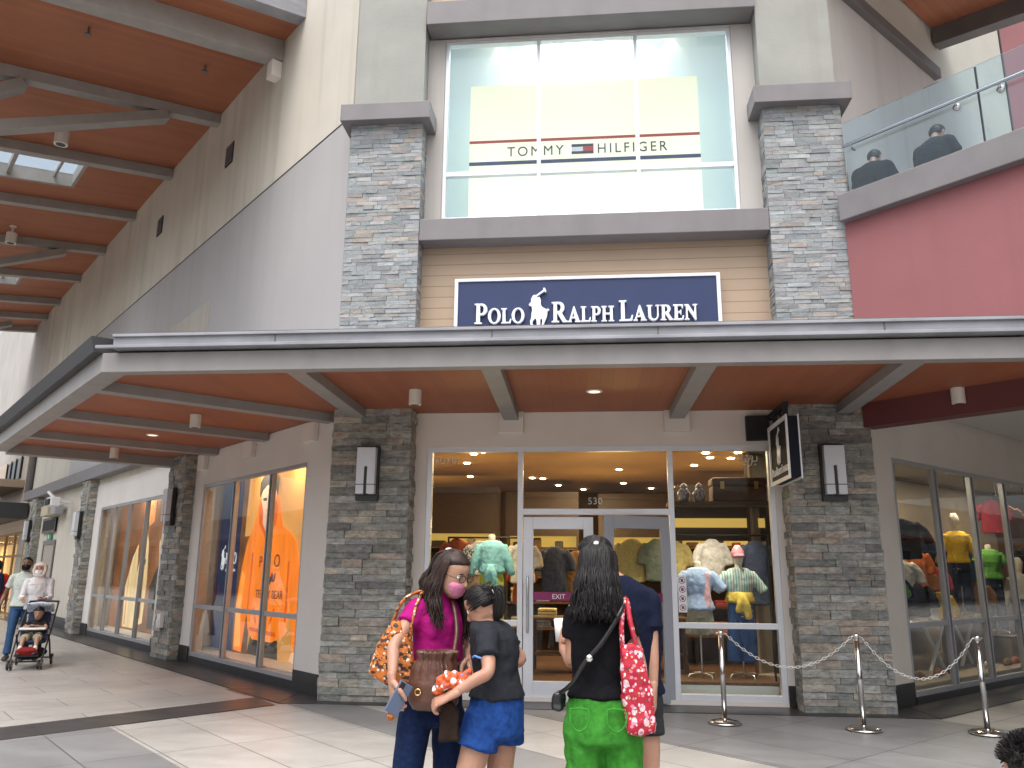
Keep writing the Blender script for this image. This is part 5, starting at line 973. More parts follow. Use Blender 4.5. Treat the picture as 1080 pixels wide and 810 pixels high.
def hand(mb, w, d, n, t, k=1., curl=.5, spread=.0):
    w = V(w); d = V(d).normalized(); n = V(n); n = (n-d*n.dot(d)).normalized(); t = V(t); t = (t-d*t.dot(d)-n*t.dot(n)).normalized()
    mb.loft([(w-d*.03*k, t*.024*k, n*.021*k), (w+d*.02*k, t*.030*k, n*.018*k), (w+d*.055*k, t*.038*k, n*.015*k), (w+d*.09*k, t*.039*k, n*.012*k)], 14, .6)
    for i, L in enumerate((.068, .078, .072, .056)):
        o = .030-.020*i; b = w+d*.088*k+t*o*k; dd = (d+t*(.12-.08*i)*(1+spread)).normalized(); pts = [b]; a = 0.; c = curl*(1+.08*i)
        for s_, q in ((.44, .55), (.31, .9), (.25, .7)):
            a += c*q; pts.append(pts[-1]+(dd*math.cos(a)+n*math.sin(a))*L*s_*k)
        mb.tube(pts, [.0095*k, .0088*k, .0082*k, .0068*k], 9, 3, .9)
    b = w+d*.022*k+t*.028*k; p1 = b+(d*.5+t*.6+n*.35).normalized()*.038*k; p2 = p1+(d*.85+t*.18+n*.45).normalized()*.032*k; p3 = p2+(d*.85-t*.1+n*.5).normalized()*.026*k
    mb.tube([b-d*.01*k, p1, p2, p3], [.016*k, .0125*k, .0105*k, .008*k], 9, 3, .9)
HEADR = [(0., .17, .36, -.02), (.07, .25, .42, .10), (.18, .30, .425, .26), (.32, .33, .415, .38), (.46, .345, .40, .45), (.58, .35, .405, .475), (.70, .35, .40, .47), (.82, .325, .35, .43), (.92, .24, .25, .32), (.985, .11, .12, .17)]
def head_base(c, U, H): return V(c)-U*.5*H
def head(mb, c, F, U, S, H):
    b = head_base(c, U, H)
    mb.loft([(b+U*h*H+F*(f-k)*.5*H, S*w*H, F*(f+k)*.5*H) for h, w, f, k in HEADR], 22, .3)
    mb.tube([b+U*.53*H+F*.385*H, b+U*.42*H+F*.435*H, b+U*.345*H+F*.475*H, b+U*.32*H+F*.42*H], [.035*H, .05*H, .065*H, .05*H], 10, 3)
    for e in (-1, 1):
        mb.loft([(b+U*.36*H+S*e*.345*H+F*.0*H, F*.04*H, S*.03*H), (b+U*.46*H+S*e*.375*H-F*.02*H, F*.075*H, S*.03*H), (b+U*.57*H+S*e*.38*H-F*.03*H, F*.08*H, S*.03*H)], 8, .6)
def face_extras(c, F, U, S, H):     # eyes, brows and lips as islands of the body mesh (material slots 1..3)
    b = head_base(c, U, H); mb = MB()
    for e in (-1, 1):
        p = b+U*.50*H+S*e*.15*H+F*.315*H; mb.cm = 1; mb.loft([(p-U*.02*H, S*.062*H, F*.05*H), (p+U*.02*H, S*.062*H, F*.05*H)], 10, .9)
        mb.cm = 2; q = p+F*.047*H; mb.loft([(q-U*.012*H, S*.03*H, F*.012*H), (q+U*.012*H, S*.03*H, F*.012*H)], 8, .9)
        mb.tube([p+S*-.075*H+U*.085*H+F*.05*H, p+U*.105*H+F*.07*H, p+S*.075*H+U*.085*H+F*.05*H], .013*H, 6, 3)
        mb.tube([p+S*-.07*H+U*.03*H+F*.03*H, p+U*.05*H+F*.055*H, p+S*.07*H+U*.03*H+F*.03*H], .008*H, 6, 3)
    mb.cm = 3; m0 = b+U*.205*H+F*.425*H
    mb.tube([m0-S*.12*H-F*.02*H, m0+U*.012*H, m0+S*.12*H-F*.02*H], [.012*H, .03*H, .012*H], 8, 4)
    return mb.mesh(True)
def join(meshes, mats):
    import bmesh
    bm = bmesh.new()
    for m in meshes: bm.from_mesh(m)
    me = bpy.data.meshes.new('body'); bm.to_mesh(me); bm.free()
    me.polygons.foreach_set('use_smooth', [True]*len(me.polygons))
    for m in mats: me.materials.append(m)
    return me
def rings(sp, r, f, g=0.): return [(V(s[:3]), r*(s[3]+g), f*(s[4]+g)) for s in sp]
def make_person(label, J, spine, f, skin=M_SK, vox=.0075, k=1., face=True, group=None, hands=(), fem=False):
    f = V((*f[:2], 0)).normalized(); r = side(f); t = thing('person', label, 'person', (spine[0][0], spine[0][1], J.get('floor', 0)), group)
    mb = MB(); mb.loft(rings(spine, r, f), 20, .4)
    F, U, S = frame3(J['F']); H = J.get('H', .222); head(mb, J['head'], F, U, S, H); hb = head_base(J['head'], U, H)
    mb.tube([V(spine[-1][:3])-V((0, 0, .03)), (V(spine[-1][:3])+hb+U*.25*H-F*.12*H)/2, hb+U*.32*H-F*.14*H], [.056*k, .05*k, .052*k], 14, 3, .2)
    for s_ in 'RL':
        if 'sh'+s_ in J: mb.tube([J['sh'+s_], V(J['sh'+s_]).lerp(V(J['el'+s_]), .5), J['el'+s_], V(J['el'+s_]).lerp(V(J['wr'+s_]), .35), J['wr'+s_]], [.05*k, .042*k, .034*k, .0335*k, .0235*k], 14, 4, .6)
        if 'hp'+s_ in J: mb.tube([J['hp'+s_], V(J['hp'+s_]).lerp(V(J['kn'+s_]), .5), J['kn'+s_], V(J['kn'+s_]).lerp(V(J['an'+s_]), .3), J['an'+s_]], [.086*k, .074*k, .052*k, .054*k, .034*k], 14, 4, .5)
        if 'an'+s_ in J and not J.get('shoes'):
            a = V(J['an'+s_]); ff = V(J.get('toe'+s_, f)); mb.loft([(a-ff*.03*k-V((0, 0, .03)), r*.03*k, V((0, 0, .05*k))), (a+ff*.06*k-V((0, 0, .045)), r*.036*k, V((0, 0, .032*k))), (a+ff*.15*k-V((0, 0, .06)), r*.035*k, V((0, 0, .018*k)))], 12, .6)
    me = remesh(mb, vox, 5, .5); parts = [me]
    hm = MB()
    for h in hands: hand(hm, *h[:4], *(h[4:]))
    if hands: parts.append(hm.mesh(True))
    if face: parts.append(face_extras(J['head'], F, U, S, H))
    obj('body', join(parts, [skin, M_EYE, M_IRIS, M_LIP]), [skin], t)
    return t, (F, U, S, H, hb), r, f
def sub_spine(sp, z0, z1=9):       # part of the spine list between two heights
    out = []
    for a, b in zip(sp, sp[1:]):
        if a[2] <= z0 < b[2]: q = (z0-a[2])/(b[2]-a[2]); out.append(tuple(a[i]*(1-q)+b[i]*q for i in range(5)))
        if z0 < b[2] <= z1: out.append(b)
        if a[2] < z1 < b[2]: q = (z1-a[2])/(b[2]-a[2]); out.append(tuple(a[i]*(1-q)+b[i]*q for i in range(5)))
    if sp[0][2] >= z0: out.insert(0, sp[0])
    return out
def shirt(t, J, spine, r, f, m, z0, sl=.5, g=.016, vox=.009, amp=.007, bust=0., name='shirt', k=1., open_=.012, slr=None):
    sp = sub_spine(spine, z0); sp = [(*s[:3], s[3]+g+(open_ if i == 0 else 0), s[4]+g+(open_ if i == 0 else 0)) for i, s in enumerate(sp)]
    mb = MB(); mb.loft(rings(sp, r, f), 24, .12)
    for s_ in 'RL':
        if 'sh'+s_ not in J: continue
        a, e, w = V(J['sh'+s_]), V(J['el'+s_]), V(J['wr'+s_]); q = sl
        if sl <= 1: pts = [a+(V(spine[-2][:3])-a)*.3, a, a.lerp(e, q*.55), a.lerp(e, q)]; rad = [.06*k, .066*k, .064*k, slr or .066*k]
        else: pts = [a+(V(spine[-2][:3])-a)*.3, a, a.lerp(e, .6), e, e.lerp(w, (sl-1)*.6), e.lerp(w, sl-1)]; rad = [.06*k, .066*k, .058*k, .052*k, .048*k, .044*k]
        mb.tube(pts, rad, 16, 4, .15)
    if bust:
        c = V(spine[-3][:3])-V((0, 0, .02))
        for e in (-1, 1): p = c+f*(spine[-3][4]*.55)+r*e*.07; mb.loft([(p-V((0, 0, .03)), r*bust, f*bust), (p+V((0, 0, .03)), r*bust*.95, f*bust*.95)], 14, .9)
    return obj(name, remesh(mb, vox, 4, .5, cloth_noise(amp, 8., .6)), m, t)
def legs_cloth(t, J, spine, r, f, m, zend, rad, ztop, g=.012, vox=.009, amp=.006, name='trousers', flare=0.):
    sp = sub_spine(spine, spine[0][2]-.001, ztop); mb = MB(); s0 = spine[0]
    mb.loft(rings([(s0[0], s0[1], s0[2]-.05, s0[3]*.97, s0[4])]+sp, r, f, g), 22, .25)
    for s_ in 'RL':
        h, kn, an = V(J['hp'+s_]), V(J['kn'+s_]), V(J['an'+s_])
        if zend > kn.z: q = (h.z-zend)/(h.z-kn.z); e = h.lerp(kn, q); mb.tube([h+(h-e)*.55+V((0, 0, .03)), h, h.lerp(e, .5), e], [rad[0]*.96, rad[0], rad[1], rad[1]+flare], 18, 4, .08)
        else: q = (kn.z-zend)/(kn.z-an.z); e = kn.lerp(an, min(1, q)); mb.tube([h, h.lerp(kn, .5), kn, kn.lerp(e, .5), e], [rad[0], rad[1], rad[2], rad[3], rad[3]+flare], 18, 4, .08)
    return obj(name, remesh(mb, vox, 4, .5, cloth_noise(amp, 9., .7)), m, t)
def shoes(t, J, r, f, m, k=1., name='shoe'):
    for s_ in 'RL':
        a = V(J['an'+s_]); ff = f; z = J.get('floor', 0); b = V((a.x, a.y, z))
        mb = MB(); mb.loft([(b-ff*.07*k+V((0, 0, .045)), r*.038*k, V((0, 0, .043))), (b+V((0, 0, .055)), r*.042*k, V((0, 0, .053))), (b+ff*.09*k+V((0, 0, .04)), r*.047*k, V((0, 0, .037))), (b+ff*.17*k+V((0, 0, .028)), r*.04*k, V((0, 0, .024)))], 14, .6)
        obj(name, mb, m, t, True)
def hair_cap(mb, fr, g=.035, low=.12, front=(.30, .86)):
    F, U, S, H, b = fr; rs = []
    for h in [low+(1.0-low)*i/11 for i in range(12)]:
        i = max(k for k in range(len(HEADR)) if HEADR[k][0] <= max(h, 0)); i = min(i, len(HEADR)-2); h0, w0, f0, k0 = HEADR[i]; h1, w1, f1, k1 = HEADR[i+1]; q = min(1, max(0, (h-h0)/(h1-h0)))
        w = w0+(w1-w0)*q; ff = f0+(f1-f0)*q; kk = k0+(k1-k0)*q
        s_ = min(1, max(0, (h-.48)/(front[1]-.48))); ff = -.02+(ff+g+.02)*s_ if h < front[1] else ff+g
        if h < .3: w = max(w, .30); kk = max(kk, .38)
        rs.append((b+U*h*H+F*(ff-kk-g)*.5*H, S*(w+g*1.1)*H, F*(ff+kk+g)*.5*H))
    mb.loft(rs, 24, .35)
def strands(mb, fr, n, az, length, rad=.006, spread=.03, wave=.01, seed=1, end=None, grow=1., drop=(0, 0, -1)):
    F, U, S, H, b = fr; q = random.Random(seed); drop = V(drop)
    for i in range(n):
        a = R(q.uniform(*az)); d = (F*math.cos(a)+S*math.sin(a)); j = lambda s: V((q.uniform(-s, s), q.uniform(-s, s), q.uniform(-s, s)))
        rr_ = (.37 if abs(math.sin(a)) > .6 else .45)*H*1.10
        p0 = b+U*.99*H-F*.08*H+d*.12*H+j(.006); p1 = b+U*.80*H-F*.03*H+d*rr_*.92+j(.004); p2 = b+U*.42*H-F*.03*H+d*rr_*1.04+j(.006); p3 = b+U*.05*H-F*.03*H+d*rr_*grow+j(.012)
        L = length*q.uniform(.75, 1.05); e0 = p3+drop*L*.5+d*spread*.6+j(.012); e1 = p3+drop*L+d*spread+j(.02)
        if end: e0 = e0+V(end)*.5; e1 = e1+V(end)
        w = S*wave*math.sin(i*1.7)+F*wave*math.cos(i*2.3)
        mb.tube([p0, p1, p2, p3+w, e0-w, e1+w*1.2], [rad*.6, rad, rad*1.1, rad*1.1, rad, rad*.3], 6, 3, .5)
def pattern_mat(name, base, cols, scale, rough=.7):
    m = mat(name, base, rough, bump=.15, bscale=200); N, L, b = nodes(m); tc = N.new('ShaderNodeTexCoord'); prev = None
    for i, (c, sc_, th, st) in enumerate(cols):
        mp = N.new('ShaderNodeMapping'); mp.inputs['Scale'].default_value = st; mp.inputs['Location'].default_value = (i*.37, i*.21, i*.53); L.new(tc.outputs['Object'], mp.inputs[0])
        v = N.new('ShaderNodeTexVoronoi'); v.inputs['Scale'].default_value = scale*sc_; L.new(mp.outputs[0], v.inputs['Vector'])
        lt = N.new('ShaderNodeMath'); lt.operation = 'LESS_THAN'; lt.inputs[1].default_value = th; L.new(v.outputs['Distance'], lt.inputs[0])
        mx = N.new('ShaderNodeMix'); mx.data_type = 'RGBA'; L.new(lt.outputs[0], mx.inputs[0])
        if prev: L.new(prev, mx.inputs[6])
        else: mx.inputs[6].default_value = (*base, 1)
        mx.inputs[7].default_value = (*c, 1); prev = mx.outputs[2]
    L.new(prev, b.inputs['Base Color']); return m
F_MAGT = fab('magenta_polo', (.33, .008, .15), .14); F_JEAN = fab('indigo_denim', (.009, .02, .065), .45); F_CHAR = fab('charcoal_tee', (.022, .024, .030), .15); F_SHORT = fab('blue_denim_shorts', (.016, .06, .24), .45); F_BTEE = fab('black_tee', (.005, .005, .007), .15); F_GRT = fab('green_linen', (.045, .235, .03), .3); F_NVT = fab('navy_tee', (.007, .010, .028), .15); F_DSH = fab('dark_shorts', (.03, .03, .035)); M_SHOE = mat('shoe_dark', (.03, .03, .03), .6); M_SHOEW = mat('shoe_white', (.6, .6, .58), .6)

# woman in the magenta polo shirt
f = vn(.75, -.66, 0)
SPW = [(-.79, 4.24, .93, .158, .112), (-.785, 4.24, 1.03, .145, .102), (-.775, 4.24, 1.15, .118, .092), (-.772, 4.235, 1.27, .124, .098), (-.775, 4.23, 1.35, .134, .10), (-.78, 4.24, 1.43, .126, .076), (-.775, 4.24, 1.485, .062, .058)]
J = dict(head=(-.70, 4.19, 1.598), F=(.86, -.42, -.36), H=.215, shR=(-.870, 4.14, 1.42), elR=(-.95, 4.02, 1.25), wrR=(-.932, 3.935, 1.12), shL=(-.67, 4.36, 1.415), elL=(-.63, 4.38, 1.25), wrL=(-.605, 4.22, 1.175), hpR=(-.86, 4.17, .92), knR=(-.905, 4.11, .50), anR=(-.94, 4.16, .09), hpL=(-.725, 4.30, .92), knL=(-.712, 4.28, .50), anL=(-.70, 4.36, .09), shoes=1)
t, fr, r, f = make_person('long-haired woman in magenta polo shirt, jeans, glasses and pink face mask holding a phone', J, SPW, f, vox=.0065, k=.9, hands=[((-.930, 3.925, 1.105), (.12, -.03, -1), (.75, .45, 0), (.5, -.8, 0), .98, .75), ((-.600, 4.205, 1.17), (.35, -.7, -.5), (-.3, -.2, -1), (-.8, -.3, .3), .95, .6)])
shirt(t, J, SPW, r, f, F_MAGT, 1.165, .42, .013, bust=.046, amp=.010, k=.88, slr=.06)
obj('collar', remesh(MB().loft([(V((-.772, 4.235, 1.465)), r*.085, f*.075), (V((-.765, 4.23, 1.51)), r*.066, f*.064)], 20, .2), .008, 2), F_MAGT, t)
legs_cloth(t, J, SPW, r, f, F_JEAN, .10, [.088, .080, .064, .062], 1.13, .010); shoes(t, J, r, f, M_SHOE)
F, U, S, H, hb = fr
mk = MB(); mk.loft([(hb+U*.05*H+F*.27*H, S*.19*H, F*.15*H), (hb+U*.17*H+F*.25*H, S*.27*H, F*.195*H), (hb+U*.28*H+F*.25*H, S*.305*H, F*.212*H), (hb+U*.36*H+F*.25*H, S*.27*H, F*.198*H)], 20, .12); obj('face_mask', remesh(mk, .005, 2), fab('mask_pink', (.62, .22, .36), .08), t)
gm = MB()
for e in (-1, 1):
    c = hb+U*.50*H+S*e*.165*H+F*.445*H; gm.tube([c+(S*math.cos(a)*.115+U*math.sin(a)*.085)*H for a in [k2*math.pi/8 for k2 in range(17)]], .0022, 6, 1, 0); gm.tube([c+S*e*.115*H, hb+U*.50*H+S*e*.37*H+F*.2*H, hb+U*.5*H+S*e*.375*H-F*.05*H], .002, 6, 2)
gm.tube([hb+U*.52*H+F*.455*H-S*.05*H, hb+U*.53*H+F*.465*H, hb+U*.52*H+F*.455*H+S*.05*H], .002, 6, 2); obj('glasses', gm, M_IRIS, t, True)
hm = MB(); hair_cap(hm, fr, .05, .1, (.3, .84)); h1 = remesh(hm, .008, 3)
hs2 = MB(); strands(hs2, fr, 800, (75, 298), .17, .0035, .02, .012, 3, (.03, 0, 0), 1.15); strands(hs2, fr, 200, (250, 305), .22, .0034, .05, .016, 9, (-.01, -.04, 0), 1.2)
obj('hair', join([h1, hs2.mesh(True)], [M_HAIRB]), M_HAIRB, t)
obj('hair_clip', MB().loft([(hb+U*.97*H-F*.28*H-S*.026, U*.006, F*.008), (hb+U*.985*H-F*.28*H, U*.008, F*.011), (hb+U*.97*H-F*.28*H+S*.026, U*.006, F*.008)], 10, .5), mat('clip_pale', (.6, .58, .55), .3), t, True)
# her phone, tote and drawstring bag
t = thing('phone', 'blue-grey smartphone held low in the hand of the woman in magenta', 'phone', (-.888, 3.90, 1.04)); PM = Matrix.Translation((-.885, 3.885, 1.03)) @ Matrix.Rotation(R(38), 4, 'Z') @ Matrix.Rotation(R(32), 4, 'Y')
obj('body', MB(PM).box(-.037, .037, -.005, .005, -.075, .075), mat('phone_case', (.09, .12, .19), .35), t, bevel=.004); obj('screen', MB(PM).box(-.034, .034, .0051, .0065, -.071, .071), M_IRIS, t); obj('camera_bump', MB(PM).box(-.030, -.006, -.008, -.0051, .035, .068), M_IRIS, t, bevel=.002)
M_TOTEO = pattern_mat('tote_orange_print', (.46, .13, .02), [((.05, .022, .018), 1., .42, (1, 1, 1.6)), ((.66, .58, .46), 1.25, .27, (1.2, 1, 1.2)), ((.56, .20, .025), 1.6, .30, (1, 1, 1)), ((.06, .02, .02), 2.1, .22, (1, 1, .8))], 27)
t = thing('tote_bag', 'orange tote with dark geometric print hanging from the shoulder of the woman in magenta', 'tote bag', (-.99, 4.1, 1.03), 'cloth totes')
def bag_mesh(outline, M, th, vox=.008, amp=.012):
    mb = MB(M); n = 7
    cx = sum(p[0] for p in outline)/len(outline); cz = sum(p[1] for p in outline)/len(outline)
    for i in range(n):
        k = i/(n-1)*2-1; s_ = math.sqrt(max(0, 1-k*k*.94)); sc2 = .86+.14*s_
    for i in range(n-1):
        k0 = i/(n-1)*2-1; k1 = (i+1)/(n-1)*2-1; f0 = .84+.16*math.sqrt(max(0, 1-k0*k0)); f1 = .84+.16*math.sqrt(max(0, 1-k1*k1)); m_ = len(outline)
        a = [(cx+(x-cx)*f0, k0*th, cz+(z-cz)*f0) for x, z in outline]; b = [(cx+(x-cx)*f1, k1*th, cz+(z-cz)*f1) for x, z in outline]
        fs = [(j, m_+j, m_+(j+1) % m_, (j+1) % m_) for j in range(m_)]
        if i == 0: fs.append(tuple(range(m_)))
        if i == n-2: fs.append(tuple(range(m_, 2*m_))[::-1])
        mb.add(a+b, fs)
    return remesh(mb, vox, 4, .5, cloth_noise(amp, 12.))
TM = Matrix.Translation((0, 4.1, 0)) @ Matrix.Rotation(R(-8), 4, 'Z')
obj('body', bag_mesh([(-.40-.0, 1.36), (-.36, 1.37), (-.30, 1.30), (-.26, 1.12), (-.27, 1.0), (-.36, 1.02), (-.50, 1.12), (-.485, 1.2), (-.44, 1.31)], Matrix.Translation((-.585, 4.13, 0)) @ Matrix.Rotation(R(10), 4, 'Z'), .05), M_TOTEO, t)
mb = MB(); mb.tube([(-.985, 4.12, 1.35), (-.93, 4.10, 1.46), (-.865, 4.16, 1.50), (-.84, 4.24, 1.49)], .008, 8, 5, 1., 2.); mb.tube([(-.88, 4.06, 1.28), (-.865, 4.07, 1.40), (-.845, 4.13, 1.49), (-.83, 4.22, 1.495)], .008, 8, 5, 1., 2.); obj('strap', mb, M_TOTEO, t, True)
obj('tassel', remesh(MB().tube([(-.925, 4.06, 1.04), (-.945, 4.03, .98), (-.95, 4.02, .93)], [.012, .014, .022], 10, 4), .006, 1), M_TOTEO, t)
M_LEATH = mat('bag_leather', (.085, .034, .021), .42, var=.35, vscale=9, bump=.25, bscale=35)
t = thing('drawstring_bag', 'brown leather drawstring bucket bag worn in front of the woman in magenta', 'handbag', (-.745, 4.0, 1.0)); bc = V((-.748, 4.02, 0)); s_, f_ = V((1, 0, 0)), V((0, 1, 0))
mb = MB(); mb.loft([(bc+V((0, 0, .965)), s_*.10, f_*.055), (bc+V((0, 0, 1.0)), s_*.122, f_*.068), (bc+V((0, 0, 1.08)), s_*.125, f_*.07), (bc+V((.0, 0, 1.15)), s_*.112, f_*.058), (bc+V((.01, 0, 1.19)), s_*.09, f_*.045), (bc+V((.012, 0, 1.225)), s_*.105, f_*.055)], 26, .12)
me = remesh(mb, .007, 3, .5, lambda p, n: .007*math.sin(math.atan2(p.y-4.02, p.x+.748)*13)*max(0, min(1, (p.z-1.1)/.09))+.004*noise.noise(p*14)); obj('body', me, M_LEATH, t)
mb = MB(); mb.tube([(-.66, 4.04, 1.2), (-.655, 4.10, 1.32), (-.69, 4.18, 1.44), (-.735, 4.25, 1.5)], .011, 8, 5, 1, 1.6); obj('strap', mb, M_LEATH, t, True)
mb = MB(); mb.tube([(-.70, 3.955, 1.17), (-.69, 3.935, 1.1), (-.695, 3.94, 1.02)], .006, 6, 4); mb.tube([(-.68, 3.955, 1.17), (-.665, 3.935, 1.12), (-.672, 3.94, 1.03)], .006, 6, 4); obj('drawstring', mb, M_LEATH, t, True)
mb = MB(); mb.tube([(-.81+.014*math.cos(a), 3.948, 1.05+.014*math.sin(a)) for a in [k2*math.pi/6 for k2 in range(13)]], .003, 6, 1, 0); obj('eyelet', mb, mat('gold', (.65, .48, .2), .3, metal=1), t, True)
M_SCARF = pattern_mat('scarf_print', (.55, .09, .02), [((.75, .72, .70), 1., .36, (1, 1, 1)), ((.10, .2, .45), 1.5, .22, (1, 1, 1)), ((.7, .12, .05), 1.8, .25, (1, 1, 1))], 24)
o = obj('printed_scarf', remesh(MB().tube([(-.70, 3.90, 1.075), (-.66, 3.885, 1.11), (-.61, 3.90, 1.10), (-.575, 3.93, 1.14)], [.035, .045, .045, .025], 12, 4), .007, 2, .5, cloth_noise(.018, 30)), M_SCARF, label='crumpled red and white printed scarf held between the woman in magenta and the girl'); tag(o, None, 'scarf')
t = thing('small_pouch', 'small dark brown pouch hanging below the printed scarf', 'pouch', (-.655, 3.93, .86)); obj('body', bag_mesh([(-.05, .83), (.055, .84), (.05, .97), (.02, 1.02), (-.03, 1.02), (-.045, .96)], Matrix.Translation((-.655, 3.94, 0)), .03), fab('pouch_brown', (.03, .018, .014)), t); obj('cord', MB().tube([(-.655, 3.94, 1.01), (-.65, 3.92, 1.06)], .008, 6, 1), M_LEATH, t, True)

# girl in charcoal tee and denim shorts
f = vn(-.93, .32, 0)
SPG = [(-.455, 4.12, .90, .145, .118), (-.452, 4.12, 1.0, .135, .116), (-.455, 4.115, 1.12, .116, .096), (-.462, 4.11, 1.22, .124, .100), (-.472, 4.11, 1.29, .128, .094), (-.488, 4.11, 1.335, .12, .082), (-.512, 4.11, 1.372, .058, .055)]
J = dict(head=(-.538, 4.10, 1.44), F=(-.84, .22, -.52), H=.188, shL=(-.487, 3.985, 1.30), elL=(-.470, 3.87, 1.155), wrL=(-.622, 3.86, 1.062), shR=(-.455, 4.25, 1.295), elR=(-.352, 4.29, 1.17), wrR=(-.55, 4.14, 1.10), hpL=(-.52, 4.045, .88), knL=(-.625, 3.99, .48), anL=(-.55, 4.08, .09), hpR=(-.425, 4.19, .88), knR=(-.462, 4.19, .47), anR=(-.40, 4.28, .09), shoes=1)
t, fr, r, f = make_person('girl in charcoal T-shirt and blue denim shorts leaning towards the woman in magenta', J, SPG, f, vox=.0065, k=.88, hands=[((-.628, 3.86, 1.058), (-.9, .1, -.42), (.1, .5, -.85), (-.25, .9, .35), .95, .8), ((-.555, 4.13, 1.10), (-.8, -.5, -.2), (0, 0, -1), (.3, -.8, 0), .9, .7)])
shirt(t, J, SPG, r, f, F_CHAR, 1.015, .60, .016, amp=.014, slr=.062, k=.9)
obj('cuff_logo', MB().tube([(-.545, 3.898, 1.215), (-.535, 3.889, 1.222), (-.52, 3.880, 1.218), (-.505, 3.872, 1.215)], .005, 6, 3), rgb('logo_blue', (.10, .22, .55)), t, True)
legs_cloth(t, J, SPG, r, f, F_SHORT, .80, [.098, .102, 0, 0], 1.06, .014, amp=.008, name='shorts', flare=.008); shoes(t, J, r, f, M_SHOEW)
F, U, S, H, hb = fr; hm = MB(); hair_cap(hm, fr, .045, .40, (.3, .86)); h1 = remesh(hm, .007, 3)
hs2 = MB(); tie = hb+U*.58*H-F*.46*H; q_ = random.Random(4)
for i in range(300):
    a = R(q_.uniform(52, 308)); h = q_.uniform(.42, .98); d = F*math.cos(a)+S*math.sin(a); wd = .40*math.sqrt(max(.04, 1-((h-.55)/.5)**2))*H*1.12
    p = hb+U*h*H-F*.05*H+d*wd*(1.12 if abs(math.cos(a)) > .7 else 1.)
    mid = (p+tie)/2; md = mid-(hb+U*.55*H-F*.04*H); mid = hb+U*.55*H-F*.04*H+md.normalized()*max(md.length, .47*H)
    hs2.tube([p, mid, tie], [.002, .0036, .004], 5, 4)
for i in range(160):
    j = V((q_.uniform(-1, 1), q_.uniform(-1, 1), q_.uniform(-1, 1))); hs2.tube([tie+j*.012, tie-F*.028+j*.024+U*.004, tie-F*.040+V((0, 0, -.04))+j*.026, tie-F*.03+V((0, 0, -.10))+j*.022, tie-F*.02+V((0, 0, -.14-.02*j.z))+j*.010], [.004, .0046, .005, .0045, .0014], 5, 3)
obj('hair', join([h1, hs2.mesh(True)], [M_HAIR]), M_HAIR, t)
mb = MB(); mb.tube([tie-F*.014+(S*math.cos(a)+U*math.sin(a))*.024 for a in [k2*math.pi/6 for k2 in range(13)]], .006, 6, 1, 0); obj('hair_tie', mb, M_SHOEW, t, True)

# woman in green trousers, seen from behind
f = vn(.08, 1, 0)
SPN = [(.055, 4.1, .885, .172, .118), (.05, 4.1, .98, .158, .108), (.035, 4.1, 1.09, .114, .09), (.036, 4.1, 1.22, .122, .095), (.042, 4.1, 1.34, .14, .096), (.043, 4.1, 1.425, .122, .072), (.045, 4.1, 1.49, .058, .056)]
J = dict(head=(.042, 4.11, 1.632), F=(.12, 1, -.2), H=.222, shL=(-.076, 4.1, 1.40), elL=(-.092, 4.12, 1.185), wrL=(-.138, 4.25, 1.235), shR=(.162, 4.1, 1.40), elR=(.235, 4.11, 1.185), wrR=(.262, 4.2, 1.0), hpL=(-.036, 4.1, .87), knL=(-.042, 4.12, .48), anL=(-.035, 4.08, .09), hpR=(.147, 4.1, .87), knR=(.156, 4.12, .48), anR=(.15, 4.08, .09), shoes=1)
t, fr, r, f = make_person('black-haired woman in black T-shirt and bright green trousers seen from behind', J, SPN, f, vox=.0065, k=.92, hands=[((-.140, 4.255, 1.24), (-.1, .6, .75), (.9, .3, 0), (.0, -.8, .5), .9, .9), ((.262, 4.205, .99), (0, .2, -1), (-1, 0, 0), (0, 1, 0), .95, .5)])
shirt(t, J, SPN, r, f, F_BTEE, 1.03, .48, .013, amp=.011, k=.88, slr=.06)
legs_cloth(t, J, SPN, r, f, F_GRT, .06, [.097, .089, .084, .09], 1.06, .012, amp=.014); shoes(t, J, r, f, M_SHOE)
wq = [V((.055, 4.1, 1.045))+(r*math.cos(a)*.15+f*math.sin(a)*.113) for a in [k2*math.pi/14 for k2 in range(29)]]; pass
mb = MB()
for x0 in (-.055, .115): mb.tube([(x0-.04, 3.965, .99), (x0-.042, 3.955, .93), (x0+.0, 3.948, .895), (x0+.042, 3.955, .93), (x0+.04, 3.965, .99), (x0-.04, 3.965, .99)], .0045, 6, 2)
obj('back_pocket', mb, F_GRT, t, True)
F, U, S, H, hb = fr; hm = MB(); hair_cap(hm, fr, .05, .05, (.3, .86)); h1 = remesh(hm, .008, 3)
hs2 = MB(); strands(hs2, fr, 1100, (68, 292), .165, .0036, .014, .007, 11, None, 1.10)
obj('hair', join([h1, hs2.mesh(True)], [M_HAIR]), M_HAIR, t)
obj('hair_clip', MB().loft([(hb+U*.97*H-F*.30*H, S*.016, U*.012), (hb+U*.94*H-F*.36*H, S*.016, U*.012)], 8, .5), mat('clip_silver', (.7, .7, .7), .2, metal=1), t, True)
o = obj('paper_cup', MB().loft([(V((-.150, 4.31, 1.26)), V((.026, 0, 0)), V((0, .026, 0))), (V((-.152, 4.32, 1.37)), V((.034, 0, 0)), V((0, .034, 0)))], 18, .1), M_WHITE, None, True, label='white paper cup held up by the woman in green trousers'); tag(o, None, 'cup')
t = thing('crossbody_bag', 'small black crossbody bag with thin strap across the back of the woman in green trousers', 'handbag', (-.1, 4.0, 1.05)); M_BLKL = mat('black_leather', (.012, .012, .013), .35)
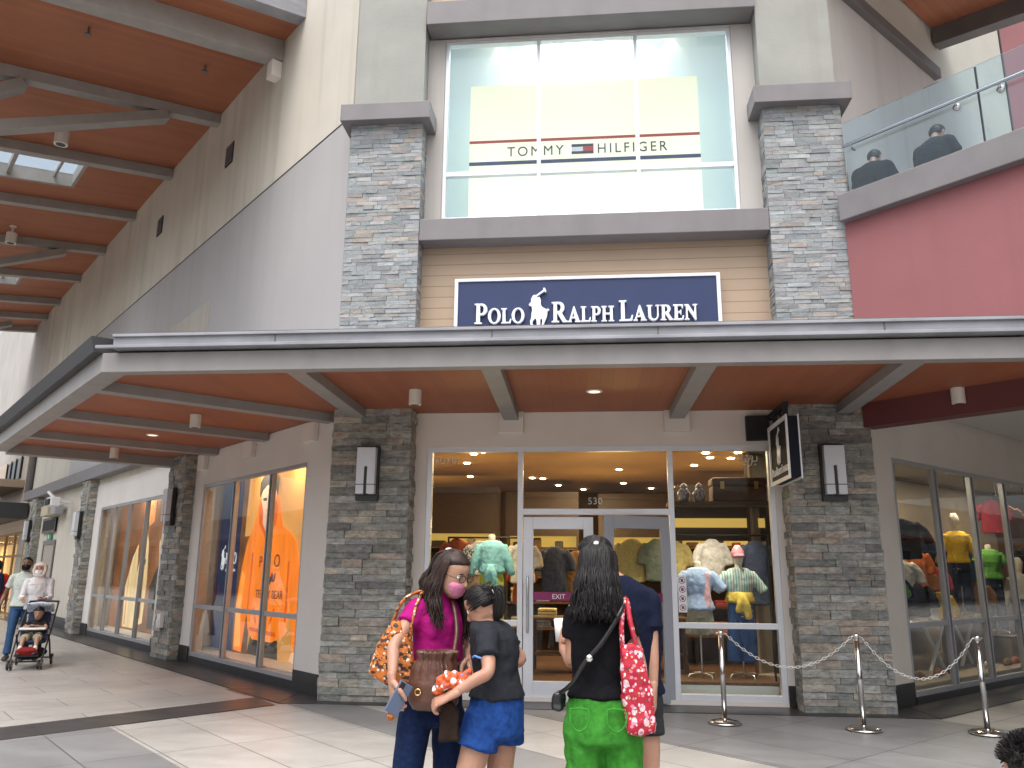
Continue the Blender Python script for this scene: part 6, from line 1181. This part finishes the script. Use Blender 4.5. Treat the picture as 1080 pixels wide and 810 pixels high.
mb = MB(); mb.tube([(.165, 4.12, 1.462), (.15, 4.0, 1.43), (.06, 3.968, 1.29), (-.02, 3.972, 1.2), (-.085, 3.99, 1.10), (-.14, 4.05, 1.05)], .010, 8, 6, 1, 1.5); obj('strap', mb, M_BLKL, t, True)
obj('body', bag_mesh([(-.07, .96), (.06, .96), (.055, 1.05), (-.065, 1.05)], Matrix.Translation((-.152, 4.13, 0)) @ Matrix.Rotation(R(80), 4, 'Z'), .028), M_BLKL, t); obj('buckle', MB().disc((-.005, 3.956, 1.215), .016, (0, -1, 0), .006, 14), mat('buckle_silver', (.7, .7, .7), .2, metal=1), t, True)
M_TOTER = pattern_mat('tote_red_floral', (.42, .012, .035), [((.70, .50, .55), 1., .34, (1, 1, .75)), ((.45, .03, .06), 1.7, .24, (1, 1, 1)), ((.64, .22, .30), 1.3, .28, (1, 1, 1.2)), ((.72, .40, .20), 1.6, .20, (1, 1, 1)), ((.05, .10, .09), 1.9, .20, (1, 1, 1)), ((.74, .68, .68), 2.0, .24, (1, .8, .7))], 24)
t = thing('tote_bag', 'red floral tote hanging from the shoulder of the woman in green trousers', 'tote bag', (.21, 4.0, .87), 'cloth totes')
obj('body', bag_mesh([(-.085, 1.27), (-.03, 1.285), (.035, 1.27), (.055, 1.15), (.085, 1.0), (.09, .88), (.02, .865), (-.055, .885), (-.075, 1.05)], Matrix.Translation((.212, 3.99, 0)) @ Matrix.Rotation(R(12), 4, 'Z'), .032), M_TOTER, t)
mb = MB(); mb.tube([(.15, 3.985, 1.26), (.148, 3.995, 1.36), (.165, 4.06, 1.465), (.175, 4.11, 1.47)], .012, 8, 5, 1, 1.6); mb.tube([(.215, 4.0, 1.27), (.19, 4.01, 1.38), (.182, 4.07, 1.462), (.18, 4.12, 1.465)], .012, 8, 5, 1, 1.6); obj('strap', mb, M_TOTER, t, True)

# man in navy T-shirt beside her
f = vn(-.45, .9, 0)
SPM = [(.215, 4.56, .93, .165, .12), (.205, 4.56, 1.08, .155, .118), (.20, 4.55, 1.25, .175, .125), (.19, 4.54, 1.41, .19, .122), (.172, 4.53, 1.515, .165, .095), (.135, 4.53, 1.585, .066, .066)]
J = dict(head=(.03, 4.55, 1.685), F=(-.62, .72, -.35), H=.222, shR=(.315, 4.555, 1.455), elR=(.325, 4.50, 1.21), wrR=(.322, 4.46, 1.03), shL=(.02, 4.53, 1.48), elL=(-.02, 4.68, 1.25), wrL=(-.03, 4.85, 1.15), hpR=(.275, 4.58, .9), knR=(.288, 4.53, .50), anR=(.28, 4.6, .09), hpL=(.13, 4.52, .9), knL=(.12, 4.5, .50), anL=(.11, 4.56, .09), shoes=1)
t, fr, r, f = make_person('man in navy T-shirt leaning his head towards the woman in green trousers', J, SPM, f, vox=.0075, hands=[((.322, 4.455, 1.02), (0, 0, -1), (-1, .2, 0), (-.2, 1, 0), 1.02, .5), ((-.03, 4.86, 1.15), (-.1, 1, 0), (0, 0, -1), (1, 0, 0), 1.02, .5)])
shirt(t, J, SPM, r, f, F_NVT, .985, .58, .018, amp=.009, slr=.074, k=1.08); legs_cloth(t, J, SPM, r, f, F_DSH, .78, [.10, .105, 0, 0], 1.08, .014, name='shorts'); shoes(t, J, r, f, M_SHOE)
hm = MB(); hair_cap(hm, fr, .05, .25, (.3, .84)); h1 = remesh(hm, .007, 2, .5, lambda p, n: .005*noise.noise(p*60)); hs2 = MB(); strands(hs2, fr, 120, (60, 300), .0, .006, 0, .004, 5, None, .9); obj('hair', join([h1], [M_HAIR]), M_HAIR, t)

# ---------------------------------------------------------------- people with generic standing or seated build
def standing(p, f, h, floor=0., stride=.1, arms=None, head_F=None, kw_=1.):
    f = V((*f[:2], 0)).normalized(); r = side(f); p = V((p[0], p[1], floor)); z = V((0, 0, 1))
    P = lambda rr_, ff, zz: tuple(p+r*rr_*h+f*ff*h+z*zz*h)
    sp = [(*P(0, 0, .515), .095*h*kw_, .068*h*kw_), (*P(0, 0, .57), .088*h*kw_, .064*h*kw_), (*P(0, 0, .64), .078*h*kw_, .058*h*kw_), (*P(0, 0, .72), .09*h*kw_, .064*h*kw_), (*P(0, -.0, .775), .095*h*kw_, .06*h*kw_), (*P(0, 0, .82), .082*h, .046*h), (*P(0, .005, .855), .036*h, .036*h)]
    J = dict(head=P(0, .02, .935), F=tuple(head_F or f), H=.13*h, floor=floor, shoes=1)
    for s_, e in (('R', 1), ('L', -1)):
        J['sh'+s_] = P(.107*e, 0, .80); J['el'+s_] = P(.135*e, -.01, .625); J['wr'+s_] = P(.14*e, .05, .49); J['hp'+s_] = P(.05*e, 0, .51); J['kn'+s_] = P(.052*e, .02+stride*.4*e, .285); J['an'+s_] = P(.055*e, stride*e, .055)
    for k, v in (arms or {}).items(): J[k] = P(*v)
    return J, sp, f, r, P
def std_hands(J, f, r, k=1.): return [(J['wrR'], V(J['wrR'])-V(J['elR']), -r, f, k, .5), (J['wrL'], V(J['wrL'])-V(J['elL']), r, f, k, .5)]
F_MINT = fab('pale_mint_tee', (.55, .60, .55)); F_WHTE = fab('white_blouse', (.68, .67, .68)); F_JN = fab('mid_denim', (.04, .09, .19), .3); F_HIJ = pattern_mat('hijab_print', (.70, .58, .52), [((.60, .42, .38), 1., .2, (1, 1, .6)), ((.74, .66, .62), 1.6, .25, (1, 1, 1))], 30); F_DRK = fab('black_trousers', (.02, .02, .022))
fs = vn(.42, -.9, 0)
# father
J, sp, f, r, P = standing((-10.35, 14.35), fs, 1.79, 0.012, .1, dict(elR=(.17, -.03, .63), wrR=(.20, .04, .49)))
t, fr, r, f = make_person('man in pale mint T-shirt and black mask walking beside the pushchair', J, sp, f, M_SK2, .012, 1.02, True, None, std_hands(J, f, r)); shirt(t, J, sp, r, f, F_MINT, .93, .6, .02, .013, .01); legs_cloth(t, J, sp, r, f, F_JN, .1, [.095, .088, .07, .065], 1.08, .012, .013); shoes(t, J, r, f, M_SHOE)
F, U, S, H, hb = fr; obj('face_mask', remesh(MB().loft([(hb+U*.05*H+F*.29*H, S*.25*H, F*.17*H), (hb+U*.2*H+F*.28*H, S*.31*H, F*.22*H), (hb+U*.36*H+F*.27*H, S*.32*H, F*.23*H), (hb+U*.44*H+F*.27*H, S*.25*H, F*.2*H)], 16, .25), .008, 2), F_BLK, t)
hm = MB(); hair_cap(hm, fr, .04, .4, (.3, .86)); obj('hair', remesh(hm, .01, 2), M_HAIR, t)
# mother in hijab
J, sp, f, r, P = standing((-9.93, 14.15), fs, 1.70, 0.012, .05, dict(elR=(.135, .06, .64), wrR=(.09, .24, .62), elL=(-.135, .06, .64), wrL=(-.09, .24, .62)), (.3, -.93, -.1))
t, fr, r, f = make_person('woman in white blouse and patterned pale headscarf pushing the pushchair', J, sp, f, M_SK, .012, .95, True, None, std_hands(J, f, r, .9)); shirt(t, J, sp, r, f, F_WHTE, .80, 1.55, .03, .013, .014); legs_cloth(t, J, sp, r, f, F_DRK, .1, [.1, .09, .075, .075], 1.0, .012, .013); shoes(t, J, r, f, M_SHOE)
F, U, S, H, hb = fr; hm = MB(); hair_cap(hm, fr, .09, -.1, (.3, .80)); hm.loft([(hb-U*.75*H+f*.02, r*.16, f*.115), (hb-U*.45*H, r*.13, f*.10), (hb-U*.12*H-F*.04*H, r*.088, f*.088), (hb+U*.1*H-F*.05*H, r*.082, f*.085)], 20, .2)
for e in (-1, 1): hm.tube([hb+U*.75*H+S*e*.36*H+F*.12*H, hb+U*.4*H+S*e*.40*H+F*.2*H, hb+U*.05*H+S*e*.30*H+F*.3*H, hb-U*.06*H+F*.32*H], .032, 10, 3)
obj('headscarf', remesh(hm, .009, 3, .5, cloth_noise(.007, 18.)), F_HIJ, t); obj('face_mask', remesh(MB().loft([(hb+U*.06*H+F*.30*H, S*.24*H, F*.17*H), (hb+U*.2*H+F*.28*H, S*.30*H, F*.23*H), (hb+U*.38*H+F*.27*H, S*.28*H, F*.22*H)], 16, .3), .008, 2), M_WHITE, t)
# pushchair
pc = V((-9.27, 13.25, .012)); PMx = Matrix.Translation(pc) @ Matrix.Rotation(math.atan2(-fs.x, fs.y), 4, 'Z')     # y forward
t = thing('pushchair', 'dark pushchair with pale blue patterned hood carrying a small child', 'pushchair', tuple(pc)); M_FRM = mat('pushchair_frame', (.03, .03, .035), .4, metal=.5)
mb = MB(PMx)
for e in (-1, 1): mb.tube([(e*.22, .40, .09), (e*.235, .05, .45), (e*.23, -.35, .85), (e*.22, -.56, 1.03)], .014, 8, 3); mb.tube([(e*.235, -.34, .10), (e*.24, -.05, .40), (e*.23, .12, .52)], .014, 8, 3); mb.tube([(e*.235, .1, .62), (e*.23, -.1, .60)], .012, 8, 1)
mb.tube([(-.22, -.56, 1.03), (0, -.6, 1.04), (.22, -.56, 1.03)], .018, 8, 4); mb.tube([(-.22, .36, .12), (.22, .36, .12)], .012, 8, 1); mb.tube([(-.23, -.34, .12), (.23, -.34, .12)], .012, 8, 1); obj('frame', mb, M_FRM, t, True)
F_SEAT = fab('seat_navy', (.04, .05, .09)); obj('seat', remesh(MB(PMx).loft([(V((0, .22, .40)), V((.19, 0, 0)), V((0, .02, .035))), (V((0, -.05, .40)), V((.20, 0, 0)), V((0, .0, .05))), (V((0, -.2, .5)), V((.20, 0, 0)), V((0, -.03, .05))), (V((0, -.34, .86)), V((.19, 0, 0)), V((0, -.03, .04)))], 18, .3), .015, 2), F_SEAT, t)
F_HOOD = pattern_mat('hood_print', (.52, .58, .70), [((.15, .2, .34), 1., .28, (1, 1, 1)), ((.8, .82, .86), 1.5, .3, (1, 1, 1))], 16); mb = MB(PMx); rs = []
for i in range(9):
    a = R(-10+i*15); c = V((0, -.30, .70)); rs.append((c+V((0, -math.cos(a)*.10, math.sin(a)*.10)), V((.215, 0, 0)), V((0, -math.cos(a)*.18, math.sin(a)*.22))))
mb.loft([(V((0, -.42, .66)), V((.21, 0, 0)), V((0, .05, .10))), (V((0, -.40, .84)), V((.22, 0, 0)), V((0, .06, .10))), (V((0, -.28, .97)), V((.215, 0, 0)), V((0, .03, .07))), (V((0, -.10, 1.0)), V((.205, 0, 0)), V((0, .02, .03)))], 20, .4); obj('hood', remesh(mb, .014, 3), F_HOOD, t)
for x, y, rad in ((-.24, .40, .075), (-.19, .40, .075), (.19, .40, .075), (.24, .40, .075), (-.26, -.34, .09), (.26, -.34, .09)):
    w_ = obj('wheel', MB(PMx).tube([(x-.014, y, rad), (x+.014, y, rad)], rad, 20, 1, 0), M_SHOE, t, False, .006); obj('hub', MB(PMx).tube([(x-.018, y, rad), (x+.018, y, rad)], rad*.5, 14, 1, 0), M_LAMPW, w_)
obj('basket', remesh(MB(PMx).loft([(V((0, .24, .2)), V((.19, 0, 0)), V((0, .02, .07))), (V((0, -.25, .22)), V((.20, 0, 0)), V((0, .02, .09)))], 16, .3), .014, 2), F_DRK, t)
obj('tray', MB(PMx).box(-.2, .2, .06, .2, .60, .635), M_WHITE, t, bevel=.012); obj('footrest', MB(PMx).box(-.17, .17, .33, .43, .2, .225), M_FRM, t)
o = obj('red_bag', remesh(MB(PMx).loft([(V((0, .40, .23)), V((.17, 0, 0)), V((0, .05, 0))), (V((0, .42, .30)), V((.16, 0, 0)), V((0, .06, 0))), (V((0, .40, .34)), V((.10, 0, 0)), V((0, .03, 0)))], 16, .4), .012, 2, .5, cloth_noise(.01, 14)), fab('dark_red_bag', (.22, .02, .02)), None, label='dark red cloth bag at the footrest of the pushchair'); tag(o, None, 'bag')
# child in the pushchair
L_ = lambda x, y, z: tuple(PMx @ V((x, y, z)))
spc = [(*L_(0, -.08, .47), .105, .085), (*L_(0, -.13, .56), .10, .08), (*L_(0, -.17, .66), .105, .08), (*L_(0, -.19, .72), .09, .06), (*L_(0, -.19, .755), .04, .04)]
J = dict(head=L_(-.01, -.14, .855), F=tuple(PMx.to_3x3() @ V((.1, 1, -.25))), H=.19, shR=L_(.11, -.16, .70), elR=L_(.17, -.02, .62), wrR=L_(.06, .1, .665), shL=L_(-.11, -.16, .70), elL=L_(-.17, -.02, .62), wrL=L_(-.05, .12, .665), hpR=L_(.06, -.05, .48), knR=L_(.10, .24, .47), anR=L_(.11, .36, .29), hpL=L_(-.06, -.05, .48), knL=L_(-.10, .24, .47), anL=L_(-.11, .36, .29), shoes=1)
t, fr, r, f = make_person('small child in khaki shorts sitting in the pushchair and resting arms on the tray', J, spc, fs, mat('skin_tan', (.36, .21, .14), .5), .010, .68, True, None, [(J['wrR'], V(J['wrR'])-V(J['elR']), (0, 0, -1), tuple(fs), .6, .4), (J['wrL'], V(J['wrL'])-V(J['elL']), (0, 0, -1), tuple(fs), .6, .4)])
shirt(t, J, spc, r, f, F_DRK, .5, .55, .012, .011, .004, k=.62)
mb = MB()
for s_ in 'RL': mb.tube([J['hp'+s_], V(J['hp'+s_]).lerp(V(J['kn'+s_]), .9)], [.07, .068], 14, 1, .2)
obj('shorts', remesh(mb, .010, 2), F_KHAKI, t)
for s_ in 'RL':
    a = V(J['an'+s_]); obj('sock', MB().tube([a+V((0, 0, .05)), a-V((0, 0, .02))], .032, 12, 1), M_WHITE, t, True); obj('shoe', MB().loft([(a-V((0, 0, .03)), r*.032, V((0, 0, .03))), (a+fs*.05-V((0, 0, .04)), r*.036, V((0, 0, .028))), (a+fs*.10-V((0, 0, .045)), r*.03, V((0, 0, .02)))], 12, .6), M_SHOE, t, True)
hm = MB(); hair_cap(hm, fr, .06, .35, (.3, .84)); obj('hair', remesh(hm, .01, 2), M_HAIR, t)
# passer-by at the left edge
J, sp, f, r, P = standing((-12.95, 17.0), (-.6, .8), 1.76, 0.012, .12)
t, fr, r, f = make_person('person in red top walking away with a navy backpack at the far left edge', J, sp, f, M_SK2, .013, 1., True, None, std_hands(J, f, r)); shirt(t, J, sp, r, f, fab('red_top', (.50, .035, .02)), .9, 1.5, .02, .014, .01); legs_cloth(t, J, sp, r, f, F_DRK, .1, [.095, .088, .07, .065], 1.08, .012, .014); shoes(t, J, r, f, M_SHOE); hm = MB(); hair_cap(hm, fr, .06, .2, (.3, .84)); obj('hair', remesh(hm, .01, 2), M_HAIR, t)
t = thing('backpack', 'navy backpack worn by the passer-by in red', 'backpack', tuple(V(sp[3][:3])-f*.2)); c = V(sp[3][:3])-f*.19; obj('body', remesh(MB().loft([(c-V((0, 0, .22)), r*.15, f*.07), (c, r*.17, f*.10), (c+V((0, 0, .2)), r*.14, f*.08)], 18, .5), .014, 3), F_NVY, t)
mb = MB()
for e in (-1, 1): mb.tube([c+r*e*.1+V((0, 0, .18)), V(sp[5][:3])+r*e*.09+V((0, 0, .06)), V(sp[4][:3])+f*.12+r*e*.1, c+r*e*.14-V((0, 0, .12))+f*.12], .016, 8, 4)
obj('strap', mb, F_NVY, t, True)
# dark-haired child close to the camera at the lower right corner
J, sp, f, r, P = standing((1.075, 2.22), (-.2, 1), 1.21, 0., .03)
t, fr, r, f = make_person('black-haired head of a small bystander at the bottom right corner', J, sp, f, M_SK, .009, .72, True, None, std_hands(J, f, r, .7)); shirt(t, J, sp, r, f, F_CHAR, .6, .6, .014, .011, .005, k=.72); legs_cloth(t, J, sp, r, f, F_DRK, .06, [.07, .064, .05, .048], .75, .01, .011); shoes(t, J, r, f, M_SHOE, .75)
hm = MB(); hair_cap(hm, fr, .07, .25, (.3, .84)); h1 = remesh(hm, .006, 2, .5, lambda p, n: .006*noise.noise(p*70)); hs2 = MB(); F, U, S, H, hb = fr; q_ = random.Random(6)
for i in range(900):
    a = q_.uniform(0, 6.28); e = q_.uniform(.0, 1.0); d = (F*math.cos(a)*.40+S*math.sin(a)*.37)*math.sin(e*1.5)*H+U*(.40*math.cos(e*1.5)+.62)*H-F*.05*H; n_ = (d-U*.55*H).normalized(); tg = (V((q_.uniform(-1, 1), q_.uniform(-1, 1), q_.uniform(-.3, .5)))*.6+n_).normalized(); p = hb+d*1.02
    hs2.tube([p, p+n_*.004+tg*.006, p+n_*.004+tg*.017], [.0022, .002, .0006], 4, 2)
obj('hair', join([h1, hs2.mesh(True)], [M_HAIR]), M_HAIR, t)
# two men sitting on the balcony, backs to the glass
def seated(label, lx, ly, lean, m, seat_lb):
    p = FR @ V((lx, ly, 6.15)); f = (FR.to_3x3() @ V((lean, 1, 0))).normalized(); r = side(f); z = V((0, 0, 1)); P = lambda a, b, c: tuple(p+r*a+f*b+z*c)
    sp = [(*P(0, 0, .50), .17, .13), (*P(0, .02, .64), .17, .125), (*P(0, .04, .80), .185, .125), (*P(0, .07, .95), .19, .115), (*P(0, .10, 1.03), .165, .09), (*P(0, .13, 1.09), .066, .066)]
    J = dict(head=P(.01, .20, 1.20), F=tuple(f-z*.45), H=.225, floor=6.15, shoes=1, shR=P(.2, .08, .97), elR=P(.27, .16, .72), wrR=P(.14, .38, .70), shL=P(-.2, .08, .97), elL=P(-.26, .16, .72), wrL=P(-.12, .38, .70), hpR=P(.09, .03, .5), knR=P(.12, .45, .5), anR=P(.12, .42, .09), hpL=P(-.09, .03, .5), knL=P(-.12, .45, .5), anL=P(-.12, .42, .09))
    t, fr, r, f = make_person(label, J, sp, f, M_SK, .012, 1.12, True, 'men sitting on the balcony', std_hands(J, f, r)); shirt(t, J, sp, r, f, m, .5+6.15, .7, .04, .013, .012, k=1.3)
    mb = MB()
    for s_ in 'RL': mb.tube([J['hp'+s_], J['kn'+s_], V(J['kn'+s_])-z*.05, J['an'+s_]], [.095, .08, .075, .06], 14, 3, .2)
    obj('trousers', remesh(mb, .013, 2), F_DRK, t); shoes(t, J, r, f, M_SHOE); hm = MB(); hair_cap(hm, fr, .05, .28, (.3, .84)); obj('hair', remesh(hm, .01, 2), M_HAIR, t)
    s = thing('stool', seat_lb, 'stool', tuple(p), 'stools on the balcony'); mb = MB(); mb.tube([p+z*.36, p+z*.41], .2, 20, 1, 0); obj('seat', mb, M_WOODM, s, bevel=.01)
    for q in range(4): a = q*math.pi/2+.4; obj('leg', MB().tube([p+z*.36+V((math.cos(a), math.sin(a), 0))*.13, p+V((math.cos(a), math.sin(a), 0))*.18], .016, 8, 1), M_LBACK, s, True)
seated('man in black T-shirt sitting behind the balcony glass next to the stone pillar', .17, .42, -.1, F_BTEE, 'stool under the balcony sitter next to the stone pillar')
seated('man in dark grey T-shirt sitting behind the balcony glass farther from the pillar', .98, .42, .15, F_CHAR, 'stool under the balcony sitter farther from the pillar')
